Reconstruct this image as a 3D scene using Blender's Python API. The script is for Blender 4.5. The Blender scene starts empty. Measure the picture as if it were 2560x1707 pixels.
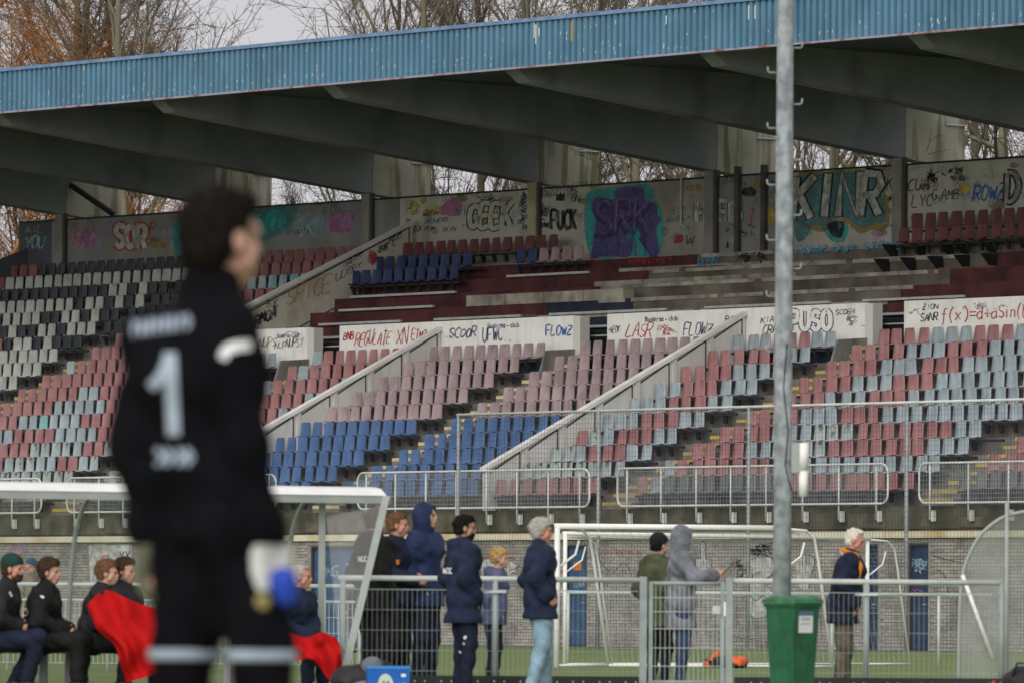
import bpy, math, random
import numpy as np
from mathutils import Vector, Matrix
from mathutils.bvhtree import BVHTree

R = math.radians
scene = bpy.context.scene
COL = scene.collection

# ------------------------------------------------------------------ camera
FPX = 19200.0                      # focal length in photo pixels (2560 wide)
CAM_H = 0.78
PITCH = math.atan((1530 - 853.5) / FPX)
ROLL = R(0.40)
cam_d = bpy.data.cameras.new("camera")
cam = bpy.data.objects.new("camera", cam_d)
COL.objects.link(cam)
cam_d.sensor_fit = 'HORIZONTAL'
cam_d.sensor_width = 36.0
cam_d.lens = 36.0 * FPX / 2560.0
cam_d.clip_start = 0.5
cam_d.clip_end = 6000
cam_d.dof.use_dof = True
cam_d.dof.focus_distance = 150.0
cam_d.dof.aperture_fstop = 6.4
CM = Matrix.Rotation(R(90) + PITCH, 3, 'X') @ Matrix.Rotation(ROLL, 3, 'Z')
cam.matrix_world = Matrix.Translation((0, 0, CAM_H)) @ CM.to_4x4()
scene.camera = cam

# ------------------------------------------------------------------ sky and sun (overcast)
SUN_EL, SUN_AZ = R(32), R(200)
world = bpy.data.worlds.new("World")
scene.world = world
world.use_nodes = True
wn = world.node_tree.nodes
wl = world.node_tree.links
wn.clear()
sky = wn.new('ShaderNodeTexSky')
sky.sky_type = 'NISHITA'
sky.sun_disc = False
sky.sun_elevation = SUN_EL
sky.sun_rotation = SUN_AZ
sky.dust_density = 4.0
hs = wn.new('ShaderNodeHueSaturation')
hs.inputs['Saturation'].default_value = 0.10
mixc = wn.new('ShaderNodeMixRGB')              # cloud deck over the clear sky
mixc.inputs['Fac'].default_value = 0.80
mixc.inputs['Color2'].default_value = (6.75, 6.65, 7.00, 1)
bgn = wn.new('ShaderNodeBackground')
bgn.inputs['Strength'].default_value = 0.072
wout = wn.new('ShaderNodeOutputWorld')
wl.new(sky.outputs[0], hs.inputs['Color'])
wl.new(hs.outputs[0], mixc.inputs['Color1'])
wl.new(mixc.outputs[0], bgn.inputs[0])
wl.new(bgn.outputs[0], wout.inputs[0])

sun_d = bpy.data.lights.new("sun", 'SUN')
sun_d.energy = 1.5
sun_d.angle = R(65)
sun_d.color = (1.0, 0.97, 0.93)
sun = bpy.data.objects.new("sun", sun_d)
COL.objects.link(sun)
# light arrives from behind the camera and a little to the left
sd = Vector((-math.sin(SUN_AZ - math.pi) * 1.0, -1.0, math.tan(SUN_EL))).normalized()
sun.rotation_euler = sd.to_track_quat('Z', 'Y').to_euler()

scene.view_settings.view_transform = 'Standard'
scene.view_settings.look = 'None'
scene.view_settings.exposure = 0.55
scene.view_settings.gamma = 1.0

# ------------------------------------------------------------------ frames and pixel helpers
def ray(px, py):
    return CM @ Vector(((px - 1280) / FPX, (853.5 - py) / FPX, -1.0))

def at(px, py, Y):
    d = ray(px, py)
    return Vector((0, 0, CAM_H)) + d * (Y / d.y)

def gx(px, Y, py=1600):
    """x on the ground for a photo column at distance Y"""
    return at(px, py, Y).x

UX, UY = 0.6025, -0.7981          # along the stand (to the right and towards the camera)
VX, VY = 0.7981, 0.6025           # into the stand
SO = Vector((0, 181.0, 0))
ST_ANG = math.atan2(UY, UX)

def S(u, v, w):
    return Vector((SO.x + u * UX + v * VX, SO.y + u * UY + v * VY, w))

def to_uvw(p):
    q = p - SO
    return (q.x * UX + q.y * UY, q.x * VX + q.y * VY, p.z)

def uw(px, py, v):
    """photo point -> (u, w) on the stand plane at depth v"""
    d = ray(px, py)
    o = Vector((0, 0, CAM_H)) - SO
    ov = o.x * VX + o.y * VY
    dv = d.x * VX + d.y * VY
    t = (v - ov) / dv
    p = Vector((0, 0, CAM_H)) + d * t
    q = to_uvw(p)
    return q[0], q[2]

CMI = CM.transposed()
def project(p):
    q = CMI @ (Vector(p) - Vector((0, 0, CAM_H)))
    return (1280 + FPX * q.x / -q.z, 853.5 - FPX * q.y / -q.z, -q.z)

# ------------------------------------------------------------------ materials
MATS = {}
def mat(name, col, rough=0.75, var=0.0, scale=3.0, col2=None, bump=0.0, bscale=40.0, metal=0.0,
        obj=False, detail=4.0, spec=0.3, lo=0.35, hi=0.65, stretch=None):
    if name in MATS:
        return MATS[name]
    m = bpy.data.materials.new(name)
    m.use_nodes = True
    nt = m.node_tree
    b = nt.nodes['Principled BSDF']
    b.inputs['Roughness'].default_value = rough
    b.inputs['Metallic'].default_value = metal
    b.inputs['Specular IOR Level'].default_value = spec
    c = (col[0], col[1], col[2], 1)
    b.inputs['Base Color'].default_value = c
    if var > 0 or col2 or bump > 0:
        if obj:
            tc = nt.nodes.new('ShaderNodeTexCoord'); src = tc.outputs['Object']
        else:
            g = nt.nodes.new('ShaderNodeNewGeometry'); src = g.outputs['Position']
        if stretch:
            mp = nt.nodes.new('ShaderNodeMapping')
            mp.inputs['Scale'].default_value = stretch
            nt.links.new(src, mp.inputs['Vector']); src = mp.outputs[0]
        if var > 0 or col2:
            n = nt.nodes.new('ShaderNodeTexNoise')
            n.inputs['Scale'].default_value = scale
            n.inputs['Detail'].default_value = detail
            nt.links.new(src, n.inputs['Vector'])
            cr = nt.nodes.new('ShaderNodeValToRGB')
            if col2:
                e2 = (col2[0], col2[1], col2[2], 1); e1 = c
            else:
                e1 = tuple(max(0, x * (1 - var)) for x in col) + (1,)
                e2 = tuple(min(1, x * (1 + var)) for x in col) + (1,)
            cr.color_ramp.elements[0].position = lo
            cr.color_ramp.elements[0].color = e1
            cr.color_ramp.elements[1].position = hi
            cr.color_ramp.elements[1].color = e2
            nt.links.new(n.outputs['Fac'], cr.inputs[0])
            nt.links.new(cr.outputs[0], b.inputs['Base Color'])
        if bump > 0:
            n2 = nt.nodes.new('ShaderNodeTexNoise')
            n2.inputs['Scale'].default_value = bscale
            n2.inputs['Detail'].default_value = 3
            nt.links.new(src, n2.inputs['Vector'])
            bp = nt.nodes.new('ShaderNodeBump')
            bp.inputs['Strength'].default_value = bump
            bp.inputs['Distance'].default_value = 0.02
            nt.links.new(n2.outputs['Fac'], bp.inputs['Height'])
            nt.links.new(bp.outputs[0], b.inputs['Normal'])
    MATS[name] = m
    return m

def add_streaks(m, col, amount=0.5, scale=(6, 6, 0.5), lo=0.52, hi=0.72):
    """vertical run-off streaks and grime mixed over the base colour"""
    nt = m.node_tree
    b = nt.nodes['Principled BSDF']
    inp = b.inputs['Base Color']
    g = nt.nodes.new('ShaderNodeNewGeometry')
    mp = nt.nodes.new('ShaderNodeMapping'); mp.inputs['Scale'].default_value = scale
    n = nt.nodes.new('ShaderNodeTexNoise'); n.inputs['Scale'].default_value = 1.0; n.inputs['Detail'].default_value = 5
    cr = nt.nodes.new('ShaderNodeValToRGB')
    cr.color_ramp.elements[0].position = lo; cr.color_ramp.elements[0].color = (0, 0, 0, 1)
    cr.color_ramp.elements[1].position = hi; cr.color_ramp.elements[1].color = (amount, amount, amount, 1)
    mx = nt.nodes.new('ShaderNodeMixRGB')
    mx.inputs['Color2'].default_value = (*col, 1)
    nt.links.new(g.outputs['Position'], mp.inputs['Vector'])
    nt.links.new(mp.outputs[0], n.inputs['Vector'])
    nt.links.new(n.outputs['Fac'], cr.inputs[0])
    nt.links.new(cr.outputs[0], mx.inputs['Fac'])
    if inp.links:
        src = inp.links[0].from_socket
        nt.links.new(src, mx.inputs['Color1'])
    else:
        mx.inputs['Color1'].default_value = inp.default_value
    nt.links.new(mx.outputs[0], inp)
    return m

# ------------------------------------------------------------------ mesh builder
class MB:
    def __init__(s):
        s.v = []; s.f = []; s.m = []
    def quad(s, a, b, c, d, mi=0):
        n = len(s.v); s.v += [tuple(a), tuple(b), tuple(c), tuple(d)]; s.f.append((n, n+1, n+2, n+3)); s.m.append(mi)
    def box(s, x0, x1, y0, y1, z0, z1, mi=0):
        n = len(s.v)
        s.v += [(x0,y0,z0),(x1,y0,z0),(x1,y1,z0),(x0,y1,z0),(x0,y0,z1),(x1,y0,z1),(x1,y1,z1),(x0,y1,z1)]
        for f in ((0,3,2,1),(4,5,6,7),(0,1,5,4),(1,2,6,5),(2,3,7,6),(3,0,4,7)):
            s.f.append(tuple(n+i for i in f)); s.m.append(mi)
    def extr(s, poly, x0, x1, mi=0):
        """polygon of (y,z) points extruded along x"""
        n = len(s.v); k = len(poly)
        s.v += [(x0, p[0], p[1]) for p in poly] + [(x1, p[0], p[1]) for p in poly]
        for i in range(k):
            j = (i+1) % k
            s.f.append((n+i, n+j, n+k+j, n+k+i)); s.m.append(mi)
        s.f.append(tuple(n+i for i in reversed(range(k)))); s.m.append(mi)
        s.f.append(tuple(n+k+i for i in range(k))); s.m.append(mi)
    def tube(s, pts, rad, sides=6, mi=0, cap=True):
        pts = [Vector(p) for p in pts]
        if not hasattr(rad, '__len__'): rad = [rad]*len(pts)
        base = len(s.v); up = None
        for i, p in enumerate(pts):
            a = pts[max(i-1,0)]; b = pts[min(i+1,len(pts)-1)]
            d = (b-a)
            if d.length < 1e-9: d = Vector((0,0,1))
            d.normalize()
            if up is None:
                up = Vector((0,0,1)) if abs(d.z) < 0.9 else Vector((1,0,0))
            x = up.cross(d)
            if x.length < 1e-6:
                x = Vector((0,1,0)).cross(d)
            x.normalize(); y = d.cross(x); up = y
            for k in range(sides):
                t = 2*math.pi*(k+0.5)/sides
                q = p + (x*math.cos(t) + y*math.sin(t))*rad[i]
                s.v.append((q.x,q.y,q.z))
        for i in range(len(pts)-1):
            for k in range(sides):
                a = base+i*sides+k; b = base+i*sides+(k+1)%sides
                s.f.append((a, b, b+sides, a+sides)); s.m.append(mi)
        if cap:
            s.f.append(tuple(base+k for k in reversed(range(sides)))); s.m.append(mi)
            e = base+(len(pts)-1)*sides
            s.f.append(tuple(e+k for k in range(sides))); s.m.append(mi)
    def build(s, name, mats, parent=None, smooth=False, loc=None, kind=None):
        me = bpy.data.meshes.new(name)
        me.from_pydata(s.v, [], s.f)
        if not isinstance(mats, (list, tuple)): mats = [mats]
        for m in mats: me.materials.append(m)
        if len(mats) > 1:
            me.polygons.foreach_set('material_index', s.m)
        if smooth:
            me.polygons.foreach_set('use_smooth', [True]*len(me.polygons))
        me.update()
        o = bpy.data.objects.new(name, me)
        COL.objects.link(o)
        if parent: o.parent = parent
        if loc is not None: o.location = loc
        if kind: o['kind'] = kind
        return o

def link_mesh(name, me, parent=None):
    o = bpy.data.objects.new(name, me); COL.objects.link(o)
    if parent: o.parent = parent
    return o

def empty(name, label, cat, loc=(0,0,0), rz=0.0, group=None):
    o = bpy.data.objects.new(name, None); COL.objects.link(o)
    o.empty_display_size = 0.2
    o.location = loc; o.rotation_euler = (0,0,rz)
    tag(o, label, cat, group)
    return o

def tag(o, label, cat, group=None):
    o['label'] = label; o['category'] = cat
    if group: o['group'] = group
    return o

ORD = ['zeroth','first','second','third','fourth','fifth','sixth','seventh','eighth','ninth','tenth','eleventh','twelfth',
       'thirteenth','fourteenth','fifteenth','sixteenth','seventeenth','eighteenth','nineteenth','twentieth',
       'twenty-first','twenty-second','twenty-third','twenty-fourth','twenty-fifth','twenty-sixth','twenty-seventh']

# ------------------------------------------------------------------ ribbons (paint lines, lettering) on a plane
def catmull(pts, n=4, closed=False):
    if len(pts) < 3: return [tuple(p) for p in pts]
    P = [np.array(p, float) for p in pts]
    out = []
    m = len(P)
    rng = range(m if closed else m-1)
    for i in rng:
        p0 = P[i-1] if (i > 0 or closed) else P[0]
        p1 = P[i]; p2 = P[(i+1) % m]
        p3 = P[(i+2) % m] if (i+2 < m or closed) else P[-1]
        for k in range(n):
            t = k/n
            out.append(tuple(0.5*((2*p1)+(-p0+p2)*t+(2*p0-5*p1+4*p2-p3)*t*t+(-p0+3*p1-3*p2+p3)*t**3)))
    if not closed: out.append(tuple(P[-1]))
    return out

def ribbon2d(pts, w):
    """-> list of quads (4 2d points) following pts with width w"""
    P = [np.array(p, float) for p in pts]
    L = []
    for i, p in enumerate(P):
        a = P[max(i-1,0)]; b = P[min(i+1,len(P)-1)]
        d = b-a; l = np.hypot(*d)
        if l < 1e-9: d = np.array((1.0,0)); l = 1
        n = np.array((-d[1], d[0]))/l
        L.append((p+n*w/2, p-n*w/2))
    return L

class Paint:
    """flat paint on a plane; fn maps (x,y,layer) to 3d"""
    def __init__(s, fn):
        s.fn = fn; s.layers = {}
    def _mb(s, m):
        return s.layers.setdefault(m.name, (m, MB()))[1]
    def line(s, pts, w, m, layer=0, smooth=True, closed=False):
        if smooth: pts = catmull(pts, 4, closed)
        if closed: pts = list(pts)+[pts[0]]
        mb = s._mb(m); n0 = len(mb.v)
        L = ribbon2d(pts, w)
        for a, b in L:
            mb.v.append(tuple(s.fn(a[0],a[1],layer))); mb.v.append(tuple(s.fn(b[0],b[1],layer)))
        for i in range(len(L)-1):
            k = n0+2*i
            mb.f.append((k,k+1,k+3,k+2)); mb.m.append(0)
    def fill(s, pts, m, layer=0, smooth=True):
        if smooth: pts = catmull(pts, 4, True)
        mb = s._mb(m); n0 = len(mb.v)
        c = np.mean(np.array(pts), axis=0)
        mb.v.append(tuple(s.fn(c[0],c[1],layer)))
        for p in pts: mb.v.append(tuple(s.fn(p[0],p[1],layer)))
        k = len(pts)
        for i in range(k):
            mb.f.append((n0, n0+1+i, n0+1+(i+1)%k)); mb.m.append(0)
    def build(s, name, parent, label=None):
        out = []
        for nm, (m, mb) in s.layers.items():
            o = mb.build(name, m, parent, kind='stuff')
            if label: o['label'] = label
            out.append(o)
        return out

GL = {
'A': [[(0,0),(.5,1),(1,0)],[(.2,.38),(.8,.38)]],
'B': [[(0,0),(0,1)],[(0,1),(.7,.95),(.8,.75),(.6,.55),(0,.52)],[(0,.52),(.8,.5),(1,.25),(.7,.02),(0,0)]],
'C': [[(1,.85),(.6,1),(.15,.8),(0,.5),(.15,.18),(.6,0),(1,.15)]],
'D': [[(0,0),(0,1)],[(0,1),(.6,.95),(1,.5),(.6,.05),(0,0)]],
'E': [[(1,1),(0,1),(0,0),(1,0)],[(0,.5),(.8,.5)]],
'F': [[(1,1),(0,1),(0,0)],[(0,.5),(.8,.5)]],
'G': [[(1,.85),(.6,1),(.1,.8),(0,.45),(.2,.1),(.6,0),(1,.2),(1,.45),(.6,.45)]],
'H': [[(0,0),(0,1)],[(1,0),(1,1)],[(0,.5),(1,.5)]],
'I': [[(.5,0),(.5,1)]],
'J': [[(.8,1),(.8,.2),(.5,0),(.1,.15)]],
'K': [[(0,0),(0,1)],[(1,1),(0,.45)],[(.25,.58),(1,0)]],
'L': [[(0,1),(0,0),(.9,0)]],
'M': [[(0,0),(.1,1),(.5,.35),(.9,1),(1,0)]],
'N': [[(0,0),(0,1),(1,0),(1,1)]],
'O': [[(.5,1),(.1,.8),(0,.5),(.1,.2),(.5,0),(.9,.2),(1,.5),(.9,.8),(.5,1)]],
'P': [[(0,0),(0,1)],[(0,1),(.8,.95),(1,.72),(.7,.48),(0,.45)]],
'R': [[(0,0),(0,1)],[(0,1),(.8,.95),(.95,.72),(.7,.5),(0,.48)],[(.4,.48),(1,0)]],
'S': [[(.95,.85),(.55,1),(.1,.85),(.15,.6),(.8,.42),(.95,.18),(.5,0),(.05,.15)]],
'T': [[(0,1),(1,1)],[(.5,1),(.5,0)]],
'U': [[(0,1),(.05,.25),(.5,0),(.95,.25),(1,1)]],
'V': [[(0,1),(.5,0),(1,1)]],
'W': [[(0,1),(.25,0),(.5,.7),(.75,0),(1,1)]],
'X': [[(0,0),(1,1)],[(0,1),(1,0)]],
'Y': [[(0,1),(.5,.5),(1,1)],[(.5,.5),(.5,0)]],
'Z': [[(0,1),(1,1),(0,0),(1,0)],[(.2,.5),(.8,.5)]],
'f': [[(.9,.95),(.6,1),(.45,.8),(.4,-.2),(.1,-.3)],[(.05,.55),(.8,.55)]],
'x': [[(0,0),(.8,.6)],[(0,.6),(.8,0)]],
'd': [[(.8,.5),(.4,.6),(0,.35),(.3,0),(.8,.2)],[(.8,1),(.8,0)]],
'a': [[(.8,.5),(.4,.6),(0,.3),(.3,0),(.8,.2)],[(.8,.6),(.85,0)]],
'i': [[(.4,0),(.4,.6)],[(.4,.8),(.42,.86)]],
'n': [[(.05,0),(.05,.6)],[(.05,.4),(.4,.6),(.75,.45),(.8,0)]],
'b': [[(.1,1),(.1,0),(.6,0),(.8,.3),(.5,.6),(.1,.5)]],
'r': [[(.1,0),(.1,.6)],[(.1,.4),(.4,.6),(.7,.55)]],
'(': [[(.7,1.1),(.3,.7),(.25,.2),(.6,-.2)]],
')': [[(.3,1.1),(.7,.7),(.75,.2),(.4,-.2)]],
'=': [[(0,.6),(1,.6)],[(0,.3),(1,.3)]],
'+': [[(0,.45),(1,.45)],[(.5,.85),(.5,.1)]],
'-': [[(0,.5),(1,.5)]],
'.': [[(.4,.05),(.5,0)]],
'?': [[(0,.8),(.5,1),(.9,.75),(.5,.5),(.5,.3)],[(.5,.08),(.52,.02)]],
'3': [[(.1,.9),(.6,1),(.9,.75),(.4,.52),(.95,.3),(.6,0),(.05,.1)]],
'8': [[(.5,.52),(.1,.75),(.5,1),(.9,.75),(.5,.52),(0,.25),(.5,0),(1,.25),(.5,.52)]],
'1': [[(.1,.75),(.6,1),(.6,0)]],
'*': [[(.5,1),(.5,0)],[(0,.7),(1,.3)],[(0,.3),(1,.7)]],
}
def tstrokes(text, x, y, lw, h, gap=0.28, slope=0.0, slant=0.0, jit=0.0, rnd=None, kern=1.0):
    """strokes of a hand lettered word in picture space: x right, y DOWN, baseline start (x,y)"""
    rnd = rnd or random.Random(1)
    out = []; cx = x
    for ch in text:
        if ch == ' ': cx += lw*0.8; continue
        g = GL.get(ch)
        if not g: cx += lw; continue
        sc = 1+rnd.uniform(-jit, jit); dy = rnd.uniform(-jit, jit)*h*0.4
        for st in g:
            pts = []
            for (a, b) in st:
                ja = rnd.uniform(-jit, jit)*0.35; jb = rnd.uniform(-jit, jit)*0.35
                X = cx + (a+ja)*lw + slant*(b*h)
                Y = y + slope*(X-x) + dy - (b+jb)*h*sc
                pts.append((X, Y))
            out.append(pts)
        cx += lw*(1+gap)
    return out
# ================================================================== GROUND
m_grass = mat('artificial_turf', (0.105, 0.150, 0.042), 0.95, col2=(0.150, 0.190, 0.062), scale=0.35, detail=8, bump=0.5, bscale=30)
g = MB(); g.quad((-900, -60, 0), (900, -60, 0), (900, 1800, 0), (-900, 1800, 0))
o = g.build('ground', m_grass); o['kind'] = 'structure'
m_pave = mat('grey_paving', (0.20, 0.19, 0.17), 0.9, var=0.3, scale=2)
g = MB(); 
for a, b, h in ((-1.6, -0.14, 0.05),):
    p = [S(-60, a, 0), S(40, a, 0), S(40, b, 0), S(-60, b, 0)]
    g.quad(*[(q.x, q.y, 0.004) for q in p])
o = g.build('wall_foot_path', m_pave); o['kind'] = 'structure'

# ================================================================== GRANDSTAND
stand = empty('grandstand', 'old concrete grandstand with blue corrugated roof edge, faded seats and graffiti', 'grandstand', SO, ST_ANG)

DV, DW, W0 = 0.80, 0.402, 3.15
def tread(k): return W0 + DW*k
def vrow(k): return -0.10 + DV*k
NROW = 18
AISLES = [-31.0, -19.45, -7.97, 3.60, 15.1]
AW = 0.58
WALL_A, WALL_B, WALL_C = uw(1104, 822, 8.2)[0], uw(1866, 784, 8.2)[0], uw(1006, 560, 14.2)[0]
BOARD_V = 8.15
BACK_V = 14.75
U0, U1 = -44.6, 21.0
bpx = lambda px: uw(px, 830, BOARD_V)[0]
BOARDS = [(WALL_C+0.1, bpx(772)), (bpx(849), bpx(1436)), (bpx(1518), bpx(2166)), (bpx(2260), U1)]
GAPS = [(bpx(772), bpx(849)), (bpx(1436), bpx(1518)), (bpx(2166), bpx(2260))]

m_conc = mat('weathered_concrete', (0.215, 0.205, 0.185), 0.9, var=0.28, scale=0.9, bump=0.4, bscale=12, detail=8)
add_streaks(m_conc, (0.06, 0.055, 0.045), 0.7, (3, 3, 0.7))
m_concdk = mat('damp_mossy_concrete', (0.050, 0.048, 0.034), 0.9, col2=(0.125, 0.115, 0.085), scale=1.4, bump=0.5, bscale=15, detail=8)
add_streaks(m_concdk, (0.045, 0.055, 0.02), 0.8, (2.2, 2.2, 0.9))
m_concwarm = mat('stained_raw_concrete', (0.185, 0.165, 0.135), 0.92, col2=(0.070, 0.058, 0.045), scale=0.7, bump=0.5, bscale=14, detail=8)
add_streaks(m_concwarm, (0.07, 0.05, 0.035), 0.7, (1.5, 1.5, 2.5))
m_redstep = mat('dark_red_step_paint', (0.075, 0.022, 0.024), 0.75, var=0.35, scale=1.5)
m_navstep = mat('dark_navy_step_paint', (0.018, 0.026, 0.042), 0.75, var=0.4, scale=1.2)
m_dark = mat('dark_steel', (0.02, 0.02, 0.024), 0.6)
m_tread = mat('grey_tread', (0.15, 0.14, 0.125), 0.9, var=0.3, scale=1.5)
m_rail_lt = mat('pale_seat_rail', (0.42, 0.43, 0.40), 0.5, var=0.15, scale=3)

# ---- terrace steps: one object per row and stretch
def step(k, u0, u1, mm):
    mb = MB()
    v0 = vrow(k); v1 = vrow(k+1) + (0.6 if k == NROW-1 else 0.05)
    mb.box(u0, u1, v0, v1, tread(k)-DW-0.12, tread(k))
    return mb.build('terrace_step', mm, stand)
for k in range(NROW):
    segs = []
    if k < 10:
        segs = [(U0-0.2, U1, m_tread if k else m_concdk)]
    elif k <= 12:
        cuts = [U0-0.2] + [x for g_ in GAPS for x in (g_[0]+0.02, g_[1]-0.02)] + [U1]
        for i in range(0, len(cuts), 2):
            a, b = cuts[i], cuts[i+1]
            if i == 0: segs += [(a, WALL_C, m_tread), (WALL_C, b, m_redstep)]
            elif i == 2: segs += [(a, -14.6, m_redstep), (-14.6, b, m_navstep)]
            elif i == 4: segs += [(a, b, m_navstep)]
            else: segs += [(a, b, m_redstep)]
    else:
        edge = {13: -16.2, 14: -13.2, 15: -12.0, 16: -11.0, 17: -10.0}[k]
        navE = {13: -3.0, 14: -9.6}.get(k)
        redS = {13: 1.2, 14: 1.0, 15: 1.9, 16: 2.6, 17: 3.2}[k]
        segs = [(U0-0.2, WALL_C, m_tread), (WALL_C, edge, m_redstep)]
        if navE:
            segs += [(edge, navE, m_navstep), (navE, redS, m_concwarm)]
        else:
            segs += [(edge, redS, m_concwarm)]
        segs += [(redS, U1, m_redstep)]
    for a, b, mm in segs:
        step(k, a, b-0.012, mm)

# dark passage rooms behind the openings between the boards
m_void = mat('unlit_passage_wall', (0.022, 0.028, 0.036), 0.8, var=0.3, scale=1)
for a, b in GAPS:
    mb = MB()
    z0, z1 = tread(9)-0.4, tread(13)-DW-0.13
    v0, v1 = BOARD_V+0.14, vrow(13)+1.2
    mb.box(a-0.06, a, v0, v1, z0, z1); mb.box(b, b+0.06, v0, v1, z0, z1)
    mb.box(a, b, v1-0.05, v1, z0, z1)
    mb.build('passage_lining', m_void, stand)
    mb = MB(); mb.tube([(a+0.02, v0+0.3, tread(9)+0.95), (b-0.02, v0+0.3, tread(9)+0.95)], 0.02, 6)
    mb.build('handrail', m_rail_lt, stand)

# raw precast blocks left standing on the bare upper rows
m_block = mat('pale_precast_block', (0.40, 0.375, 0.31), 0.9, col2=(0.19, 0.165, 0.13), scale=1.6, bump=0.4, bscale=12, detail=8)
add_streaks(m_block, (0.10, 0.08, 0.06), 0.6, (2, 2, 1.2))
def precast(px0, px1, py, v, h, d=0.35):
    a = uw(px0, py, v); b = uw(px1, py, v)
    n = max(1, int(round((b[0]-a[0])/1.9)))
    for i in range(n):
        x0 = a[0]+(b[0]-a[0])*i/n; x1 = a[0]+(b[0]-a[0])*(i+1)/n-0.03
        mb = MB(); mb.box(x0, x1, v, v+d, a[1]-h, a[1]); mb.build('precast_block', m_block, stand)
precast(1547, 1960, 672, vrow(17)-0.04, 0.45)
precast(1486, 1990, 705, vrow(16)-0.04, 0.40)
precast(1166, 1560, 740, vrow(14)-0.04, 0.28)
for k_ in (13, 14, 15, 16, 17):
    x0_ = {13: -12.5, 14: -11.0, 15: -11.8, 16: -10.8, 17: -9.8}[k_]; x_ = x0_
    while x_ < 1.4:      # worn pale nosing along the front of each bare row
        l_ = 1.1+((k_*7+int(x_*3)) % 5)*0.45
        mb = MB(); mb.box(x_, min(x_+l_, 1.5)-0.02, vrow(k_)-0.03, vrow(k_)+0.2, tread(k_)-0.085, tread(k_)+0.012); mb.build('row_nosing', m_block, stand); x_ += l_+(0.25 if (k_+int(x_)) % 3 == 0 else 0.0)
precast(1985, 2330, 655, vrow(17)-0.05, 0.42)
precast(1985, 2300, 692, vrow(16)-0.05, 0.40)
precast(1985, 2230, 730, vrow(15)-0.05, 0.36)

# rubble, broken planks and loose bars on the bare upper rows
rnd = random.Random(77)
db = [MB(), MB(), MB()]
for i in range(60):
    k = rnd.choice((13, 14, 15, 16, 17)); uu = rnd.uniform(-15, 2.5); v = vrow(k)+rnd.uniform(0.02, 0.5); L2 = rnd.choice((0.3, 0.9, 1.6, 2.6)); h2 = rnd.uniform(0.015, 0.06); d2 = rnd.uniform(0.04, 0.14)
    db[rnd.randrange(3)].box(uu, uu+L2*rnd.uniform(0.6, 1.3), v, v+d2, tread(k)+0.001, tread(k)+h2)
for m2, mb in zip((m_block, mat('dark_debris', (0.05, 0.042, 0.036), 0.9, var=0.3, scale=3), mat('rusty_debris', (0.13, 0.075, 0.045), 0.9, var=0.3, scale=3)), db):
    mb.build('row_debris', m2, stand, kind='stuff')
# pale metal seat rails left on the rows without seats
rnd = random.Random(5)
def seatrail(px0, px1, py, k):
    v = vrow(k)-0.06
    a = uw(px0, py, v); b = uw(px1, py, v)
    z = tread(k)+0.03
    mb = MB(); mb.box(a[0], b[0], v-0.05, v+0.03, z-0.03, z+0.03)
    mb.build('seat_rail', m_rail_lt, stand)
seatrail(850, 1084, 740, 14); seatrail(800, 1004, 771, 13); seatrail(740, 930, 806, 12)
seatrail(1088, 1305, 757, 13); seatrail(1015, 1240, 795, 12); seatrail(1376, 1668, 745, 13)
seatrail(1310, 1600, 783, 12); seatrail(880, 1140, 702, 15); seatrail(1270, 1474, 653, 16)
seatrail(1765, 2076, 730, 13); seatrail(1690, 1990, 768, 12); seatrail(2160, 2412, 712, 13); seatrail(2080, 2335, 752, 12)
m_brk = mat('black_bracket', (0.018, 0.017, 0.018), 0.7)
for (px, py, k) in [(2232, 624, 17), (2302, 618, 17), (2372, 610, 17), (2410, 606, 17), (2478, 600, 17),
                    (2212, 655, 16), (2278, 650, 16), (2346, 645, 16), (2412, 640, 16), (2480, 634, 16)]:
    v = vrow(k)-0.07
    a = uw(px, py, v)
    z = tread(k)-0.02
    mb = MB()
    mb.extr([(v-0.28, z), (v+0.06, z), (v+0.06, z-0.32)], a[0]-0.12, a[0]+0.12)
    mb.build('seat_bracket', m_brk, stand)

# ---- aisles: half steps with yellow noses
m_yel = mat('worn_yellow_paint', (0.50, 0.36, 0.055), 0.75, col2=(0.30, 0.25, 0.12), scale=4, detail=6)
m_cream = mat('cream_step_edge', (0.50, 0.42, 0.24), 0.75, var=0.2, scale=4)
for ai, ua in enumerate(AISLES):
    st = MB()
    last = 10 if ai else 11
    hi = NROW
    for k in range(0, last):
        v0 = vrow(k+1)
        st.box(ua-AW+0.02, ua+AW-0.02, v0-0.34, v0-0.004, tread(k)+0.002, tread(k)+DW/2)
    so = st.build('aisle_stair', m_tread, stand)
    my = m_cream if abs(ua+7.97) < 0.5 else m_yel
    for k in range(0, last):
        v0 = vrow(k+1)
        for (vv, zz) in ((v0-0.345, tread(k)+DW/2), (v0-0.006, tread(k+1))):
            mb = MB(); mb.box(ua-AW+0.03, ua+AW-0.03, vv-0.006, vv+0.06, zz-0.075, zz+0.006)
            mb.build('step_nosing', my, so)

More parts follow.
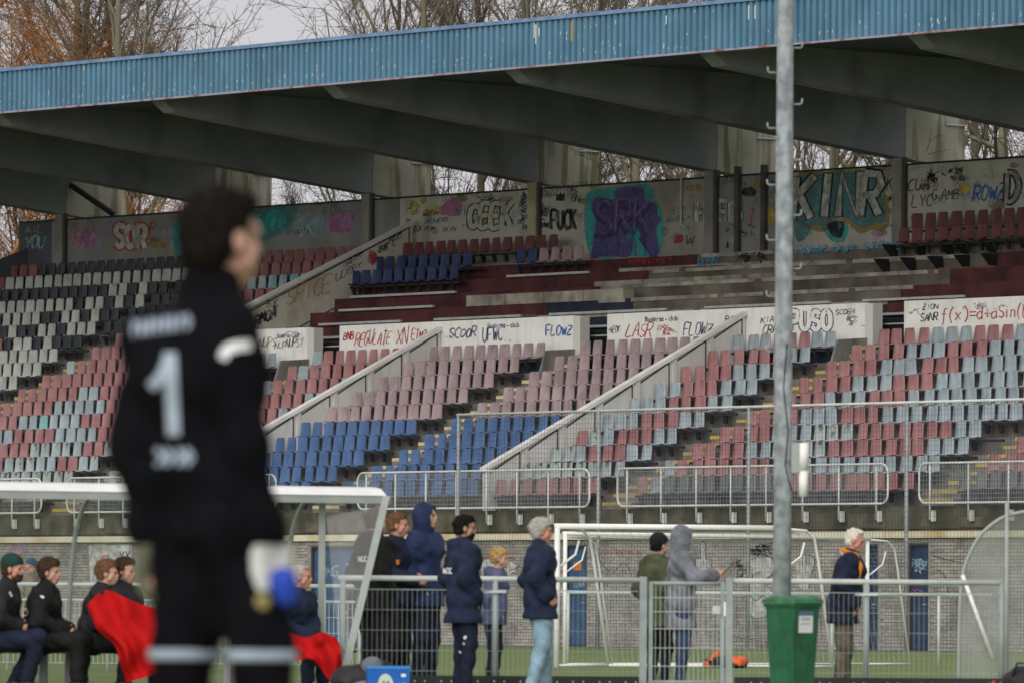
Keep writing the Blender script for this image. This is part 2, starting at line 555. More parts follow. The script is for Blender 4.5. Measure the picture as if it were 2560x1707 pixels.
# ---- dividing walls: sloped panelled parapets
m_divw = mat('pale_grey_painted_wall', (0.56, 0.55, 0.52), 0.8, var=0.06, scale=1.2, bump=0.15, bscale=20)
add_streaks(m_divw, (0.30, 0.28, 0.25), 0.35, (4, 4, 1))
m_divcap = mat('pale_wall_cap', (0.66, 0.65, 0.61), 0.7, var=0.1, scale=2)
m_divup = mat('dull_upper_wall', (0.56, 0.53, 0.44), 0.85, var=0.12, scale=0.8, bump=0.2, bscale=15)
add_streaks(m_divup, (0.2, 0.17, 0.11), 0.6, (1.2, 1.2, 0.8))
m_shadowline = mat('painted_shadow_line', (0.05, 0.048, 0.045), 0.9)
def sloped_wall(u, v0, v1, z0, z1, low, mm, panels, cap_m):
    th = 0.16
    sl = (z1-z0)/(v1-v0)
    mb = MB(); mb.extr([(v0, z0-low), (v1, z1-low), (v1, z1), (v0, z0)], u-th/2+0.025, u+th/2-0.025)
    w = mb.build('dividing_wall', mm, stand)
    for i in range(panels):
        a = v0+(v1-v0)*i/panels+0.05; b = v0+(v1-v0)*(i+1)/panels-0.05
        za = z0+(a-v0)*sl; zb = z0+(b-v0)*sl
        mb = MB()
        mb.extr([(a+0.09, za-low+0.14), (b-0.09, zb-low+0.14), (b-0.09, zb-0.16), (a+0.09, za-0.16)], u+th/2-0.026, u+th/2-0.012)
        mb.build('wall_panel', mm, w)
        mb = MB(); t = 0.020
        for (p, q, zp, zq) in ((a+0.07, b-0.07, za-low+0.10, zb-low+0.10), (a+0.07, b-0.07, za-0.13, zb-0.13)):
            mb.extr([(p, zp), (q, zq), (q, zq+2*t), (p, zp+2*t)], u+th/2-0.026, u+th/2-0.016)
        mb.extr([(b-0.10, zb-low+0.1), (b-0.05, zb-low+0.11), (b-0.05, zb-0.12), (b-0.10, zb-0.13)], u+th/2-0.026, u+th/2-0.014)
        mb.build('panel_shadow_line', m_shadowline, w)  # dark strips stand in for the shadow lines around each panel
        # raised frame bars
        mb = MB()
        mb.extr([(a-0.05, za-low), (a+0.07, za-low+0.07*sl), (a+0.07, za-0.05), (a-0.05, za-0.05-0.07*sl)], u+th/2-0.026, u+th/2)
        mb.build('panel_frame', mm, w)
    mb = MB()
    mb.extr([(v0-0.05, z0-0.06), (v1+0.02, z1-0.04), (v1+0.02, z1+0.06), (v0-0.05, z0+0.04)], u-th/2-0.03, u+th/2+0.03)
    mb.build('wall_cap', cap_m, w)
    return w
zA0 = uw(1192, 1187, 0.25)[1]
sloped_wall(WALL_A, 0.25, BOARD_V-0.02, tread(0)+1.02, uw(1104, 822, 8.15)[1], 1.22, m_divw, 7, m_divcap)
sloped_wall(WALL_B, 0.25, BOARD_V-0.02, tread(0)+1.02, uw(1866, 784, 8.15)[1], 1.22, m_divw, 7, m_divcap)
zc0 = uw(645, 770, 9.3)[1]; zc1 = uw(1006, 560, 14.2)[1]
wallC = sloped_wall(WALL_C, 8.9, 14.5, tread(11)+1.24, tread(18)+0.95, 1.35, m_divup, 1, m_divcap)
print('walls', WALL_A, WALL_B, WALL_C, 'boards', BOARDS, zA0, tread(0)+1.02, 'C', zc0, zc1, tread(11.5)+0.9)

# ---- white parapet boards in front of the passages
m_board = mat('white_board_paint', (0.74, 0.73, 0.685), 0.6, var=0.05, scale=2)
add_streaks(m_board, (0.55, 0.52, 0.44), 0.5, (4, 4, 1.2))
m_boardside = mat('board_end_grey', (0.55, 0.54, 0.50), 0.7)
BTOP = uw(1280, 796, BOARD_V)[1]
board_objs = []
for a, b in BOARDS:
    mb = MB(); mb.box(a, b, BOARD_V, BOARD_V+0.10, tread(9)+0.2, BTOP)
    o = mb.build('parapet_board', m_board, stand)
    mb = MB(); mb.box(b+0.002, b+0.30, BOARD_V-0.05, BOARD_V+0.25, tread(9), BTOP-0.02)
    if b < U1: mb.build('board_end_post', m_boardside, stand)
    n = int((b-a)/2.4)
    for i in range(1, n+1):
        x = a+(b-a)*i/(n+1)
        mb = MB(); mb.box(x-0.006, x+0.006, BOARD_V-0.003, BOARD_V+0.01, tread(9)+0.2, BTOP); mb.build('board_joint', m_boardside, o)
    board_objs.append(o)
# side cheeks of the stairs that come out of the passages
for a, b in GAPS:
    mb = MB(); mb.extr([(vrow(9)-0.2, tread(8)+0.1), (BOARD_V, tread(9)+0.1), (BOARD_V, tread(9)+0.62), (vrow(9)+0.1, tread(9)+0.55)], a+0.02, a+0.10)
    mb.build('stair_cheek', m_conc, stand)

# ---- back wall: panels between columns
BEAMS = [uw(px, 470, BACK_V)[0] for px in (158, 533, 925, 1333, 1780, 2253)]
bay = (BEAMS[5]-BEAMS[0])/5.0
BEAMS = [BEAMS[0]+bay*i for i in range(-1, 9)]
WTOP = uw(1280, 479, BACK_V)[1]
WBOT = tread(17)-0.1
print('beams', BEAMS, 'wall', WBOT, WTOP)
m_wall_grey = mat('grey_painted_block', (0.235, 0.235, 0.23), 0.85, var=0.16, scale=0.7, bump=0.2, bscale=18)
m_wall_slate = mat('slate_painted_panel', (0.085, 0.095, 0.115), 0.8, var=0.2, scale=0.8)
m_wall_cream = mat('cream_painted_block', (0.46, 0.445, 0.385), 0.85, var=0.12, scale=0.9, bump=0.2, bscale=18)
m_wall_brown = mat('brown_grey_wall', (0.31, 0.285, 0.24), 0.85, var=0.2, scale=0.8, bump=0.2, bscale=18)
for mm in (m_wall_grey, m_wall_cream, m_wall_brown): add_streaks(mm, (0.13, 0.12, 0.09), 0.45, (1.6, 1.6, 0.5))
bw = {}
def wallseg(px0, px1, mm, nm='back_wall_panel'):
    a = px0 if px0 < 0 else uw(px0, 500, BACK_V)[0]; b = px1 if px1 < 0 and px1 > -100 else uw(px1, 500, BACK_V)[0]
    mb = MB(); mb.box(a, b-0.012, BACK_V, BACK_V+0.18, WBOT, WTOP)
    o = mb.build(nm, mm, stand); bw[int(px0)] = o
    mb = MB(); mb.box(a, b-0.012, BACK_V-0.03, BACK_V+0.2, WTOP+0.001, WTOP+0.05); mb.build('wall_coping', m_dark, o)
    return o
wallseg(48, 130, m_wall_slate); wallseg(130, 533, m_wall_grey); wallseg(533, 925, m_wall_grey); wallseg(925, 1000, m_wall_grey)
wallseg(1000, 1333, m_wall_cream); wallseg(1333, 1475, m_wall_cream); wallseg(1475, 1780, m_wall_brown); wallseg(1780, 1985, m_wall_grey)
wallseg(1985, 2255, m_wall_cream); wallseg(2255, 2700, m_wall_cream)
m_col = mat('column_concrete', (0.40, 0.385, 0.33), 0.9, var=0.14, scale=0.9, bump=0.3, bscale=12)
add_streaks(m_col, (0.13, 0.13, 0.05), 0.75, (3.5, 3.5, 0.35), 0.5, 0.62)
m_colfront = mat('column_face', (0.24, 0.23, 0.21), 0.9, var=0.2, scale=1)
m_oldyel = mat('column_yellowed', (0.40, 0.36, 0.22), 0.9, var=0.2, scale=1.5)
for i, u in enumerate(BEAMS):
    if u < U0-0.5 or u > U1: continue
    mb = MB(); mb.box(u-0.20, u+0.16, BACK_V-0.14, BACK_V-0.003, WBOT, WTOP+0.22)
    mb.build('wall_column', m_oldyel if i == 4 else m_colfront, stand)
    mb = MB(); mb.box(u+0.18, u+0.26, BACK_V-0.10, BACK_V-0.004, WBOT, WTOP+0.20); mb.build('drain_pipe', mat('old_drain_pipe', (0.07, 0.065, 0.06), 0.8), stand)
m_postg = mat('dull_steel_post', (0.085, 0.08, 0.075), 0.8, var=0.3, scale=2)
for px in (1842, 1908):
    u = uw(px, 470, BACK_V-0.1)[0]
    mb = MB(); mb.box(u-0.08, u+0.08, BACK_V-0.13, BACK_V-0.003, WBOT, WTOP+0.25); mb.build('steel_post', m_postg, stand)
u = uw(1703, 480, BACK_V-0.06)[0]
mb = MB(); mb.tube([(u, BACK_V-0.06, WTOP+0.22), (u, BACK_V-0.06, WBOT+1.0), (u+0.25, BACK_V-0.06, WBOT+0.92)], 0.03, 6); mb.build('white_pipe', m_rail_lt, stand)
# gable end wall at the far left
UE = uw(40, 665, vrow(17)+0.6)[0]-0.36
mb = MB(); mb.extr([(vrow(14)+0.3, tread(14)-0.6), (BACK_V, WBOT-0.4), (BACK_V, WTOP-0.75), (vrow(14)+0.3, tread(14)+1.3)], UE-0.15, UE)
mb.build('end_wall', m_wall_slate, stand)

# ---- roof
FV = 2.0
FB = uw(1280, 169, FV)[1]; FT = uw(1280, 60, FV)[1]
m_blue = mat('blue_painted_sheet', (0.085, 0.195, 0.290), 0.45, var=0.14, scale=0.8, detail=6, spec=0.4)
add_streaks(m_blue, (0.17, 0.27, 0.33), 0.5, (7, 7, 0.9), 0.5, 0.75)
m_chip = mat('bare_chipped_metal', (0.62, 0.62, 0.56), 0.6)
m_rustchip = mat('ochre_rust_streak', (0.42, 0.27, 0.06), 0.8)
m_trim = mat('blue_trim', (0.15, 0.24, 0.40), 0.45, var=0.2, scale=2)
roof = MB(); roof.extr([(FV+0.12, FB+0.32), (BACK_V+0.4, 14.0), (BACK_V+0.4, 14.25), (FV+0.12, FT-0.1)], -50.6, 24)
m_soffit = mat('dark_soffit', (0.085, 0.098, 0.112), 0.9, var=0.25, scale=0.5)
roof_o = roof.build('roof', m_soffit, stand)
pitch_c = 0.232
u = -50.5
rnd = random.Random(11)
sheets = []
while u < 23.5:
    mb = MB(); n = 28
    prof = []
    for i in range(n):
        a = u+i*pitch_c
        prof += [(a, 0.0), (a+0.125, 0.0), (a+0.140, 0.085), (a+0.217, 0.085)]
    prof.append((u+n*pitch_c-0.004, 0.0))
    b0 = len(mb.v)
    for (x, d) in prof:
        mb.v.append((x, FV+d, FB)); mb.v.append((x, FV+d, FT))
    for i in range(len(prof)-1):
        mb.f.append((b0+2*i, b0+2*i+2, b0+2*i+3, b0+2*i+1)); mb.m.append(0)
    sheets.append(mb.build('fascia_sheet', m_blue, roof_o))
    u += n*pitch_c
mb = MB(); mb.box(-50.6, 24, FV-0.05, FV+0.14, FT+0.002, FT+0.09); mb.build('roof_edge_trim', m_trim, roof_o)
mb = MB(); mb.box(-50.6, 24, FV-0.03, FV+0.10, FB-0.05, FB-0.002); mb.build('lower_edge_trim', mat('rusty_lower_trim', (0.30, 0.28, 0.36), 0.6, col2=(0.22, 0.10, 0.06), scale=3, lo=0.5), roof_o)
# flaked paint: bare patches in the sheet ribs
mb = MB(); mr = MB()
for i in range(260):
    uu = round((rnd.uniform(-32, 18)+50.5)/pitch_c)*pitch_c-50.5+rnd.uniform(0.02, 0.10)
    t = rnd.random()
    z = FB+0.05+abs(rnd.gauss(0, 0.16)) if t < 0.55 else rnd.uniform(FB+0.1, FT-0.1)
    h = rnd.uniform(0.02, 0.10)*(2.2 if t > 0.93 else 1); w = rnd.uniform(0.008, 0.022)
    z = min(z, FT-h-0.03)
    x = [uu-w, uu+w*0.6, uu+w*0.8, uu-w*0.4]
    mb.quad((x[0], FV-0.003, z), (x[1], FV-0.003, z+h*0.2), (x[2], FV-0.003, z+h), (x[3], FV-0.003, z+h*0.8))
for px, y0, y1 in ((1340, 62, 110), (1348, 70, 92), (1872, 14, 50), (1888, 14, 48), (1336, 52, 96), (1666, 40, 62)):
    a = uw(px, y0, FV); b = uw(px, y1, FV)
    mb.quad((a[0]-0.02, FV-0.004, b[1]), (a[0]+0.02, FV-0.004, b[1]), (a[0]+0.026, FV-0.004, a[1]), (a[0]-0.02, FV-0.004, a[1]))
a = uw(1430, 54, FV); b = uw(1430, 105, FV)
mr.quad((a[0]-0.035, FV-0.005, b[1]), (a[0]+0.035, FV-0.005, b[1]), (a[0]+0.05, FV-0.005, a[1]), (a[0]-0.03, FV-0.005, a[1]))
mb.build('flaked_paint', m_chip, roof_o, kind='stuff'); mr.build('rust_streak', m_rustchip, roof_o)
# beams
m_beam = mat('beam_concrete', (0.235, 0.255, 0.262), 0.9, var=0.10, scale=0.8, bump=0.2, bscale=10)
add_streaks(m_beam, (0.12, 0.13, 0.12), 0.75, (0.8, 0.8, 0.5))
BFZ = uw(370, 284, 2.74)[1]; BRZ = uw(1333, 459, BACK_V)[1]
print('beam z', BFZ, BRZ, 'fascia', FB, FT)
for i, u in enumerate(BEAMS):
    mb = MB()
    mb.extr([(FV+0.16, FB+0.33), (FV+0.5, FB+0.05), (FV+0.95, BFZ), (BACK_V-0.02, BRZ), (BACK_V-0.02, 14.05), (FV+0.16, FB+0.45)], u-0.40, u+0.16)
    mb.build('roof_beam', m_beam, stand)
    mb = MB()      # rear stub of the beam, open to the sky
    e = 1.95
    mb.extr([(BACK_V, BRZ), (BACK_V+e, BRZ-0.18), (BACK_V+e, 13.9), (BACK_V, 14.0)], u-0.40, u+0.16)
    mb.build('beam_stub', m_col, stand)
    mb = MB(); mb.box(u-0.46, u+0.24, BACK_V+e-0.55, BACK_V+e+0.05, WBOT-3, BRZ-0.165); mb.build('rear_column', m_col, stand)
    # small conduit and lamp near the stub
    mb = MB(); x = u+0.2
    mb.tube([(x, BACK_V+1.3, 13.45), (x, BACK_V+1.3, 13.12), (x, BACK_V+2.0, 13.12)], 0.025, 5); mb.build('conduit', m_rail_lt, stand)
    # strip lamp housing under the roof edge
    mb = MB(); mb.box(u-3.4, u-0.9, FV+0.5, FV+0.75, FB+0.10, FB+0.24); mb.build('lamp_housing', m_colfront, stand)
# diagonal brace far left
u = BEAMS[1]+0.18
mb = MB(); a = uw(182, 462, BACK_V-0.1); b = uw(300, 538, BACK_V+1.2)
mb.tube([(a[0], BACK_V-0.2, a[1]), (b[0], BACK_V+1.0, b[1])], 0.09, 6); mb.build('diagonal_brace', m_dark, stand)

# ---- front wall: bricks, doors, cornice, concrete edge beam
FWV = -0.12
CB = uw(1280, 1349, FWV)[1]; CT = uw(1280, 1333, FWV)[1]
m_mortar = mat('mortar', (0.24, 0.23, 0.205), 0.95, var=0.15, scale=6)
DOORS = [(uw(776, 1400, FWV)[0], uw(885, 1400, FWV)[0]), (uw(1412, 1400, FWV)[0], uw(1466, 1400, FWV)[0]),
         (uw(2166, 1400, FWV)[0], uw(2194, 1400, FWV)[0]), (uw(2270, 1400, FWV)[0], uw(2320, 1400, FWV)[0])]
DTOP = CB-0.12
fw_u0, fw_u1 = -25.0, 20.5
mb = MB()
edges = [fw_u0]+[x for d in DOORS for x in d]+[fw_u1]
for i in range(0, len(edges), 2):
    mb.box(edges[i], edges[i+1], FWV+0.012, FWV+0.2, 0, CB)
for d in DOORS: mb.box(d[0], d[1], FWV+0.012, FWV+0.2, DTOP, CB)
fwall = mb.build('front_wall', m_mortar, stand)
BL, BH, J = 0.215, 0.066, 0.011
rnd = random.Random(3)
bricks = []
row = 0; z = 0.006
while z+BH < CB:
    off = (row % 2)*(BL+J)/2
    x = fw_u0+off
    while x+BL < fw_u1:
        hit = any(x+BL > d[0]-0.02 and x < d[1]+0.02 for d in DOORS) and z < DTOP
        if not hit: bricks.append((x, z))
        x += BL+J
    z += BH+J; row += 1
m_brk1 = mat('whitewashed_brick', (0.315, 0.30, 0.265), 0.9, var=0.28, scale=1.3, detail=8, bump=0.3, bscale=30)
add_streaks(m_brk1, (0.16, 0.15, 0.12), 0.55, (1.5, 1.5, 1.2))
m_brk2 = mat('greyer_brick', (0.25, 0.235, 0.21), 0.9, var=0.3, scale=1.3, detail=8, bump=0.3, bscale=30)
add_streaks(m_brk2, (0.14, 0.13, 0.10), 0.55, (1.5, 1.5, 1.2))
def brick_into(mb, x, z, mi, dp):
    n = len(mb.v)
    y0, y1 = FWV-dp, FWV+0.015
    e = 0.004
    mb.v += [(x,y1,z),(x+BL,y1,z),(x+BL,y1,z+BH),(x,y1,z+BH),(x+e,y0,z+e),(x+BL-e,y0,z+e),(x+BL-e,y0,z+BH-e),(x+e,y0,z+BH-e)]
    for f in ((4,5,6,7),(0,1,5,4),(1,2,6,5),(2,3,7,6),(3,0,4,7)):
        mb.f.append(tuple(n+i for i in f)); mb.m.append(mi)
bricks.sort(key=lambda b: -b[0])
bricks = [b for b in bricks]
vis = [b for b in bricks if uw(2400, 1400, FWV)[0] > b[0] > uw(2180, 1400, FWV)[0] and b[1] > 0.25][:300]
vset = set(vis)
bm1 = []
for mi, m_ in ((0, m_brk1), (1, m_brk2)):
    mb = MB()
    n = len(mb.v); BLs, BHs = BL, BH
    e = 0.004
    mb.v += [(0,0.015,0),(BL,0.015,0),(BL,0.015,BH),(0,0.015,BH),(e,-0.004,e),(BL-e,-0.004,e),(BL-e,-0.004,BH-e),(e,-0.004,BH-e)]
    for f in ((4,5,6,7),(0,1,5,4),(1,2,6,5),(2,3,7,6),(3,0,4,7)): mb.f.append(f); mb.m.append(0)
    me = bpy.data.meshes.new('brick'); me.from_pydata(mb.v, [], mb.f); me.materials.append(m_); bm1.append(me)
for (x, z) in vis:
    o = link_mesh('brick', bm1[0 if rnd.random() < 0.7 else 1], fwall)
    o.location = (x, FWV-rnd.uniform(0, 0.004), z)
mb = MB()
for b in bricks:
    if b in vset: continue
    brick_into(mb, b[0], b[1], 0 if rnd.random() < 0.7 else 1, 0.004+rnd.uniform(0, 0.004))
mb.build('bricks', [m_brk1, m_brk2], fwall, kind='stuff')
m_door = mat('blue_door_paint', (0.035, 0.085, 0.165), 0.6, var=0.25, scale=2.5)
m_door2 = mat('dark_blue_door', (0.022, 0.045, 0.095), 0.6, var=0.25, scale=2.5)
m_frame = mat('door_frame_dark', (0.05, 0.045, 0.05), 0.7)
door_objs = []
for i, d in enumerate(DOORS):
    mb = MB(); mb.box(d[0]+0.05, d[1]-0.05, FWV+0.09, FWV+0.14, 0.03, DTOP-0.05)
    dd = mb.build('door', m_door if i < 2 else m_door2, stand); door_objs.append(dd)
    mb = MB()
    mb.box(d[0]+0.001, d[0]+0.05, FWV+0.02, FWV+0.15, 0.0, DTOP-0.001); mb.box(d[1]-0.05, d[1]-0.001, FWV+0.02, FWV+0.15, 0.0, DTOP-0.001)
    mb.box(d[0]+0.05, d[1]-0.05, FWV+0.02, FWV+0.15, DTOP-0.05, DTOP-0.001)
    mb.build('door_frame', m_frame, dd)
    for z0 in (0.2, 1.2):
        mb = MB(); mb.box(d[0]+0.12, d[1]-0.12, FWV+0.078, FWV+0.092, z0, z0+0.85); mb.build('door_panel', m_door if i < 2 else m_door2, dd)
    mb = MB(); mb.tube([(d[1]-0.12, FWV+0.08, 1.02), (d[1]-0.12, FWV+0.03, 1.02), (d[1]-0.22, FWV+0.03, 1.02)], 0.01, 5); mb.build('door_handle', m_rail_lt, dd)
m_corn = mat('yellowed_white_cornice', (0.60, 0.56, 0.42), 0.7, col2=(0.42, 0.33, 0.13), scale=1.3, detail=7, lo=0.45, hi=0.75)
x = fw_u0
while x < fw_u1:
    mb = MB(); mb.box(x, x+2.98, FWV-0.10, FWV+0.1, CB+0.002, CT); mb.build('cornice_board', m_corn, stand); x += 3.0
mb = MB(); mb.box(U0, U1, FWV-0.02, FWV+0.6, CT+0.05, tread(0)+0.03); eb = mb.build('edge_beam', m_concdk, stand)
mb = MB(); mb.box(U0, U1, FWV+0.06, FWV+0.6, CT-0.02, CT+0.06); mb.build('shadow_joint', m_dark, stand)
rnd = random.Random(8)
m_bpanel = mat('brown_edge_panel', (0.13, 0.115, 0.085), 0.9, col2=(0.06, 0.058, 0.042), scale=3, detail=7)
x = -24.0
while x < 20:
    w_ = rnd.choice((0.35, 0.5, 0.9, 1.3))
    if rnd.random() < 0.4:
        mb = MB(); mb.box(x, x+w_, FWV-0.035, FWV-0.015, CT+0.08, tread(0)-0.12-rnd.random()*0.1); mb.build('edge_panel', m_bpanel, stand)
    x += w_+rnd.uniform(0.2, 1.6)
# ================================================================== SEATS
def seat_mesh():
    # profile (v back-depth, w up, half width, u-uv)
    P = [(-0.16, 0.415, 0.185), (-0.13, 0.42, 0.193), (-0.08, 0.415, 0.197), (-0.03, 0.415, 0.197), (0.0, 0.45, 0.195), (0.012, 0.58, 0.188), (0.02, 0.72, 0.179), (0.026, 0.765, 0.166), (0.032, 0.785, 0.132)]
    A = (-1, -0.5, 0.5, 1)
    V = []; F = []; UV = []
    def grid(off):
        for i, (v, w, hw) in enumerate(P):
            for a in A:
                c = 0.030*(abs(a)**2)       # sides wrap towards the sitter
                if i <= 3: V.append((a*hw, v, w+c*0.7+off[1]))
                else: V.append((a*hw, v-c*1.2+off[0], w))
                UV.append(((a+1)/2, i/(len(P)-1)))
    grid((0, 0)); n = len(V); grid((0.022, -0.022))
    na = len(A)
    for i in range(len(P)-1):
        for j in range(na-1):
            a = i*na+j
            F.append((a, a+1, a+na+1, a+na)); F.append((n+a, n+a+na, n+a+na+1, n+a+1))
    for i in range(len(P)-1):
        for j in (0, na-1):
            a = i*na+j
            F.append((a, a+na, n+a+na, n+a) if j == 0 else (a, n+a, n+a+na, a+na))
    for j in range(na-1):
        a = j; F.append((a, n+a, n+a+1, a+1)); a = (len(P)-1)*na+j; F.append((a, a+1, n+a+1, n+a))
    # dark bracket under the pan
    b = len(V); m0 = len(F)
    for x in (-0.05, 0.05):
        V += [(x, -0.14, 0.36), (x, -0.02, 0.36), (x, 0.0, 0.12), (x, -0.05, 0.12)]; UV += [(0.5, 0)]*4
    F += [(b,b+1,b+5,b+4),(b+1,b+2,b+6,b+5),(b+2,b+3,b+7,b+6),(b+3,b,b+4,b+7),(b,b+3,b+2,b+1),(b+4,b+5,b+6,b+7)]
    return V, F, UV, m0
SV, SF, SUV, SM0 = seat_mesh()

def seat_mat(name, col, stain=0.0, rough=0.55, fade=0.36):
    m = bpy.data.materials.new(name); m.use_nodes = True
    nt = m.node_tree; b = nt.nodes['Principled BSDF']
    b.inputs['Roughness'].default_value = rough; b.inputs['Specular IOR Level'].default_value = 0.35
    g = nt.nodes.new('ShaderNodeNewGeometry')
    n = nt.nodes.new('ShaderNodeTexNoise'); n.inputs['Scale'].default_value = 1.9; n.inputs['Detail'].default_value = 4
    nt.links.new(g.outputs['Position'], n.inputs['Vector'])
    cr = nt.nodes.new('ShaderNodeValToRGB')
    cr.color_ramp.elements[0].position = 0.3; cr.color_ramp.elements[1].position = 0.7
    gr = sum(col)/3
    cr.color_ramp.elements[0].color = tuple(c*(1-fade*0.6) for c in col)+(1,)
    cr.color_ramp.elements[1].color = tuple(min(1, (c*0.82+gr*0.18)*(1+fade*0.7)) for c in col)+(1,)
    nt.links.new(n.outputs['Fac'], cr.inputs[0])
    # rubbed dirt near the top middle of the back and along the fold
    uvn = nt.nodes.new('ShaderNodeUVMap')
    n2 = nt.nodes.new('ShaderNodeTexNoise'); n2.inputs['Scale'].default_value = 7; n2.inputs['Detail'].default_value = 5
    nt.links.new(g.outputs['Position'], n2.inputs['Vector'])
    vm = nt.nodes.new('ShaderNodeVectorMath'); vm.operation = 'DISTANCE'; vm.inputs[1].default_value = (0.5, 0.93, 0)
    nt.links.new(uvn.outputs[0], vm.inputs[0])
    sb = nt.nodes.new('ShaderNodeMath'); sb.operation = 'SUBTRACT'
    nt.links.new(n2.outputs['Fac'], sb.inputs[0]); nt.links.new(vm.outputs['Value'], sb.inputs[1])
    mr = nt.nodes.new('ShaderNodeMapRange'); mr.inputs['From Min'].default_value = 0.18 if stain > 0.5 else 0.30
    mr.inputs['From Max'].default_value = 0.42; mr.inputs['To Max'].default_value = min(0.92, 0.22+stain)
    nt.links.new(sb.outputs[0], mr.inputs['Value'])
    mx = nt.nodes.new('ShaderNodeMixRGB'); mx.inputs['Color2'].default_value = (0.05, 0.055, 0.04, 1)
    nt.links.new(mr.outputs[0], mx.inputs['Fac']); nt.links.new(cr.outputs[0], mx.inputs['Color1'])
    nt.links.new(mx.outputs[0], b.inputs['Base Color'])
    return m
SEATC = {
 'R': ('faded red', seat_mat('seat_faded_red', (0.305, 0.135, 0.135))),
 'P': ('dusty pink', seat_mat('seat_dusty_pink', (0.300, 0.212, 0.218), 0.05)),
 'L': ('pale blue', seat_mat('seat_pale_blue', (0.265, 0.318, 0.342), 0.05)),
 'G': ('grimy pale blue', seat_mat('seat_grimy_blue', (0.30, 0.345, 0.335), 0.85)),
 'D': ('dark grimy grey', seat_mat('seat_dark_grime', (0.125, 0.14, 0.135), 0.5)),
 'B': ('strong blue', seat_mat('seat_blue', (0.052, 0.118, 0.262), 0.05, fade=0.35)),
 'N': ('dark navy', seat_mat('seat_navy', (0.022, 0.040, 0.125), 0.0)),
 'W': ('off-white', seat_mat('seat_offwhite', (0.37, 0.38, 0.35), 0.12)),
 'K': ('black', seat_mat('seat_black', (0.014, 0.020, 0.024), 0.0, 0.4)),
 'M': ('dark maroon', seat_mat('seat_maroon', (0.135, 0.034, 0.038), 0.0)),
 'Q': ('shaded red', seat_mat('seat_shaded_red', (0.225, 0.080, 0.078), 0.0)),  # faded red with the shade of the upper rows put into the colour
 'T': ('teal', seat_mat('seat_teal', (0.16, 0.36, 0.36), 0.0)),
}
def make_seat_mesh(ch):
    me = bpy.data.meshes.new('stadium_seat')
    me.from_pydata(SV, [], SF)
    me.materials.append(SEATC[ch][1]); me.materials.append(m_dark)
    uvl = me.uv_layers.new(name='UVMap')
    for lp in me.loops: uvl.data[lp.index].uv = SUV[lp.vertex_index]
    for i, p in enumerate(me.polygons):
        p.use_smooth = i < SM0; p.material_index = 0 if i < SM0 else 1
    return me
SEATM = {c: make_seat_mesh(c) for c in SEATC}

# colours read off the photograph: row -> list of (px of first seat, colours left to right)
PAT = {
17: [(39, 'RRR'+'K'*17), (640, 'N'+'R'*30)], 16: [(24, 'W'*19), (640, 'R'*20)], 15: [(16, 'K'*11+'WWKW'+'K'*8), (624, 'TLTLTLTLTL')],
14: [(2, 'WWWWWWWWKWWKWKW'+'K'*9)], 13: [(13, 'WWWWKKWWKW'+'K'*9)], 12: [(-1, 'KWKKWWKWWWKKKKKK')], 11: [(14, 'KWWKWKKKKKK')],
10: [(2, 'WWWWWW-W--')], 
9: [(12, 'WWWWW'), (195, 'RRRRRRR'), (649, 'LLLLLL'), (844, 'RRRRRRL'), (1886, 'LLRRRLLLL'), (2256, 'RRRLLLRRRLLL')],
8: [(2, 'WW'), (129, 'RRRRRRRRRR'), (632, 'LLLL'), (778, 'RRRRRRLL'), (1813, 'RRRRRLLLL'), (2188, 'RRRLLLRRRLLLL')],
7: [(65, 'RRRRRRLLRRRRR'), (713, 'RRRRRLLL'), (1748, 'RRRLLLLLL'), (2120, 'RRRLLLRRRLLLLL')],
6: [(-1, 'RRRRRRLLLLLRRRR'), (620, 'RRRRRRLLL'), (1677, 'LRRRLLLLL'), (2050, 'RRRLLLRRRLLLLLL')],
5: [(11, 'RRLLTLLLRRRRRL'), (641, 'RRLLLL'), (1613, 'LLRRRLLLL'), (1985, 'RRRLLLRRRLLLLLLL')],
4: [(-4, 'LLRRRRLLLLRRRRRR'), (620, 'LLRRR'), (1542, 'LLRRRLLLL'), (1912, 'RRRLLLRRRLLLLLLLLLL')],
3: [(11, 'RRRGGGGLRRGGL'), (1474, 'GLRRRLLLL'), (1843, 'RRRLLLGGGRRRRRRRLL-')],
2: [(-4, 'RLGGLLRRLGGL'), (1370, 'GGGLRRRLLL'), (1772, 'RRRLLLLLGRRRRRRRLLL')],
1: [(-16, 'GGGGGGGGGG'), (1310, 'GGGGGGGLLLL'), (1699, 'RRRRRRRRLLLLLLLLLLL')],
0: [(1290, 'RRRRRRRRRRR'), (1629, 'LDDDDDDDDDRRRRRRRRR'), (2380, 'DDDDDDDD')],
}
SP = 0.50
PATU = {}
for k, lst in PAT.items():
    v = vrow(k)+0.62
    out = []
    for px, s in lst:
        py = 1530-(tread(k)+0.6-CAM_H)*FPX/190.0
        out.append((uw(px, py, v)[0], s))
    PATU[k] = out
def pat_color(k, u):
    for u0, s in PATU.get(k, []):
        if k in (15, 16) and u > WALL_C: return None
        i = int(round((u-u0)/SP))
        if 0 <= i < len(s): return s[i]
    return None
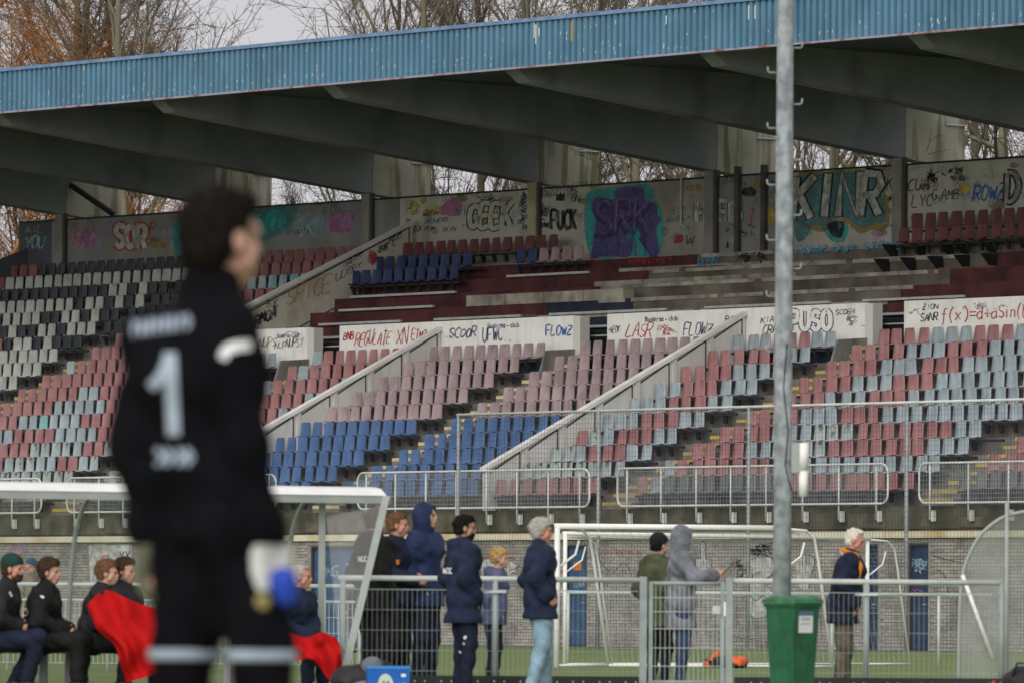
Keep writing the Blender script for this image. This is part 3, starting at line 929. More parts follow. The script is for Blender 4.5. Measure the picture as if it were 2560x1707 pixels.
def seat_blocks(k):
    """(u_start, u_end, align, anchor phrase) of the seat runs of a row"""
    A = AISLES
    if k < 10:
        b = [(U0+0.1, A[0]-AW, 'r', 'left of the far left aisle'), (A[0]+AW, A[1]-AW, 'l', 'right of the far left aisle'),
             (A[1]+AW, WALL_A-0.12, 'l', 'right of the aisle by the first board'),
             (WALL_A+0.12, A[2]-AW, 'l', 'right of the left grey dividing wall'), (A[2]+AW, WALL_B-0.12, 'l', 'right of the pink block aisle'),
             (WALL_B+0.12, A[3]-AW, 'l', 'right of the right grey dividing wall'), (A[3]+AW, A[4]-AW, 'l', 'right of the lamp pole aisle'),
             (A[4]+AW, U1, 'l', 'right of the far right aisle')]
        return b
    b = [(U0+0.1, -32.3 if k > 11 else A[0]-AW, 'l', 'right of the far end wall'), (-32.2 if k > 11 else A[0]+AW, WALL_C-0.12, 'l', 'left of the sloping graffiti wall')]
    if k == 17: b += [(WALL_C+0.15, uw(1418, 600, vrow(17)+0.6)[0], 'l', 'right of the graffiti wall top'), (uw(2278, 540, vrow(17)+0.6)[0], U1, 'l', 'under the top right graffiti wall')]
    if k == 16: b += [(uw(936, 635, vrow(16)+0.6)[0], uw(1210, 635, vrow(16)+0.6)[0], 'l', 'right of the graffiti wall top'), (uw(1290, 620, vrow(16)+0.6)[0], uw(1475, 620, vrow(16)+0.6)[0], 'l', 'below the short red top row'),
                      (uw(2245, 580, vrow(16)+0.6)[0], U1, 'l', 'under the top right graffiti wall')]
    if k == 15: b += [(uw(875, 690, vrow(15)+0.6)[0], uw(1160, 690, vrow(15)+0.6)[0], 'l', 'right of the graffiti wall foot')]
    return b
rnd = random.Random(21)
SEATS = []
for k in range(NROW):
    v = vrow(k)+0.60
    for (a, b, al, anchor) in seat_blocks(k):
        n = int((b-a)/SP+0.04)
        if n <= 0: continue
        mb = MB()       # continuous rail that carries the seats of the run
        mb.box(a+0.05, b-0.05, v-0.10, v-0.03, tread(k)+0.30, tread(k)+0.36)
        mb.build('seat_beam', m_dark, stand)
        for i in range(n):
            u = (a+SP*(i+0.5)) if al == 'l' else (b-SP*(n-i-0.5))
            c = pat_color(k, u)
            if c is None:
                if k >= 10:
                    c = 'R'
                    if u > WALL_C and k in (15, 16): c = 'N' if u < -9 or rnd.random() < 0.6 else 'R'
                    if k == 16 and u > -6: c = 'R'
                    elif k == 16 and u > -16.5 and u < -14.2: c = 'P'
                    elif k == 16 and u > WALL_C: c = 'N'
                elif WALL_A < u < WALL_B: c = 'P' if k >= 5 else 'B'
                elif u < AISLES[0]: c = 'W' if rnd.random() < 0.6 else 'K'
                elif u > AISLES[4]: c = 'R' if k else 'D'
                else: c = rnd.choice('RRL')
            if k >= 14 and u < UE+0.1: continue
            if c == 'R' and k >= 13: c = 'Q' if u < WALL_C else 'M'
            if c == '-': continue
            cnt = i+1 if al == 'l' else n-i
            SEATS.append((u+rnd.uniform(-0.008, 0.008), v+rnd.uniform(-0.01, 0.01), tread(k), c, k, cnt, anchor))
inview = []
for s in SEATS:
    px, py, Z = project(S(s[0], s[1], s[2]+0.6))
    if -15 < px < 2575: inview.append((Z, s, px, py))
inview.sort(key=lambda q: q[0])
singles = []
for Z, s, px, py in inview:
    if len(singles) >= 300: break
    if 1935 < px < 1985: continue
    singles.append(s)
sset = set(id(s) for s in singles)
TINY = {}
for s in singles:
    o = link_mesh('stadium_seat', SEATM[s[3]])
    o.matrix_world = Matrix.Translation(S(s[0], s[1], s[2])) @ Matrix.Rotation(ST_ANG+rnd.gauss(0, 0.05), 4, 'Z') @ Matrix.Rotation(rnd.gauss(0, 0.035), 4, 'X')
    tag(o, f"{SEATC[s[3]][0]} plastic seat, {ORD[s[4]+1]} row up, {ORD[s[5]]} {s[6]}", 'seat', 'plastic seats on the grandstand rows')
rest = [q[1] for q in inview if id(q[1]) not in sset]
chs = list(SEATC.keys())
nv = len(SV)
SVa = np.array(SV, float)
allv = np.zeros((len(rest)*nv, 3)); faces = []; mis = []; uvs = []
face_l = [list(f) for f in SF]
for r_, s in enumerate(rest):
    t = rnd.gauss(0, 0.05); ct, stt = math.cos(t), math.sin(t)
    q = SVa.copy(); x = q[:,0]*ct-q[:,1]*stt; y = q[:,0]*stt+q[:,1]*ct
    allv[r_*nv:(r_+1)*nv, 0] = x+s[0]; allv[r_*nv:(r_+1)*nv, 1] = y+s[1]; allv[r_*nv:(r_+1)*nv, 2] = q[:,2]+s[2]
    ci = chs.index(s[3])
    for fi, f in enumerate(face_l):
        faces.append([i+r_*nv for i in f]); mis.append(ci if fi < SM0 else len(chs))
me = bpy.data.meshes.new('stadium_seats')
me.from_pydata(allv.tolist(), [], faces)
for c in chs: me.materials.append(SEATC[c][1])
me.materials.append(m_dark)
me.polygons.foreach_set('material_index', mis)
uvl = me.uv_layers.new(name='UVMap')
vi = np.zeros(len(me.loops), int); me.loops.foreach_get('vertex_index', vi)
suv = np.array(SUV)[vi % nv]
uvl.data.foreach_set('uv', suv.astype(np.float32).ravel())
o = link_mesh('stadium_seats', me)
o.location = SO; o.rotation_euler = (0, 0, ST_ANG)
o['kind'] = 'stuff'
tag(o, 'all the farther plastic seats in rows of red, blue, pink, white and black', 'seats')
print('seats', len(SEATS), 'in view', len(inview))

# ================================================================== TERRACE RAILINGS
m_rail = mat('galvanised_white_rail', (0.52, 0.54, 0.52), 0.45, var=0.12, scale=3)
m_wire = mat('galvanised_wire', (0.34, 0.36, 0.36), 0.5)
RV = FWV-0.16
def terrace_rail(px0, px1, posts_px, label):
    zt = uw(1280, 1175, RV)[1]; zb = uw(1280, 1268, RV)[1]
    a = uw(px0, 1200, RV)[0]; b = uw(px1, 1200, RV)[0]
    root = empty('terrace_railing', label, 'railing', S((a+b)/2, RV, 0), ST_ANG, 'railings on the terrace edge')
    c = (a+b)/2; h = (b-a)/2; r = 0.22
    pts = []
    for (cx, cz, a0) in ((h-r, zt-r, 0), (-h+r, zt-r, 90), (-h+r, zb+r, 180), (h-r, zb+r, 270)):
        for t in range(0, 91, 15):
            q = R(a0+t); pts.append((cx+r*math.cos(q), 0, cz+r*math.sin(q)))
    pts.append(pts[0])
    mb = MB(); mb.tube(pts, 0.027, 8); mb.build('rail_frame', m_rail, root, smooth=True)
    us = [uw(p, 1200, RV)[0]-c for p in posts_px]
    for x in us:
        mb = MB(); mb.tube([(x, 0.012, zt-0.02), (x, 0.012, zb-0.36)], 0.024, 8); mb.build('post', m_rail, root, smooth=True)
        mb = MB(); mb.box(x+0.05, x+0.11, 0.0, 0.10, zb-0.40, zb-0.16); mb.box(x-0.03, x+0.05, 0.02, 0.06, zb-0.36, zb-0.30); mb.build('bracket', m_rail, root)
    mb = MB(); s = 0.055
    x = -h+0.08
    while x < h-0.06:
        e = 0.06 if min(x+h, h-x) < r*0.6 else 0.0
        mb.box(x-0.0028, x+0.0028, -0.003, 0.003, zb+e, zt-e); x += s
    z = zb+0.1
    while z < zt:
        mb.box(-h+0.03, h-0.03, -0.006, -0.003, z-0.0028, z+0.0028); z += 0.10
    mb.build('wire_infill', m_wire, root, kind='stuff')
def spread(a, b, n): return [a+(b-a)*i/(n-1) for i in range(n)]
terrace_rail(-160, 104, spread(-140, 86, 5), 'leftmost white railing on the terrace edge, cut by the picture edge')
terrace_rail(168, 690, spread(186, 672, 9), 'white terrace railing behind the goalkeeper in black')
terrace_rail(894, 1474, [915, 988, 1064, 1140, 1216, 1292, 1370, 1448], 'white terrace railing below the blue seats')
terrace_rail(1544, 2220, [1567, 1652, 1740, 1826, 1914, 2006, 2096, 2190], 'white terrace railing behind the lamp pole')
terrace_rail(2298, 2900, [2324, 2420, 2520, 2620], 'rightmost white terrace railing above the clear dugout')

# ================================================================== TALL BALL NET
m_galv = mat('galvanised_pole', (0.28, 0.31, 0.31), 0.5, var=0.15, scale=4)
m_net = mat('dark_net', (0.035, 0.04, 0.05), 0.8)
NV = -6.2
un = [uw(px, 1100, NV)[0] for px in (1146, 1497, 1872, 2267)]
un.append(un[-1]+(un[-1]-un[-2])); un.append(un[-1]+(un[-2]-un[-3]))
NT = uw(1500, 1027, NV)[1]
net = empty('ball_catch_net', 'tall ball net on thin grey poles in front of the stand', 'net', S(un[0], NV, 0), ST_ANG)
for i, x in enumerate(un):
    mb = MB(); mb.tube([(x-un[0], 0, 0), (x-un[0], 0, NT)], 0.045, 8); mb.build('net_pole', m_galv, net, smooth=True)
mb = MB(); mb.tube([(-0.05, 0, NT), (un[-1]-un[0], 0, NT)], 0.035, 8); mb.build('top_rail', m_rail, net, smooth=True)
mb = MB(); x = 0.0; L = un[-1]-un[0]
while x < L:
    mb.box(x-0.0020, x+0.0020, -0.052, -0.048, 0.05, NT); x += 0.105
z = 0.1
while z < NT:
    mb.box(0, L, -0.056, -0.052, z-0.0020, z+0.0020); z += 0.105
mb.build('netting', m_net, net, kind='stuff')
# ================================================================== GRAFFITI AND LETTERING
def gm(name, c, rough=0.8):
    """worn sprayed paint: the coat is thin and patchy, the wall shows through"""
    m = mat('paint_'+name, c, rough, var=0.18, scale=2.5)
    nt = m.node_tree; b = nt.nodes['Principled BSDF']
    g_ = nt.nodes.new('ShaderNodeNewGeometry'); n = nt.nodes.new('ShaderNodeTexNoise'); n.inputs['Scale'].default_value = 4.5; n.inputs['Detail'].default_value = 6; n.inputs['Roughness'].default_value = 0.65
    mr = nt.nodes.new('ShaderNodeMapRange'); mr.inputs['From Min'].default_value = 0.34; mr.inputs['From Max'].default_value = 0.58; mr.inputs['To Min'].default_value = 0.30; mr.inputs['To Max'].default_value = 0.94
    nt.links.new(g_.outputs['Position'], n.inputs['Vector']); nt.links.new(n.outputs['Fac'], mr.inputs['Value']); nt.links.new(mr.outputs[0], b.inputs['Alpha'])
    return m
K_ = gm('black', (0.018, 0.018, 0.022)); RD = gm('red', (0.42, 0.035, 0.04)); BL_ = gm('blue', (0.045, 0.13, 0.38)); NB = gm('navy', (0.03, 0.04, 0.14))
WH = gm('white', (0.52, 0.52, 0.50)); GY = gm('grey', (0.34, 0.34, 0.34)); PU = gm('purple', (0.115, 0.075, 0.25)); TE = gm('teal', (0.05, 0.36, 0.36))
PK = gm('pink', (0.45, 0.13, 0.29)); YE = gm('ochre', (0.52, 0.36, 0.06)); GO = gm('gold', (0.30, 0.22, 0.06)); LB = gm('light_blue', (0.28, 0.43, 0.52)); DT = gm('dark_teal', (0.08, 0.22, 0.24))
LK = gm('lilac', (0.33, 0.24, 0.40)); OR = gm('orange', (0.48, 0.22, 0.05)); CY = gm('cyan', (0.05, 0.25, 0.42)); FP = gm('faded_pink', (0.36, 0.26, 0.32)); DR = gm('dull_red', (0.30, 0.07, 0.06))
MV = gm('mauve_dark', (0.06, 0.04, 0.10))

def plane_fn(v, eps=-0.006):
    def fn(px, py, layer):
        vv = v+eps-0.004*layer
        q = uw(px, py, vv)
        return (q[0], vv, q[1])
    return fn
def words(P, text, x, y, lw, h, w, m, layer=0, seed=1, jit=0.12, slope=-0.05, slant=0.15, gap=0.25):
    for st in tstrokes(text, x, y, lw, h, gap, slope, slant, jit, random.Random(seed)):
        P.line(st, w, m, layer)
def bubble(P, text, x, y, lw, h, fill, edge, wf, we, layer=0, seed=1, jit=0.12, slope=-0.06, slant=0.05, gap=0.35):
    sts = tstrokes(text, x, y, lw, h, gap, slope, slant, jit, random.Random(seed))
    for st in sts: P.line(st, wf+2*we, edge, layer)
    for st in sts: P.line(st, wf, fill, layer+1)
def scribble(P, x0, x1, y0, y1, n, w, m, layer=0, seed=1, slope=-0.06):
    r = random.Random(seed)
    for i in range(n):
        cx, cy = r.uniform(x0, x1), r.uniform(y0, y1); cy += slope*(cx-x0)
        s = r.uniform(6, 14)
        pts = [(cx+r.uniform(-s, s), cy+r.uniform(-s, s)*0.8) for _ in range(r.randint(4, 7))]
        P.line(pts, w, m, layer)
def blob(P, cx, cy, rx, ry, m, layer=0, seed=1, n=11, rough=0.18):
    r = random.Random(seed)
    P.fill([(cx+rx*math.cos(2*math.pi*i/n)*(1+r.uniform(-rough, rough)), cy+ry*math.sin(2*math.pi*i/n)*(1+r.uniform(-rough, rough))) for i in range(n)], m, layer)

fnw = plane_fn(BACK_V)
P = Paint(fnw)        # far left slate panel
words(P, 'YOU', 62, 622, 13, 30, 4, LB, seed=3); words(P, 'AIL', 64, 585, 12, 18, 2.5, GY, seed=4)
P.build('graffiti', bw[48])
P = Paint(fnw)        # grey bay with the red outlined piece
blob(P, 205, 592, 32, 30, FP, 0, 3); blob(P, 232, 598, 22, 26, LK, 1, 5); words(P, 'SRO', 180, 612, 16, 34, 5, PK, 2, 5)
bubble(P, 'SOR', 288, 618, 22, 56, WH, RD, 13, 4, 0, 7, 0.06, 0.03, 0.02, 0.22)
words(P, 'P', 373, 584, 13, 26, 4, RD, 0, 2); words(P, 'now', 376, 606, 7, 10, 1.4, K_, 0, 3); words(P, 'THUI', 374, 607, 6, 12, 1.5, K_, 0, 3)
P.fill([(432, 560), (470, 548), (476, 628), (440, 640)], TE, 0); 
P.build('graffiti', bw[130])
P = Paint(fnw)        # teal and pink bay
P.fill([(560, 540), (700, 515), (742, 520), (730, 560), (700, 585), (640, 610), (560, 615)], TE if False else DT, 0)
P.fill([(632, 545), (700, 525), (712, 560), (640, 590)], TE, 1)
scribble(P, 735, 805, 540, 590, 14, 3, LB, 1, 4); words(P, 'SKE', 738, 592, 20, 46, 4, LB, 2, 5); 
bubble(P, 'ACD', 824, 582, 15, 42, PK, LK, 7, 3.5, 1, 6, 0.1)
P.build('graffiti', bw[533])
P = Paint(fnw)        # cream bay with the tags
scribble(P, 1020, 1095, 508, 540, 9, 5, YE, 0, 2); blob(P, 1132, 520, 27, 24, PK, 0, 8); scribble(P, 1118, 1150, 510, 535, 6, 3, LK, 1, 9)
for i, (t, x, y) in enumerate((('SKEN', 1058, 560), ('RNM', 1062, 577), ('SKIN', 1105, 580), ('MKE', 1056, 545), ('WEG', 1012, 585), ('ENS', 1095, 556))):
    words(P, t, x, y, 7, 11, 1.7, NB if t != 'WEG' else K_, 1, 20+i)
bubble(P, 'GEEK', 1172, 570, 21, 58, m_wall_cream, K_, 12, 3.0, 1, 31, 0.08, -0.06, 0.08, 0.3)
scribble(P, 1302, 1318, 480, 575, 26, 1.5, NB, 0, 12); scribble(P, 1195, 1230, 492, 505, 6, 1.5, NB, 0, 13)
P.build('graffiti', bw[1000])
P = Paint(fnw)        # black tag with white outline and crown
P.fill([(1390, 503), (1390, 484), (1396, 492), (1401, 480), (1406, 492), (1412, 482), (1412, 503)], K_, 0, False)
bubble(P, 'FUCK', 1378, 574, 13, 48, K_, WH, 8, 3, 0, 14, 0.05, -0.02, 0.0, 0.25)
words(P, 'SINK', 1345, 570, 6, 13, 3, K_, 2, 15, 0.05, 0.0, 0.1); words(P, 'BN', 1428, 505, 9, 18, 2.2, K_, 1, 16); scribble(P, 1345, 1360, 515, 555, 10, 1.5, NB, 0, 4)
P.build('graffiti', bw[1333])
P = Paint(fnw)        # the big purple and teal piece
P.fill([(1462, 505), (1480, 478), (1560, 466), (1622, 462), (1640, 500), (1655, 530), (1660, 575), (1652, 620), (1640, 640), (1560, 642), (1490, 645), (1464, 600)], TE, 0)
P.fill([(1478, 520), (1492, 492), (1530, 500), (1545, 472), (1605, 470), (1612, 505), (1640, 508), (1645, 540), (1655, 548), (1640, 575), (1648, 632), (1625, 642), (1610, 590), (1590, 570), (1575, 640), (1530, 640), (1500, 642), (1478, 640), (1490, 560)], PU, 1)
for st in tstrokes('SRK', 1488, 590, 38, 80, 0.25, -0.04, 0.05, 0.08, random.Random(5)): P.line(st, 20, MV, 2); 
for st in tstrokes('SRK', 1488, 588, 38, 80, 0.25, -0.04, 0.05, 0.08, random.Random(5)): P.line(st, 12, PU, 3)
for st in tstrokes('SRK', 1490, 584, 38, 78, 0.25, -0.04, 0.05, 0.10, random.Random(6)): P.line(st, 1.8, LK, 4)
for x in (1515, 1545, 1588, 1612): P.line([(x, 595), (x+1, 615), (x, 640)], 2, MV, 3)
P.fill([(1565, 590), (1585, 565), (1602, 590), (1590, 600), (1582, 590), (1572, 602)], TE, 3)
words(P, 'O', 1655, 590, 10, 20, 2, K_, 0, 3); P.fill([(1685, 608), (1705, 605), (1706, 588), (1686, 590)], RD, 0)
bubble(P, 'HUFB', 1742, 556, 20, 48, WH, K_, 12, 2.2, 0, 41, 0.07, -0.03, 0.0, 0.4)
words(P, 'W', 1714, 610, 20, 22, 2.5, K_, 0, 8)
P.build('graffiti', bw[1475])
P = Paint(fnw)
bubble(P, 'B', 1832, 552, 20, 46, WH, K_, 12, 2.2, 0, 44, 0.05, -0.03, 0.0, 0.4)
words(P, 'T', 1870, 565, 12, 40, 3, RD, 0, 9); blob(P, 1925, 540, 12, 22, YE, 0, 3); blob(P, 1872, 480, 18, 12, K_, 0, 5); scribble(P, 1790, 1900, 500, 620, 8, 2, K_, 0, 5)
P.build('graffiti', bw[1780])
P = Paint(fnw)        # big white letters with gold outline
sh = [(1985, 470), (2000, 432), (2060, 430), (2110, 426), (2180, 424), (2205, 440), (2212, 480), (2225, 520), (2222, 560), (2205, 580), (2180, 575), (2150, 585), (2120, 560), (2090, 562), (2060, 580), (2030, 575), (1990, 555)]
P.fill(sh, GO, 0); P.fill([(2055, 560), (2075, 600), (2110, 605), (2118, 560)], TE, 0); P.fill([(1986, 545), (1990, 600), (2012, 598), (2030, 560)], DT, 0); P.fill([(2070, 560), (2080, 590), (2105, 592), (2108, 555)], K_, 1)
P.fill([(1988, 475), (2003, 440), (2060, 436), (2112, 432), (2175, 430), (2196, 445), (2203, 485), (2214, 522), (2210, 555), (2186, 560), (2150, 570), (2118, 545), (2085, 548), (2050, 565), (1992, 545)], DT, 1)
for st in tstrokes('KINR', 1980, 550, 46, 110, 0.24, -0.05, 0.10, 0.03, random.Random(3)): P.line(st, 27, K_, 2, False)
for st in tstrokes('KINR', 1980, 548, 46, 106, 0.24, -0.05, 0.10, 0.03, random.Random(3)): P.line(st, 18, WH, 3, False)
words(P, 'SKR', 2198, 478, 14, 38, 3.2, K_, 1, 8); words(P, '*', 2218, 505, 12, 18, 2.5, K_, 1, 8); words(P, 'I', 2238, 550, 8, 38, 3.5, K_, 1, 8)
P.build('graffiti', bw[1985])
P = Paint(fnw)
words(P, 'CUA', 2268, 478, 15, 32, 3, K_, 1, 8); words(P, 'LYC', 2280, 518, 14, 30, 2.4, K_, 1, 9); scribble(P, 2315, 2430, 430, 455, 14, 2.6, K_, 0, 6); words(P, 'G AMB', 2328, 500, 12, 24, 2.2, K_, 1, 10)
words(P, 'ROWZ', 2432, 502, 16, 36, 5, BL_, 1, 10); bubble(P, 'DI', 2515, 505, 30, 72, GY, K_, 10, 5, 1, 12, 0.05); blob(P, 2410, 470, 16, 12, YE, 0, 4); words(P, 'M', 2278, 550, 10, 18, 2, K_, 0, 8)
P.build('graffiti', bw[2255])
# older faint tags all along the back wall
rt = random.Random(99)
LET = 'ABCDEFGHIKLMNOPRSTUVWZ'
for key, (x0, x1, y0, y1) in {130: (150, 520, 560, 625), 533: (560, 910, 520, 600), 1000: (1010, 1320, 490, 585), 1333: (1345, 1470, 470, 570), 1475: (1480, 1775, 470, 635), 1780: (1790, 1975, 450, 620), 1985: (1995, 2250, 425, 600), 2255: (2265, 2560, 410, 520)}.items():
    P = Paint(plane_fn(BACK_V, -0.003))
    for i in range(int((x1-x0)/11)):
        m_ = rt.choice((GY, K_, LK, FP, NB, DT, GY, FP)); x, y = rt.uniform(x0, x1-30), rt.uniform(y0, y1)-0.06*0; y -= 0.05*(x-x0)
        words(P, ''.join(rt.choice(LET) for _ in range(rt.randint(2, 4))), x, y, rt.uniform(5, 11), rt.uniform(8, 20), rt.uniform(1.0, 2.0), m_, 0, i, 0.25)
    for i in range(6):
        blob(P, rt.uniform(x0, x1), rt.uniform(y0, y1), rt.uniform(10, 26), rt.uniform(6, 16), rt.choice((GY, FP, GO, GY)), -0.4, i)
    P.build('faint_tags', bw[key])
# bare rows under the wall
P = Paint(plane_fn(vrow(17)-0.05))
words(P, 'PORNO DIXIE ?', 1572, 661, 7, 10, 2, RD, 0, 3, 0.1, -0.05)
words(P, 'UDSN', 1745, 663, 10, 16, 4, CY, 0, 4); words(P, 'ROWZ DUY STONE', 1990, 635, 16, 18, 4.5, CY, 0, 6); scribble(P, 1840, 1925, 640, 655, 9, 2, K_, 0, 4)
P.build('graffiti', stand)

# sloping upper wall
def fnC(px, py, layer):
    # the wall stands across the rows: plane u = WALL_C + half thickness
    uu = WALL_C+0.084+0.004*layer; py = py+15
    d = ray(px, py); o_ = Vector((0, 0, CAM_H))-SO
    t = (uu-(o_.x*UX+o_.y*UY))/(d.x*UX+d.y*UY)
    p = Vector((0, 0, CAM_H))+d*t; q = to_uvw(p)
    return (uu, q[1], q[2])
P = Paint(fnC)
words(P, 'BJC', 668, 754, 8, 17, 2.0, NB, 1, 2, 0.05, -0.1, 0.0); words(P, 'RMOA', 636, 802, 11, 26, 5, K_, 1, 3, 0.1, -0.45)
words(P, 'SPICE', 715, 752, 18, 42, 2.4, OR, 1, 4, 0.1, -0.35); words(P, 'UDO', 838, 690, 12, 20, 1.6, NB, 1, 5, 0.1, -0.5)
for i, (t, x, y) in enumerate((('OMT', 858, 655), ('ATK', 872, 640), ('ODY', 870, 664), ('EN', 885, 628))): words(P, t, x, y, 9, 10, 2, NB, 1, 30+i, 0.1, -0.4)
blob(P, 931, 630, 13, 18, RD, 1, 4); words(P, '880C', 945, 618, 10, 15, 3, K_, 1, 9, 0.1, -0.45); words(P, 'AKE', 970, 596, 10, 20, 3, K_, 1, 10, 0.1, -0.5)
P.build('graffiti', wallC)

# writing on the white boards
def bfn(): return plane_fn(BOARD_V)
def ftext(txt, px, py, hpx, m, parent, v=BOARD_V, bold=0.012, wide=1.0):
    cu = bpy.data.curves.new('lettering', 'FONT'); cu.body = txt; cu.size = 1.0; cu.offset = bold
    o = bpy.data.objects.new('lettering', cu); COL.objects.link(o)
    dg = bpy.context.evaluated_depsgraph_get()
    me = bpy.data.meshes.new_from_object(o.evaluated_get(dg)); bpy.data.objects.remove(o)
    x0 = uw(px, py, v)
    h = uw(px, py-hpx, v)[1]-x0[1]
    vs = np.array([p.co[:] for p in me.vertices]); s = h/0.7
    for i, p in enumerate(me.vertices): p.co = (x0[0]+vs[i][0]*s*wide, v-0.006, x0[1]+vs[i][1]*s)
    me.materials.clear(); me.materials.append(m)
    o = link_mesh('lettering', me, parent); o['kind'] = 'stuff'; return o
ftext('Business Club', 692, 845, 11, NB, board_objs[0], bold=0.03, wide=1.1)
P = Paint(bfn()); P.line([(708, 838), (722, 830), (742, 831), (752, 838)], 1.6, NB, 0)
words(P, 'NUPS', 646, 868, 9, 22, 1.6, K_, 1, 3); words(P, 'NUP', 686, 872, 8, 16, 1.6, K_, 1, 4); words(P, 'NUPSY', 714, 868, 7, 20, 1.6, K_, 1, 5); P.build('graffiti', board_objs[0])
P = Paint(bfn())
words(P, 'BNB', 858, 850, 7, 18, 3, RD, 1, 3); words(P, 'REGULATE', 886, 864, 9, 32, 2.4, RD, 1, 4, 0.2, -0.08, 0.22, 0.25); words(P, 'XN', 990, 860, 12, 34, 2.4, RD, 1, 5, 0.2); words(P, 'ETM3', 1028, 848, 7.5, 24, 2.4, RD, 1, 6, 0.2)
words(P, '..', 1110, 842, 4, 20, 3, NB, 1, 7); words(P, 'SCOOR', 1122, 845, 11, 25, 3.0, NB, 1, 7, 0.2, -0.02, 0.2, 0.25); words(P, 'UFWC..', 1206, 852, 10, 36, 3.0, NB, 1, 8, 0.12, -0.02, 0.05, 0.3)
words(P, 'FLOWZ', 1364, 838, 11, 24, 3.8, BL_, 1, 9, 0.2, -0.02, 0.1, 0.2)
P.build('graffiti', board_objs[1]); ftext('Business - club', 1218, 821, 12.5, NB, board_objs[1], bold=0.03, wide=1.25)
P = Paint(bfn())
words(P, '-NEOK-', 1518, 832, 5, 16, 1.6, K_, 1, 3); words(P, 'LASR', 1564, 842, 15, 34, 2.6, RD, 1, 4, 0.15, -0.02, 0.3, 0.05); scribble(P, 1652, 1690, 815, 832, 8, 1.6, RD, 0, 5, 0)
words(P, 'FLOWZ.', 1708, 838, 12, 28, 2.8, NB, 1, 6, 0.2, -0.06, 0.2, 0.2); words(P, 'BONR', 1812, 808, 10, 18, 2.2, K_, 1, 7)
words(P, 'KIA', 1902, 808, 9, 16, 2.2, NB, 1, 8); words(P, 'CRA', 1906, 835, 10, 22, 2.6, K_, 1, 9)
bubble(P, 'PUSO', 1975, 826, 20, 48, m_board, NB, 11, 2.8, 1, 10, 0.08, -0.02, 0.0, 0.35); words(P, 'SCORR', 2088, 787, 8, 12, 2, K_, 3, 11); scribble(P, 2105, 2158, 790, 815, 9, 2, GY, 0, 12, 0)
P.build('graffiti', board_objs[2]); ftext('Business - club', 1612, 805, 12.5, NB, board_objs[2], bold=0.03, wide=1.25)
P = Paint(bfn())
words(P, 'f(x)=d+a', 2352, 802, 16, 30, 3, RD, 1, 3, 0.03, -0.045, 0.05, 0.12); words(P, 'Sin(b', 2496, 795, 13, 32, 3, RD, 1, 4, 0.03, -0.045, 0.05, 0.15)
words(P, 'SANR', 2300, 803, 9, 18, 2.8, K_, 1, 5); words(P, 'ZION', 2306, 774, 8, 12, 2, K_, 1, 6); scribble(P, 2408, 2510, 766, 772, 10, 1.8, GY, 0, 7, -0.04); scribble(P, 2270, 2290, 775, 785, 4, 1.4, FP, 0, 8)
P.build('graffiti', board_objs[3])

# brick wall drawings
P = Paint(plane_fn(FWV, -0.012))
words(P, 'NEVER FORGET ME IN', 1492, 1384, 5, 9, 1.8, DR, 0, 3, 0.05, 0.0, 0.0, 0.3)
def hand_drawing(cx, cy, s, m1):
    P.fill([(cx-18*s, cy+10*s), (cx-16*s, cy-12*s), (cx-6*s, cy-10*s), (cx-6*s, cy-46*s), (cx, cy-52*s), (cx+6*s, cy-46*s), (cx+7*s, cy-10*s), (cx+19*s, cy-8*s), (cx+20*s, cy+16*s), (cx+10*s, cy+36*s), (cx-10*s, cy+36*s)], m1, 0)
    P.line([(cx-18*s, cy+10*s), (cx-16*s, cy-12*s), (cx-6*s, cy-10*s), (cx-6*s, cy-46*s), (cx, cy-52*s), (cx+6*s, cy-46*s), (cx+7*s, cy-10*s), (cx+19*s, cy-8*s), (cx+20*s, cy+16*s), (cx+10*s, cy+36*s), (cx-10*s, cy+36*s)], 1.8, K_, 1, closed=True)
hand_drawing(1757, 1405, 1.0, WH)
P.fill([(1990, 1400), (1996, 1388), (2012, 1386), (2032, 1390), (2036, 1410), (2026, 1440), (2022, 1470), (2000, 1470), (1992, 1430)], WH, 0); P.line([(1990, 1400), (1996, 1388), (2012, 1386), (2032, 1390), (2036, 1410), (2026, 1440), (2022, 1470)], 1.8, K_, 1)
for x in (2006, 2016, 2024): P.line([(x, 1388), (x, 1412)], 1.5, K_, 1)
P.fill([(1876, 1398), (1905, 1390), (1930, 1396), (1934, 1430), (1905, 1450), (1930, 1485), (1926, 1530), (1880, 1540), (1868, 1480), (1884, 1440)], WH, 0)
P.line([(1876, 1398), (1905, 1390), (1930, 1396), (1934, 1430), (1905, 1450), (1880, 1440), (1900, 1428)], 2, K_, 1); P.line([(1870, 1480), (1888, 1500), (1910, 1488), (1924, 1510)], 2, K_, 1)
scribble(P, 1876, 1930, 1365, 1385, 26, 2.5, K_, 0, 3, 0); scribble(P, 1838, 1868, 1395, 1440, 12, 1.8, K_, 0, 5, 0); P.line([(1800, 1560), (1840, 1590), (1900, 1600)], 1.6, K_, 0); P.line([(1500, 1400), (1530, 1430), (1560, 1405), (1580, 1440)], 1.6, K_, 0)
P.line([(1590, 1480), (1620, 1510), (1660, 1500)], 1.6, K_, 0); P.line([(2330, 1388), (2380, 1400), (2420, 1410)], 1.6, K_, 0); P.line([(2340, 1420), (2362, 1440), (2370, 1480)], 1.4, K_, 0)
for (a, b) in (((1196, 1398), (1222, 1392)), ((1262, 1398), (1290, 1396)), ((1272, 1425), (1300, 1412)), ((1184, 1440), (1204, 1425))): P.line([a, ((a[0]+b[0])/2, a[1]-4), b], 3, DR, 0)
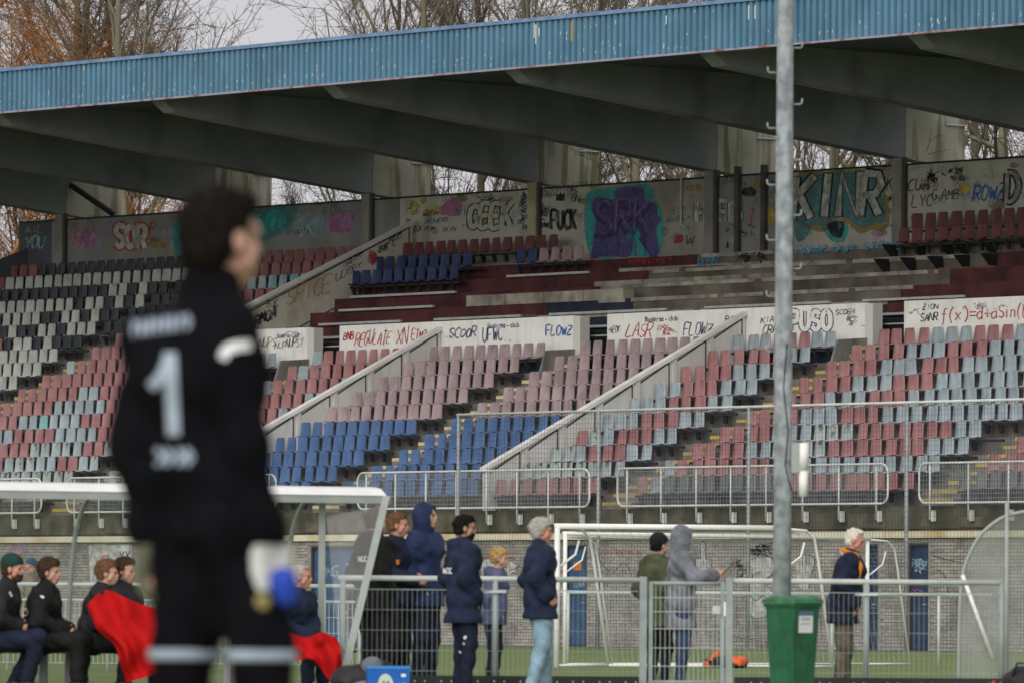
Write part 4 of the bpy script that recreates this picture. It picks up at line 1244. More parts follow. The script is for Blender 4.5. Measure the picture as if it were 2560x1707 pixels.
blob(P, 1258, 1388, 9, 14, LK, 0, 3); blob(P, 1240, 1420, 46, 24, WH, -0.5, 6); scribble(P, 1150, 1320, 1560, 1590, 12, 3, FP, 0, 4, 0); P.fill([(1000, 1530), (1050, 1525), (1056, 1585), (1005, 1590)], LB, 0); scribble(P, 1005, 1050, 1500, 1580, 10, 3, LK, 1, 5, 0)
blob(P, 45, 1370, 26, 14, FP, 0, 3); P.fill([(222, 1362), (330, 1360), (334, 1460), (226, 1462)], WH, -0.4, False); words(P, 'OMT', 248, 1395, 7, 8, 1.6, RD, 1, 3); words(P, 'YX', 296, 1398, 12, 20, 2.4, NB, 1, 5); words(P, 'LN', 290, 1432, 12, 20, 2.4, NB, 1, 6)
P.build('graffiti', fwall)
P = Paint(plane_fn(FWV+0.09, -0.016))
words(P, 'SKINK', 786, 1358, 14, 16, 3, TE, 0, 3, 0.08, 0.0); words(P, 'RMG', 800, 1440, 12, 24, 3, LB, 0, 4); 
P.build('graffiti', door_objs[0])
P = Paint(plane_fn(FWV+0.09, -0.016))
P.fill([(1435, 1404), (1454, 1404), (1454, 1424), (1435, 1424)], mat('paint_orange_notice', (0.60, 0.17, 0.03), 0.7), 0, False); words(P, 'SOMA', 1432, 1468, 6, 12, 1.8, LB, 0, 4)
P.build('graffiti', door_objs[1])
P = Paint(plane_fn(FWV+0.09, -0.016))
scribble(P, 2280, 2315, 1400, 1425, 10, 2.2, LB, 0, 4, 0); words(P, 'GED', 2275, 1488, 9, 14, 2, PK, 0, 5, 0.08, 0.0); words(P, 'ANR', 2275, 1466, 9, 14, 2, DR, 0, 6)
P.build('graffiti', door_objs[3])
# ================================================================== TREES BEHIND THE STAND
m_bark = mat('tree_bark', (0.15, 0.13, 0.10), 0.95, col2=(0.20, 0.19, 0.12), scale=1.0, bump=0.5, bscale=12)
m_twig = mat('bare_twigs', (0.17, 0.13, 0.10), 0.9, var=0.25, scale=0.8)
m_willow = mat('orange_willow_twigs', (0.36, 0.16, 0.05), 0.9, var=0.3, scale=1.0)
def nrm(v): return v/np.linalg.norm(v)
class Tree:
    def __init__(s, seed, H, r0, style):
        s.r = np.random.RandomState(seed); s.H = H; s.style = style
        s.tr, s.br, s.tw = MB(), MB(), MB()
        s.grow(np.zeros(3), np.array([0.02, 0.0, 1.0]), H, r0, 0)
    def path(s, p, d, L, n, wob, up):
        pts = [p.copy()]; d = nrm(d)
        for i in range(n):
            d = nrm(d+s.r.normal(0, wob, 3)+np.array([0, 0, up]))
            p = p+d*L/n; pts.append(p.copy())
        return pts, d
    def grow(s, p, d, L, r, lev):
        st = s.style; rr = s.r
        if lev == 0:
            pts, _ = s.path(p, d, L, 12, 0.05, 0.06); rad = [r*(1-0.9*i/12)+0.02 for i in range(13)]
            s.tr.tube(pts, rad, 8)
            n = st['n1']
            for i in range(n):
                t = 0.16+0.80*(i+rr.rand()*0.8)/n
                k = min(int(t*12), 11); f = t*12-k
                q = np.array(pts[k])*(1-f)+np.array(pts[k+1])*f
                az = rr.rand()*6.283; an = math.radians(rr.uniform(*st['a1']))
                dd = np.array([math.sin(an)*math.cos(az), math.sin(an)*math.sin(az), math.cos(an)])
                s.grow(q, dd, L*rr.uniform(0.26, 0.42)*(1.15-0.75*t), r*0.34*(1-0.7*t)+0.015, 1)
        elif lev == 1:
            pts, e = s.path(p, d, L, 7, 0.10, st['up']); rad = [r*(1-0.85*i/7)+0.008 for i in range(8)]
            s.br.tube(pts, rad, 5, cap=False)
            n = st['n2']
            for i in range(n):
                t = 0.15+0.85*(i+rr.rand())/n; k = min(int(t*7), 6); q = np.array(pts[k])+(np.array(pts[k+1])-np.array(pts[k]))*(t*7-k)
                dd = nrm(np.array(pts[k+1])-np.array(pts[k])); dd = nrm(dd+rr.normal(0, 0.48, 3))
                s.grow(q, dd, L*rr.uniform(0.25, 0.5)*(1.1-0.5*t), max(r*0.4*(1-0.6*t), 0.014), 2)
        elif lev == 2:
            pts, e = s.path(p, d, L, 4, 0.14, st['up']); rad = [r*(1-0.6*i/4) for i in range(5)]
            s.br.tube(pts, rad, 4, cap=False)
            n = st['n3']
            for i in range(n):
                t = (i+rr.rand())/n; k = min(int(t*4), 3); q = np.array(pts[k])+(np.array(pts[k+1])-np.array(pts[k]))*(t*4-k)
                dd = nrm(np.array(pts[k+1])-np.array(pts[k])); dd = nrm(dd+rr.normal(0, 0.45, 3))
                s.grow(q, dd, rr.uniform(0.5, 1.3)*st['tl'], 0.010, 3)
        else:
            pts, e = s.path(p, d, L, 3, 0.16, st['tup']); s.tw.tube(pts, [st['tr'], st['tr']*0.85, st['tr']*0.7, st['tr']*0.45], 3, cap=False)
            for j in range(st['n4']):
                k = rr.randint(0, 3); q = np.array(pts[k]); dd = nrm(np.array(pts[k+1])-np.array(pts[k])+rr.normal(0, 0.4, 3))
                pts2, _ = s.path(q, dd, L*rr.uniform(0.4, 0.7), 2, 0.15, st['tup']); s.tw.tube(pts2, [st['tr']*0.8, st['tr']*0.6, st['tr']*0.4], 3, cap=False)
POP = dict(n1=26, a1=(22, 48), up=0.10, n2=10, n3=6, tl=1.0, tup=0.10, tr=0.011, n4=2)
SPR = dict(n1=22, a1=(35, 70), up=0.05, n2=10, n3=6, tl=1.0, tup=0.04, tr=0.011, n4=2)
WIL = dict(n1=30, a1=(30, 65), up=0.03, n2=12, n3=9, tl=2.0, tup=-0.28, tr=0.012, n4=2)
def mesh_of(mb, nm, m):
    me = bpy.data.meshes.new(nm); me.from_pydata(mb.v, [], mb.f); me.materials.append(m)
    me.polygons.foreach_set('use_smooth', [True]*len(me.polygons)); return me
PROTO = {}
for nm, sd_, H_, r_, sty in (('popA', 3, 27, 0.20, POP), ('popB', 8, 25, 0.17, POP), ('sprA', 5, 23, 0.18, SPR), ('wil', 9, 23, 0.26, WIL)):
    t = Tree(sd_, H_, r_, sty)
    PROTO[nm] = (mesh_of(t.tr, 'trunk', m_bark), mesh_of(t.br, 'branches', m_bark if nm != 'wil' else m_willow), mesh_of(t.tw, 'twigs', m_twig if nm != 'wil' else m_willow))
def place_tree(kind, px, v, rot, sc, label, zoff=0.0):
    # find u so that the trunk stands at photo column px
    d = ray(px, 900); u = uw(px, 900, v)[0]
    root = empty('bare_tree' if kind != 'wil' else 'willow_tree', label, 'tree', S(u, v, 0), rot, 'leafless trees behind the grandstand')
    root.scale = (sc, sc, sc)
    for nm, me in zip(('trunk', 'crown', 'twigs'), PROTO[kind]):
        link_mesh(nm, me, root)
T = [('wil', 5, 22, 0.3, 1.0, 'orange-brown willow at the far left above the blue roof edge'),
     ('popA', 135, 25, 1.1, 1.02, 'tall bare tree leaning beside the orange willow'),
     ('popB', 205, 27, 2.0, 1.05, 'bare tree rising straight above the roof, second from the willow'),
     ('popA', 330, 24, 3.3, 0.98, 'bushy bare tree left of the open sky gap'),
     ('sprA', 365, 30, 0.4, 0.98, 'spreading bare tree whose twigs end at the open sky gap'),
     ('sprA', 700, 22, 2.2, 0.56, 'low bare tree seen under the roof behind the goalkeeper'),
     ('popB', 985, 25, 4.0, 0.90, 'bare tree right of the open sky gap'),
     ('popA', 1075, 24, 5.0, 1.0, 'dense bare tree above the middle of the roof'),
     ('popB', 1190, 28, 0.9, 1.05, 'bare tree behind the grey geek graffiti bay'),
     ('popA', 1330, 25, 2.6, 1.02, 'upright bare tree above the rust streak on the roof edge'),
     ('sprA', 1450, 27, 1.7, 1.1, 'bare tree in the roof gap above the purple graffiti'),
     ('popB', 1600, 24, 3.9, 1.05, 'bare tree in the gap left of the white pipe'),
     ('popA', 1720, 28, 0.2, 1.0, 'bare tree behind the two dark steel posts'),
     ('popB', 1880, 25, 5.6, 1.0, 'bare tree right behind the lamp pole'),
     ('popA', 2060, 22, 1.4, 1.0, 'thick bare tree above the big white graffiti letters'),
     ('sprA', 2180, 26, 2.9, 1.1, 'bare tree in the gap right of the big white letters'),
     ('popB', 2420, 23, 0.6, 1.0, 'bare tree in the rightmost roof gap'),
     ('sprA', 2530, 20, 4.4, 1.05, 'bare tree with crooked limbs at the right picture edge')]
for t in T: place_tree(*t)
# ================================================================== FOREGROUND FURNITURE
m_pole = mat('galvanised_mast', (0.28, 0.31, 0.325), 0.6, var=0.34, scale=9, detail=8)
add_streaks(m_pole, (0.16, 0.17, 0.18), 0.7, (9, 9, 1.2))
m_white = mat('white_gloss', (0.78, 0.78, 0.75), 0.4, var=0.05, scale=4)
m_alu = mat('grey_aluminium', (0.33, 0.36, 0.34), 0.45, var=0.08, scale=5)
m_fence = mat('galvanised_fence', (0.30, 0.345, 0.335), 0.5, var=0.12, scale=5)
m_fencert = mat('pale_fence_tube', (0.50, 0.54, 0.52), 0.45, var=0.10, scale=5)

# ---- lamp mast
PZ = 70.0
pb = at(1955, 1490, PZ)
pole = empty('lamp_mast', 'tall galvanised lamp mast with climbing hooks behind the green bin', 'mast', (pb.x, PZ, 0))
mb = MB(); mb.tube([(0, 0, 0), (0, 0, 2.5), (0, 0, 6.5), (0, 0, 11)], [0.085, 0.083, 0.075, 0.066], 20); mb.build('mast_tube', m_pole, pole, smooth=True)
def zat(py, Y): return at(1955, py, Y).z
for side, ys in ((1, (112, 253, 392, 530, 664)), (-1, (174, 313, 455, 593, 733, 870))):
    for y in ys:
        z = zat(y, PZ); r = 0.078
        mb = MB(); mb.tube([(side*r*0.9, 0, z-0.03), (side*(r+0.062), 0, z-0.03), (side*(r+0.078), 0, z-0.018), (side*(r+0.080), 0, z+0.022)], 0.007, 6)
        mb.build('climbing_hook', m_fence, pole, smooth=True)
mb = MB(); z0, z1 = zat(1240, PZ), zat(1106, PZ); x = at(2008, 1170, PZ).x-pb.x
for a, b, r in ((z0, z0+0.235, 0.042), (z0+0.24, z1, 0.046)): mb.tube([(x, -0.02, a), (x, -0.02, b)], r, 14)
mb.build('white_flood_cover', m_white, pole, smooth=True)
mb = MB(); mb.box(0.075, x, -0.05, 0.06, z1-0.27, z1-0.004); mb.build('switch_box', m_alu, pole)
mb = MB(); mb.box(0.07, x, -0.03, 0.03, z0+0.30, z0+0.335); mb.build('clamp', m_dark, pole)
mb = MB()
mb.tube([(0.03, -0.078, z1+0.9), (0.0, -0.082, z1+0.5), (0.045, -0.075, z1+0.1), (0.02, -0.082, z1-0.2), (0.06, -0.065, z0+0.12), (0.09, -0.02, z0+0.05)], 0.006, 5); mb.build('cable', m_dark, pole)

# ---- green wheelie bin
m_bin = mat('green_bin_plastic', (0.018, 0.105, 0.048), 0.5, var=0.25, scale=5, detail=8)
add_streaks(m_bin, (0.06, 0.11, 0.07), 0.6, (14, 14, 3))
m_binlid = mat('green_bin_lid', (0.040, 0.150, 0.070), 0.55, var=0.3, scale=7, detail=8)
BZ = 67.6
bp_ = at(1981, 1600, BZ)
binr = empty('wheelie_bin', 'green two-wheeled rubbish bin with white sticker in front of the mast', 'bin', (bp_.x, BZ, 0), R(-43))
binr.scale = (0.86, 0.86, 1.0)
mb = MB()
def frus(mb, a, b, z0, c, d, z1):
    n = len(mb.v); mb.v += [(-a,-b,z0),(a,-b,z0),(a,b,z0),(-a,b,z0),(-c,-d,z1),(c,-d,z1),(c,d,z1),(-c,d,z1)]
    for f in ((0,3,2,1),(4,5,6,7),(0,1,5,4),(1,2,6,5),(2,3,7,6),(3,0,4,7)): mb.f.append(tuple(n+i for i in f)); mb.m.append(0)
frus(mb, 0.150, 0.150, 0.05, 0.192, 0.200, 0.86); mb.build('body', m_bin, binr)
mb = MB(); frus(mb, 0.205, 0.213, 0.845, 0.212, 0.220, 0.875); mb.build('rim', m_bin, binr)
mb = MB(); frus(mb, 0.222, 0.232, 0.878, 0.215, 0.224, 0.915); frus(mb, 0.20, 0.205, 0.914, 0.15, 0.16, 0.945); mb.build('lid', m_binlid, binr)
for sx, sy in ((1, 0), (0, -1)):
    for t_ in (-0.10, 0.0, 0.10):      # moulded ribs
        mb = MB()
        for z_, a_, b_ in ((0.10, 0.1525, 0.153), (0.56, 0.1765, 0.1815)): mb.v += ([(a_-0.004, t_-0.008, z_), (a_+0.005, t_-0.004, z_), (a_+0.005, t_+0.004, z_), (a_-0.004, t_+0.008, z_)] if sx else [(t_-0.008, -b_+0.004, z_), (t_-0.004, -b_-0.005, z_), (t_+0.004, -b_-0.005, z_), (t_+0.008, -b_+0.004, z_)])
        for f in ((0,1,5,4),(1,2,6,5),(2,3,7,6)): mb.f.append(f); mb.m.append(0)
        mb.build('rib', m_bin, binr)
mb = MB(); mb.tube([(-0.17, 0.24, 0.87), (0.17, 0.24, 0.87)], 0.016, 8); mb.build('handle', m_bin, binr)
for sx in (-1, 1):
    mb = MB(); mb.tube([(sx*0.15, 0.17, 0.09), (sx*0.19, 0.17, 0.09)], 0.09, 16); mb.build('wheel', m_dark, binr, smooth=True)
m_stk = mat('sticker_white', (0.72, 0.74, 0.74), 0.5); m_stk2 = mat('sticker_blue_grey', (0.10, 0.16, 0.24), 0.5)
mb = MB()      # sticker on the face that looks towards the camera's right
sl = (0.200-0.150)/0.81
def fy(z): return (0.150+(z-0.05)*(0.192-0.150)/0.81)+0.004
mb.quad((fy(0.62), -0.12, 0.62), (fy(0.62), 0.10, 0.62), (fy(0.77), 0.10, 0.77), (fy(0.77), -0.12, 0.77)); st_o = mb.build('sticker', m_stk, binr)
mb = MB(); mb.quad((fy(0.775), -0.12, 0.775), (fy(0.775), 0.10, 0.775), (fy(0.81), 0.10, 0.81), (fy(0.81), -0.12, 0.81)); mb.build('sticker_band', m_stk2, binr)
mb = MB()
for z in (0.745, 0.73, 0.695): mb.quad((fy(z)+0.002, -0.08, z), (fy(z)+0.002, 0.06, z), (fy(z+0.006)+0.002, 0.06, z+0.006), (fy(z+0.006)+0.002, -0.08, z+0.006))
mb.build('sticker_print', m_stk2, st_o, kind='stuff')

# ---- pitch barrier with mesh panels
def ZB(px): return 75.6+1.4*(px-849)/1661.0
def bpt(px, z): 
    Y = ZB(px); p = at(px, 1530, Y); return Vector((p.x, Y, z))
bar = empty('pitch_barrier', 'long grey tube barrier with wire mesh panels along the pitch', 'barrier', bpt(849, 0))
bo = Vector(bar.location)
def L_(p): return tuple(Vector(p)-bo)
RH = 1.11
def tube_between(p0, p1, zz, r, nm, m, parent=bar):
    mb = MB(); a = bpt(p0, zz); b = bpt(p1, zz); mb.tube([L_(a), L_(b)], r, 10); return mb.build(nm, m, parent, smooth=True)
tube_between(845, 1600, RH, 0.027, 'top_rail', m_fencert); tube_between(1832, 2505, RH, 0.027, 'top_rail', m_fencert)
POSTS = [857, 1238, 2165, 2503]
for px in POSTS:
    mb = MB(); mb.tube([L_(bpt(px, 0)), L_(bpt(px, RH))], 0.027, 10); mb.build('post', m_fence, bar, smooth=True)
def mesh_panel(p0, p1, z0, z1, parent=bar, nm='mesh_panel', dy=-0.03):
    mb = MB(); a = bpt(p0, 0)-bo; b = bpt(p1, 0)-bo
    d = b-a; n = int(d.length/0.05)
    for i in range(n+1):
        q = a+d*(i/n); mb.box(q.x-0.0015, q.x+0.0015, q.y+dy-0.002, q.y+dy+0.002, z0, z1)
    z = z1; k = 0
    while z > z0-0.01:
        mb.tube([(a.x, a.y+dy-0.006, z), (b.x, b.y+dy-0.006, z)], 0.0030 if k else 0.006, 4); z -= 0.20; k += 1
    return mb.build(nm, m_fence, parent, kind='stuff')
mesh_panel(868, 1230, 0.14, 1.0); mesh_panel(1246, 1594, 0.14, 1.0); mesh_panel(1836, 2158, 0.14, 1.0); mesh_panel(2172, 2497, 0.14, 1.0)
for px in (1238, 2165):
    for z in (0.985,):
        mb = MB(); a = bpt(px, z)-bo; mb.box(a.x-0.11, a.x+0.11, a.y-0.045, a.y-0.03, z-0.012, z+0.012); mb.build('mesh_clamp', m_fencert, bar)
m_kick = mat('dark_kickboard', (0.022, 0.026, 0.024), 0.6, var=0.2, scale=3)
for p0, p1 in ((1005, 1598), (1836, 2600)):
    a = bpt(p0, 0)-bo; b = bpt(p1, 0)-bo
    mb = MB(); n0 = 0; t = 0.02
    mb.v += [(a.x, a.y-0.05, 0), (b.x, b.y-0.05, 0), (b.x, b.y-0.05+t, 0), (a.x, a.y-0.05+t, 0), (a.x, a.y-0.05, 0.155), (b.x, b.y-0.05, 0.155), (b.x, b.y-0.05+t, 0.155), (a.x, a.y-0.05+t, 0.155)]
    for f in ((0,3,2,1),(4,5,6,7),(0,1,5,4),(1,2,6,5),(2,3,7,6),(3,0,4,7)): mb.f.append(f); mb.m.append(0)
    mb.build('kickboard', m_kick, bar)
    for i in range(9):
        q = a+(b-a)*((i+0.5)/9)
        mb = MB(); mb.tube([(q.x, q.y-0.058, 0.10), (q.x, q.y-0.049, 0.10)], 0.008, 6); mb.tube([(q.x+0.1, q.y-0.058, 0.10), (q.x+0.1, q.y-0.049, 0.10)], 0.008, 6); mb.build('bolt', m_fencert, bar, kind='stuff')
# gate
gate = empty('pitch_gate', 'grey mesh gate between two square posts in the barrier', 'gate', bpt(1608, 0))
go = Vector(gate.location)
for px, w in ((1608, 0.036), (1823, 0.034)):
    q = bpt(px, 0)-go; mb = MB(); mb.box(q.x-w, q.x+w, q.y-w, q.y+w, 0, 1.145); mb.build('gate_post', m_fence, gate)
a = bpt(1627, 0)-go; b = bpt(1806, 0)-go
for q, nm in ((a, 'gate_stile'), (b, 'gate_stile')):
    mb = MB(); mb.box(q.x-0.02, q.x+0.02, q.y-0.02, q.y+0.02, 0.08, 1.10); mb.build(nm, m_fence, gate)
for z in (1.08, 0.10):
    mb = MB(); mb.tube([(a.x+0.02, a.y, z), (b.x-0.02, b.y, z)], 0.021, 8); mb.build('gate_rail', m_fence, gate, smooth=True)
mb = MB(); d = b-a; n = 15
for i in range(1, n):
    q = a+d*(i/n); mb.box(q.x-0.0022, q.x+0.0022, q.y-0.002, q.y+0.002, 0.12, 1.06)
for z in (0.26, 0.44, 0.63, 0.80, 0.94): mb.tube([(a.x, a.y-0.006, z), (b.x, b.y-0.006, z)], 0.005, 4)
mb.build('gate_mesh', m_fencert, gate, kind='stuff')
mb = MB(); mb.box(b.x-0.10, b.x-0.02, b.y-0.04, b.y+0.03, 0.78, 0.86); mb.build('lock_box', m_fencert, gate)
q = bpt(1823, 0)-go
mb = MB(); mb.box(q.x-0.055, q.x-0.034, q.y-0.04, q.y+0.01, 0.76, 0.90); mb.build('strike_plate', m_white, gate)

# ---- second, farther barrier
def far_barrier(p0, p1, Z, label, posts):
    a = at(p0, 1530, Z); b = at(p1, 1530, Z)
    r = empty('far_barrier', label, 'barrier', (a.x, Z, 0))
    for z, rr in ((1.1, 0.028), (0.90, 0.018))[:1 if Z > 110 else 2]:
        mb = MB(); mb.tube([(0, 0, z), (b.x-a.x, 0, z)], rr, 8); mb.build('rail', m_fencert, r, smooth=True)
    for px in posts:
        x = at(px, 1530, Z).x-a.x; mb = MB(); mb.tube([(x, 0, 0), (x, 0, 1.1)], 0.026, 8); mb.build('post', m_fencert, r, smooth=True)
    if Z > 110: return
    mb = MB(); n = int((b.x-a.x)/0.06)
    for i in range(n+1): x = (b.x-a.x)*i/n; mb.box(x-0.003, x+0.003, -0.02, -0.016, 0.1, 0.88)
    for z in (0.1, 0.3, 0.5, 0.7): mb.tube([(0, -0.024, z), (b.x-a.x, -0.024, z)], 0.004, 4)
    mb.build('mesh_panel', m_fencert, r, kind='stuff')
far_barrier(-60, 905, 98, 'farther grey mesh barrier behind the bench of players', (20, 270, 520, 702, 810, 900))
far_barrier(1400, 2480, 118, 'farther thin white barrier behind the goals', (1420, 1700, 2080, 2347))

# ---- goals
def goal(label, pl, Zl, pr, Zr, H, r, back_dx, back_dy, thick=True, legs=True):
    a = at(pl, 1530, Zl); b = at(pr, 1530, Zr)
    root = empty('small_goal', label, 'goal', (a.x, Zl, 0))
    A = Vector((0, 0, 0)); B = Vector((b.x-a.x, Zr-Zl, 0))
    for q in (A, B):
        mb = MB(); mb.tube([q, q+Vector((0, 0, H))], r, 12); mb.build('goal_post', m_white, root, smooth=True)
    mb = MB(); mb.tube([A+Vector((-r, 0, H)), B+Vector((r, 0, H))], r, 12); mb.build('crossbar', m_white, root, smooth=True)
    bk = Vector((back_dx, back_dy, 0))
    for q in (A, B):
        mb = MB()
        t = q+bk*0.45+Vector((0, 0, H-0.03))
        mb.tube([q+Vector((0, 0, H-0.01)), t, q+bk*0.62+Vector((0, 0, H-0.14)), q+bk*0.70+Vector((0, 0, H-0.45)), q+bk+Vector((0, 0, 0.05))], r*0.52, 8); mb.build('net_stanchion', m_white, root, smooth=True)
        mb = MB(); mb.tube([q+Vector((0, 0, 0.03)), q+bk+Vector((0, 0, 0.03))], r*0.52, 8); mb.build('side_ground_bar', m_white, root, smooth=True)
        mb = MB(); mb.tube([q+Vector((0.0, 0.05, H*0.70)), q+bk*0.35+Vector((0, 0, H*0.80)), q+bk*0.42+Vector((0, 0, H*0.90))], r*0.45, 8); mb.build('net_arm', m_white, root, smooth=True)
    mb = MB(); mb.tube([A+bk+Vector((0, 0, 0.03)), B+bk+Vector((0, 0, 0.03))], r*0.52, 8); mb.build('rear_ground_bar', m_white, root, smooth=True)
    # net
    mb = MB(); n = int((B-A).length/0.12)
    prof = [(0.03, H-0.05), (0.45, H-0.08), (0.70, H-0.5), (1.0, 0.05)]
    def pf(q, t):
        f = t*(len(prof)-1); k = min(int(f), len(prof)-2); g_ = f-k
        return q+bk*(prof[k][0]*(1-g_)+prof[k+1][0]*g_)+Vector((0, 0, prof[k][1]*(1-g_)+prof[k+1][1]*g_))
    for i in range(n+1):
        q = A+(B-A)*(i/n); mb.tube([pf(q, t/6) for t in range(7)], 0.0022, 3, cap=False)
    for j in range(1, 20): mb.tube([pf(A, j/20), pf(B, j/20)], 0.0022, 3, cap=False)
    mb.build('goal_net', m_wire, root, kind='stuff')
    return root
goal('nearer small white goal left of the lamp mast', 1392, 110, 1958, 110.6, 2.02, 0.042, 0.75, 1.0)
goal('wider thin white goal behind the old man in navy', 1412, 113, 2168, 118, 1.95, 0.030, 0.72, 1.2)

# ---- dugout on the left
def clear_panel(lo=0.05, hi=0.22):
    m = bpy.data.materials.new('hazy_clear_panel'); m.use_nodes = True
    nt = m.node_tree; nt.nodes.clear()
    out = nt.nodes.new('ShaderNodeOutputMaterial'); tr = nt.nodes.new('ShaderNodeBsdfTransparent'); tr.inputs[0].default_value = (0.90, 0.92, 0.90, 1)
    df = nt.nodes.new('ShaderNodeBsdfDiffuse'); df.inputs[0].default_value = (0.50, 0.52, 0.49, 1); gl = nt.nodes.new('ShaderNodeBsdfGlossy'); gl.inputs['Roughness'].default_value = 0.15
    n = nt.nodes.new('ShaderNodeTexNoise'); n.inputs['Scale'].default_value = 2.5; n.inputs['Detail'].default_value = 6
    mr = nt.nodes.new('ShaderNodeMapRange'); mr.inputs['From Min'].default_value = 0.3; mr.inputs['From Max'].default_value = 0.75; mr.inputs['To Min'].default_value = lo; mr.inputs['To Max'].default_value = hi
    m1 = nt.nodes.new('ShaderNodeMixShader'); m2 = nt.nodes.new('ShaderNodeMixShader'); m2.inputs[0].default_value = 0.04
    nt.links.new(n.outputs['Fac'], mr.inputs['Value']); nt.links.new(mr.outputs[0], m1.inputs[0])
    nt.links.new(tr.outputs[0], m1.inputs[1]); nt.links.new(df.outputs[0], m1.inputs[2]); nt.links.new(m1.outputs[0], m2.inputs[1]); nt.links.new(gl.outputs[0], m2.inputs[2])
    nt.links.new(m2.outputs[0], out.inputs[0])
    return m
m_clear = clear_panel(); m_vclear = clear_panel(0.01, 0.08); m_vclear.name = 'clean_clear_panel'; m_hazy = clear_panel(0.13, 0.34); m_hazy.name = 'scratched_clear_panel'
def ZD(px): return 73.6+1.9*(px+60)/1035.0
def dpt(px, z): Y = ZD(px); p = at(px, 1530, Y); return Vector((p.x, Y, z))
dug = empty('team_dugout', 'clear team shelter with white roof edge over the seated players', 'dugout', dpt(-60, 0))
do = Vector(dug.location)
a = dpt(-120, 0)-do; b = dpt(975, 0)-do
dv_ = (b-a).normalized(); back = Vector((-0.42, 0.91, 0))
GZ0, GZ1, WZ1 = 1.84, 1.915, 1.985
def beam(p, q, prof, nm, m):
    """prof: (offset towards the back, height) polygon swept from p to q"""
    mb = MB(); k = len(prof)
    for e in (p, q): mb.v += [tuple(e+back*o_+Vector((0, 0, z))) for o_, z in prof]
    for i in range(k): j = (i+1) % k; mb.f.append((i, j, k+j, k+i)); mb.m.append(0)
    mb.f.append(tuple(reversed(range(k)))); mb.f.append(tuple(range(k, 2*k))); mb.m += [0, 0]
    return mb.build(nm, m, dug)
beam(a, b, [(0, GZ0), (0.06, GZ0), (0.06, GZ1), (0, GZ1)], 'front_beam', m_alu)
beam(a, b-dv_*0.05, [(-0.01, GZ1+0.002), (0.10, GZ1+0.002), (0.30, WZ1+0.02), (0.12, WZ1)], 'roof_edge', m_white)
PROF = [(0.03, 1.90), (0.30, 1.91), (0.55, 1.80), (0.76, 1.56), (0.88, 1.2), (0.94, 0.7), (0.96, 0.05)]
PROFs = catmull(PROF, 3)
for px in (45, 262, 520, 806):
    q = dpt(px, 0)-do
    mb = MB(); mb.tube([q+back*o_+Vector((0, 0, z)) for o_, z in PROFs], 0.024, 8); mb.build('curved_rib', m_alu, dug, smooth=True)
for p0, p1 in ((-110, 45), (45, 262), (262, 520), (520, 806)):
    mb = MB(); q0 = dpt(p0+2, 0)-do; q1 = dpt(p1-2, 0)-do
    for o_, z in PROFs: mb.v += [tuple(q0+back*(o_+0.03)+Vector((0, 0, z))), tuple(q1+back*(o_+0.03)+Vector((0, 0, z)))]
    for i in range(len(PROFs)-1): mb.f.append((2*i, 2*i+1, 2*i+3, 2*i+2)); mb.m.append(0)
    mb.build('clear_panel', m_clear, dug, smooth=True)
q = dpt(839, 0)-do+back*0.35
mb = MB(); mb.box(q.x-0.033, q.x+0.033, q.y-0.03, q.y+0.03, 0, 1.86); mb.build('rear_post', m_alu, dug)
ft = dpt(852, 0)-do
mb = MB(); e = b-dv_*0.05
n0 = 0; w_ = 0.036
mb.v += [tuple(ft+Vector((-w_, -0.03, 0))), tuple(ft+Vector((w_, -0.03, 0))), tuple(ft+Vector((w_, 0.03, 0))), tuple(ft+Vector((-w_, 0.03, 0))),
         tuple(e+Vector((-w_, -0.03, GZ1))), tuple(e+Vector((w_, -0.03, GZ1))), tuple(e+Vector((w_, 0.03, GZ1))), tuple(e+Vector((-w_, 0.03, GZ1)))]
for f in ((0,3,2,1),(4,5,6,7),(0,1,5,4),(1,2,6,5),(2,3,7,6),(3,0,4,7)): mb.f.append(f); mb.m.append(0)
mb.build('slanted_leg', m_alu, dug)
mb = MB(); qq = dpt(839, 0)-do+back*0.35   # clear end panel between post and slanted leg
mb.v += [tuple(ft+Vector((0.02, 0.01, 0.05))), tuple(e+Vector((-0.02, 0.01, GZ0))), tuple(qq+Vector((0.03, 0, GZ0))), tuple(qq+Vector((0.03, 0, 0.05)))]; mb.f.append((0, 1, 2, 3)); mb.m.append(0)
mb.build('clear_end_panel', m_vclear, dug)
# bench
bn = empty('players_bench', 'long grey bench under the clear dugout', 'bench', dpt(-60, 0)+back*0.30)
a2 = dpt(-110, 0)-do; b2 = dpt(850, 0)-do
mb = MB(); k = [(0.0, 0.355), (0.36, 0.355), (0.36, 0.40), (0.0, 0.40)]
for e_ in (a2, b2): mb.v += [tuple(e_+back*(o_-0.10)+Vector((0, 0, z))) for o_, z in k]
for i in range(4): j = (i+1) % 4; mb.f.append((i, j, 4+j, 4+i)); mb.m.append(0)
mb.f.append((3, 2, 1, 0)); mb.f.append((4, 5, 6, 7)); mb.m += [0, 0]
mb.build('seat_plank', mat('grey_bench_plank', (0.26, 0.26, 0.27), 0.6), bn)
for px in (-40, 148, 212, 420, 610, 840):
    q = dpt(px, 0)-do+back*0.10; mb = MB(); mb.box(q.x-0.035, q.x+0.035, q.y-0.12, q.y+0.12, 0, 0.352); mb.build('leg', mat('bench_leg', (0.30, 0.30, 0.32), 0.5), bn)

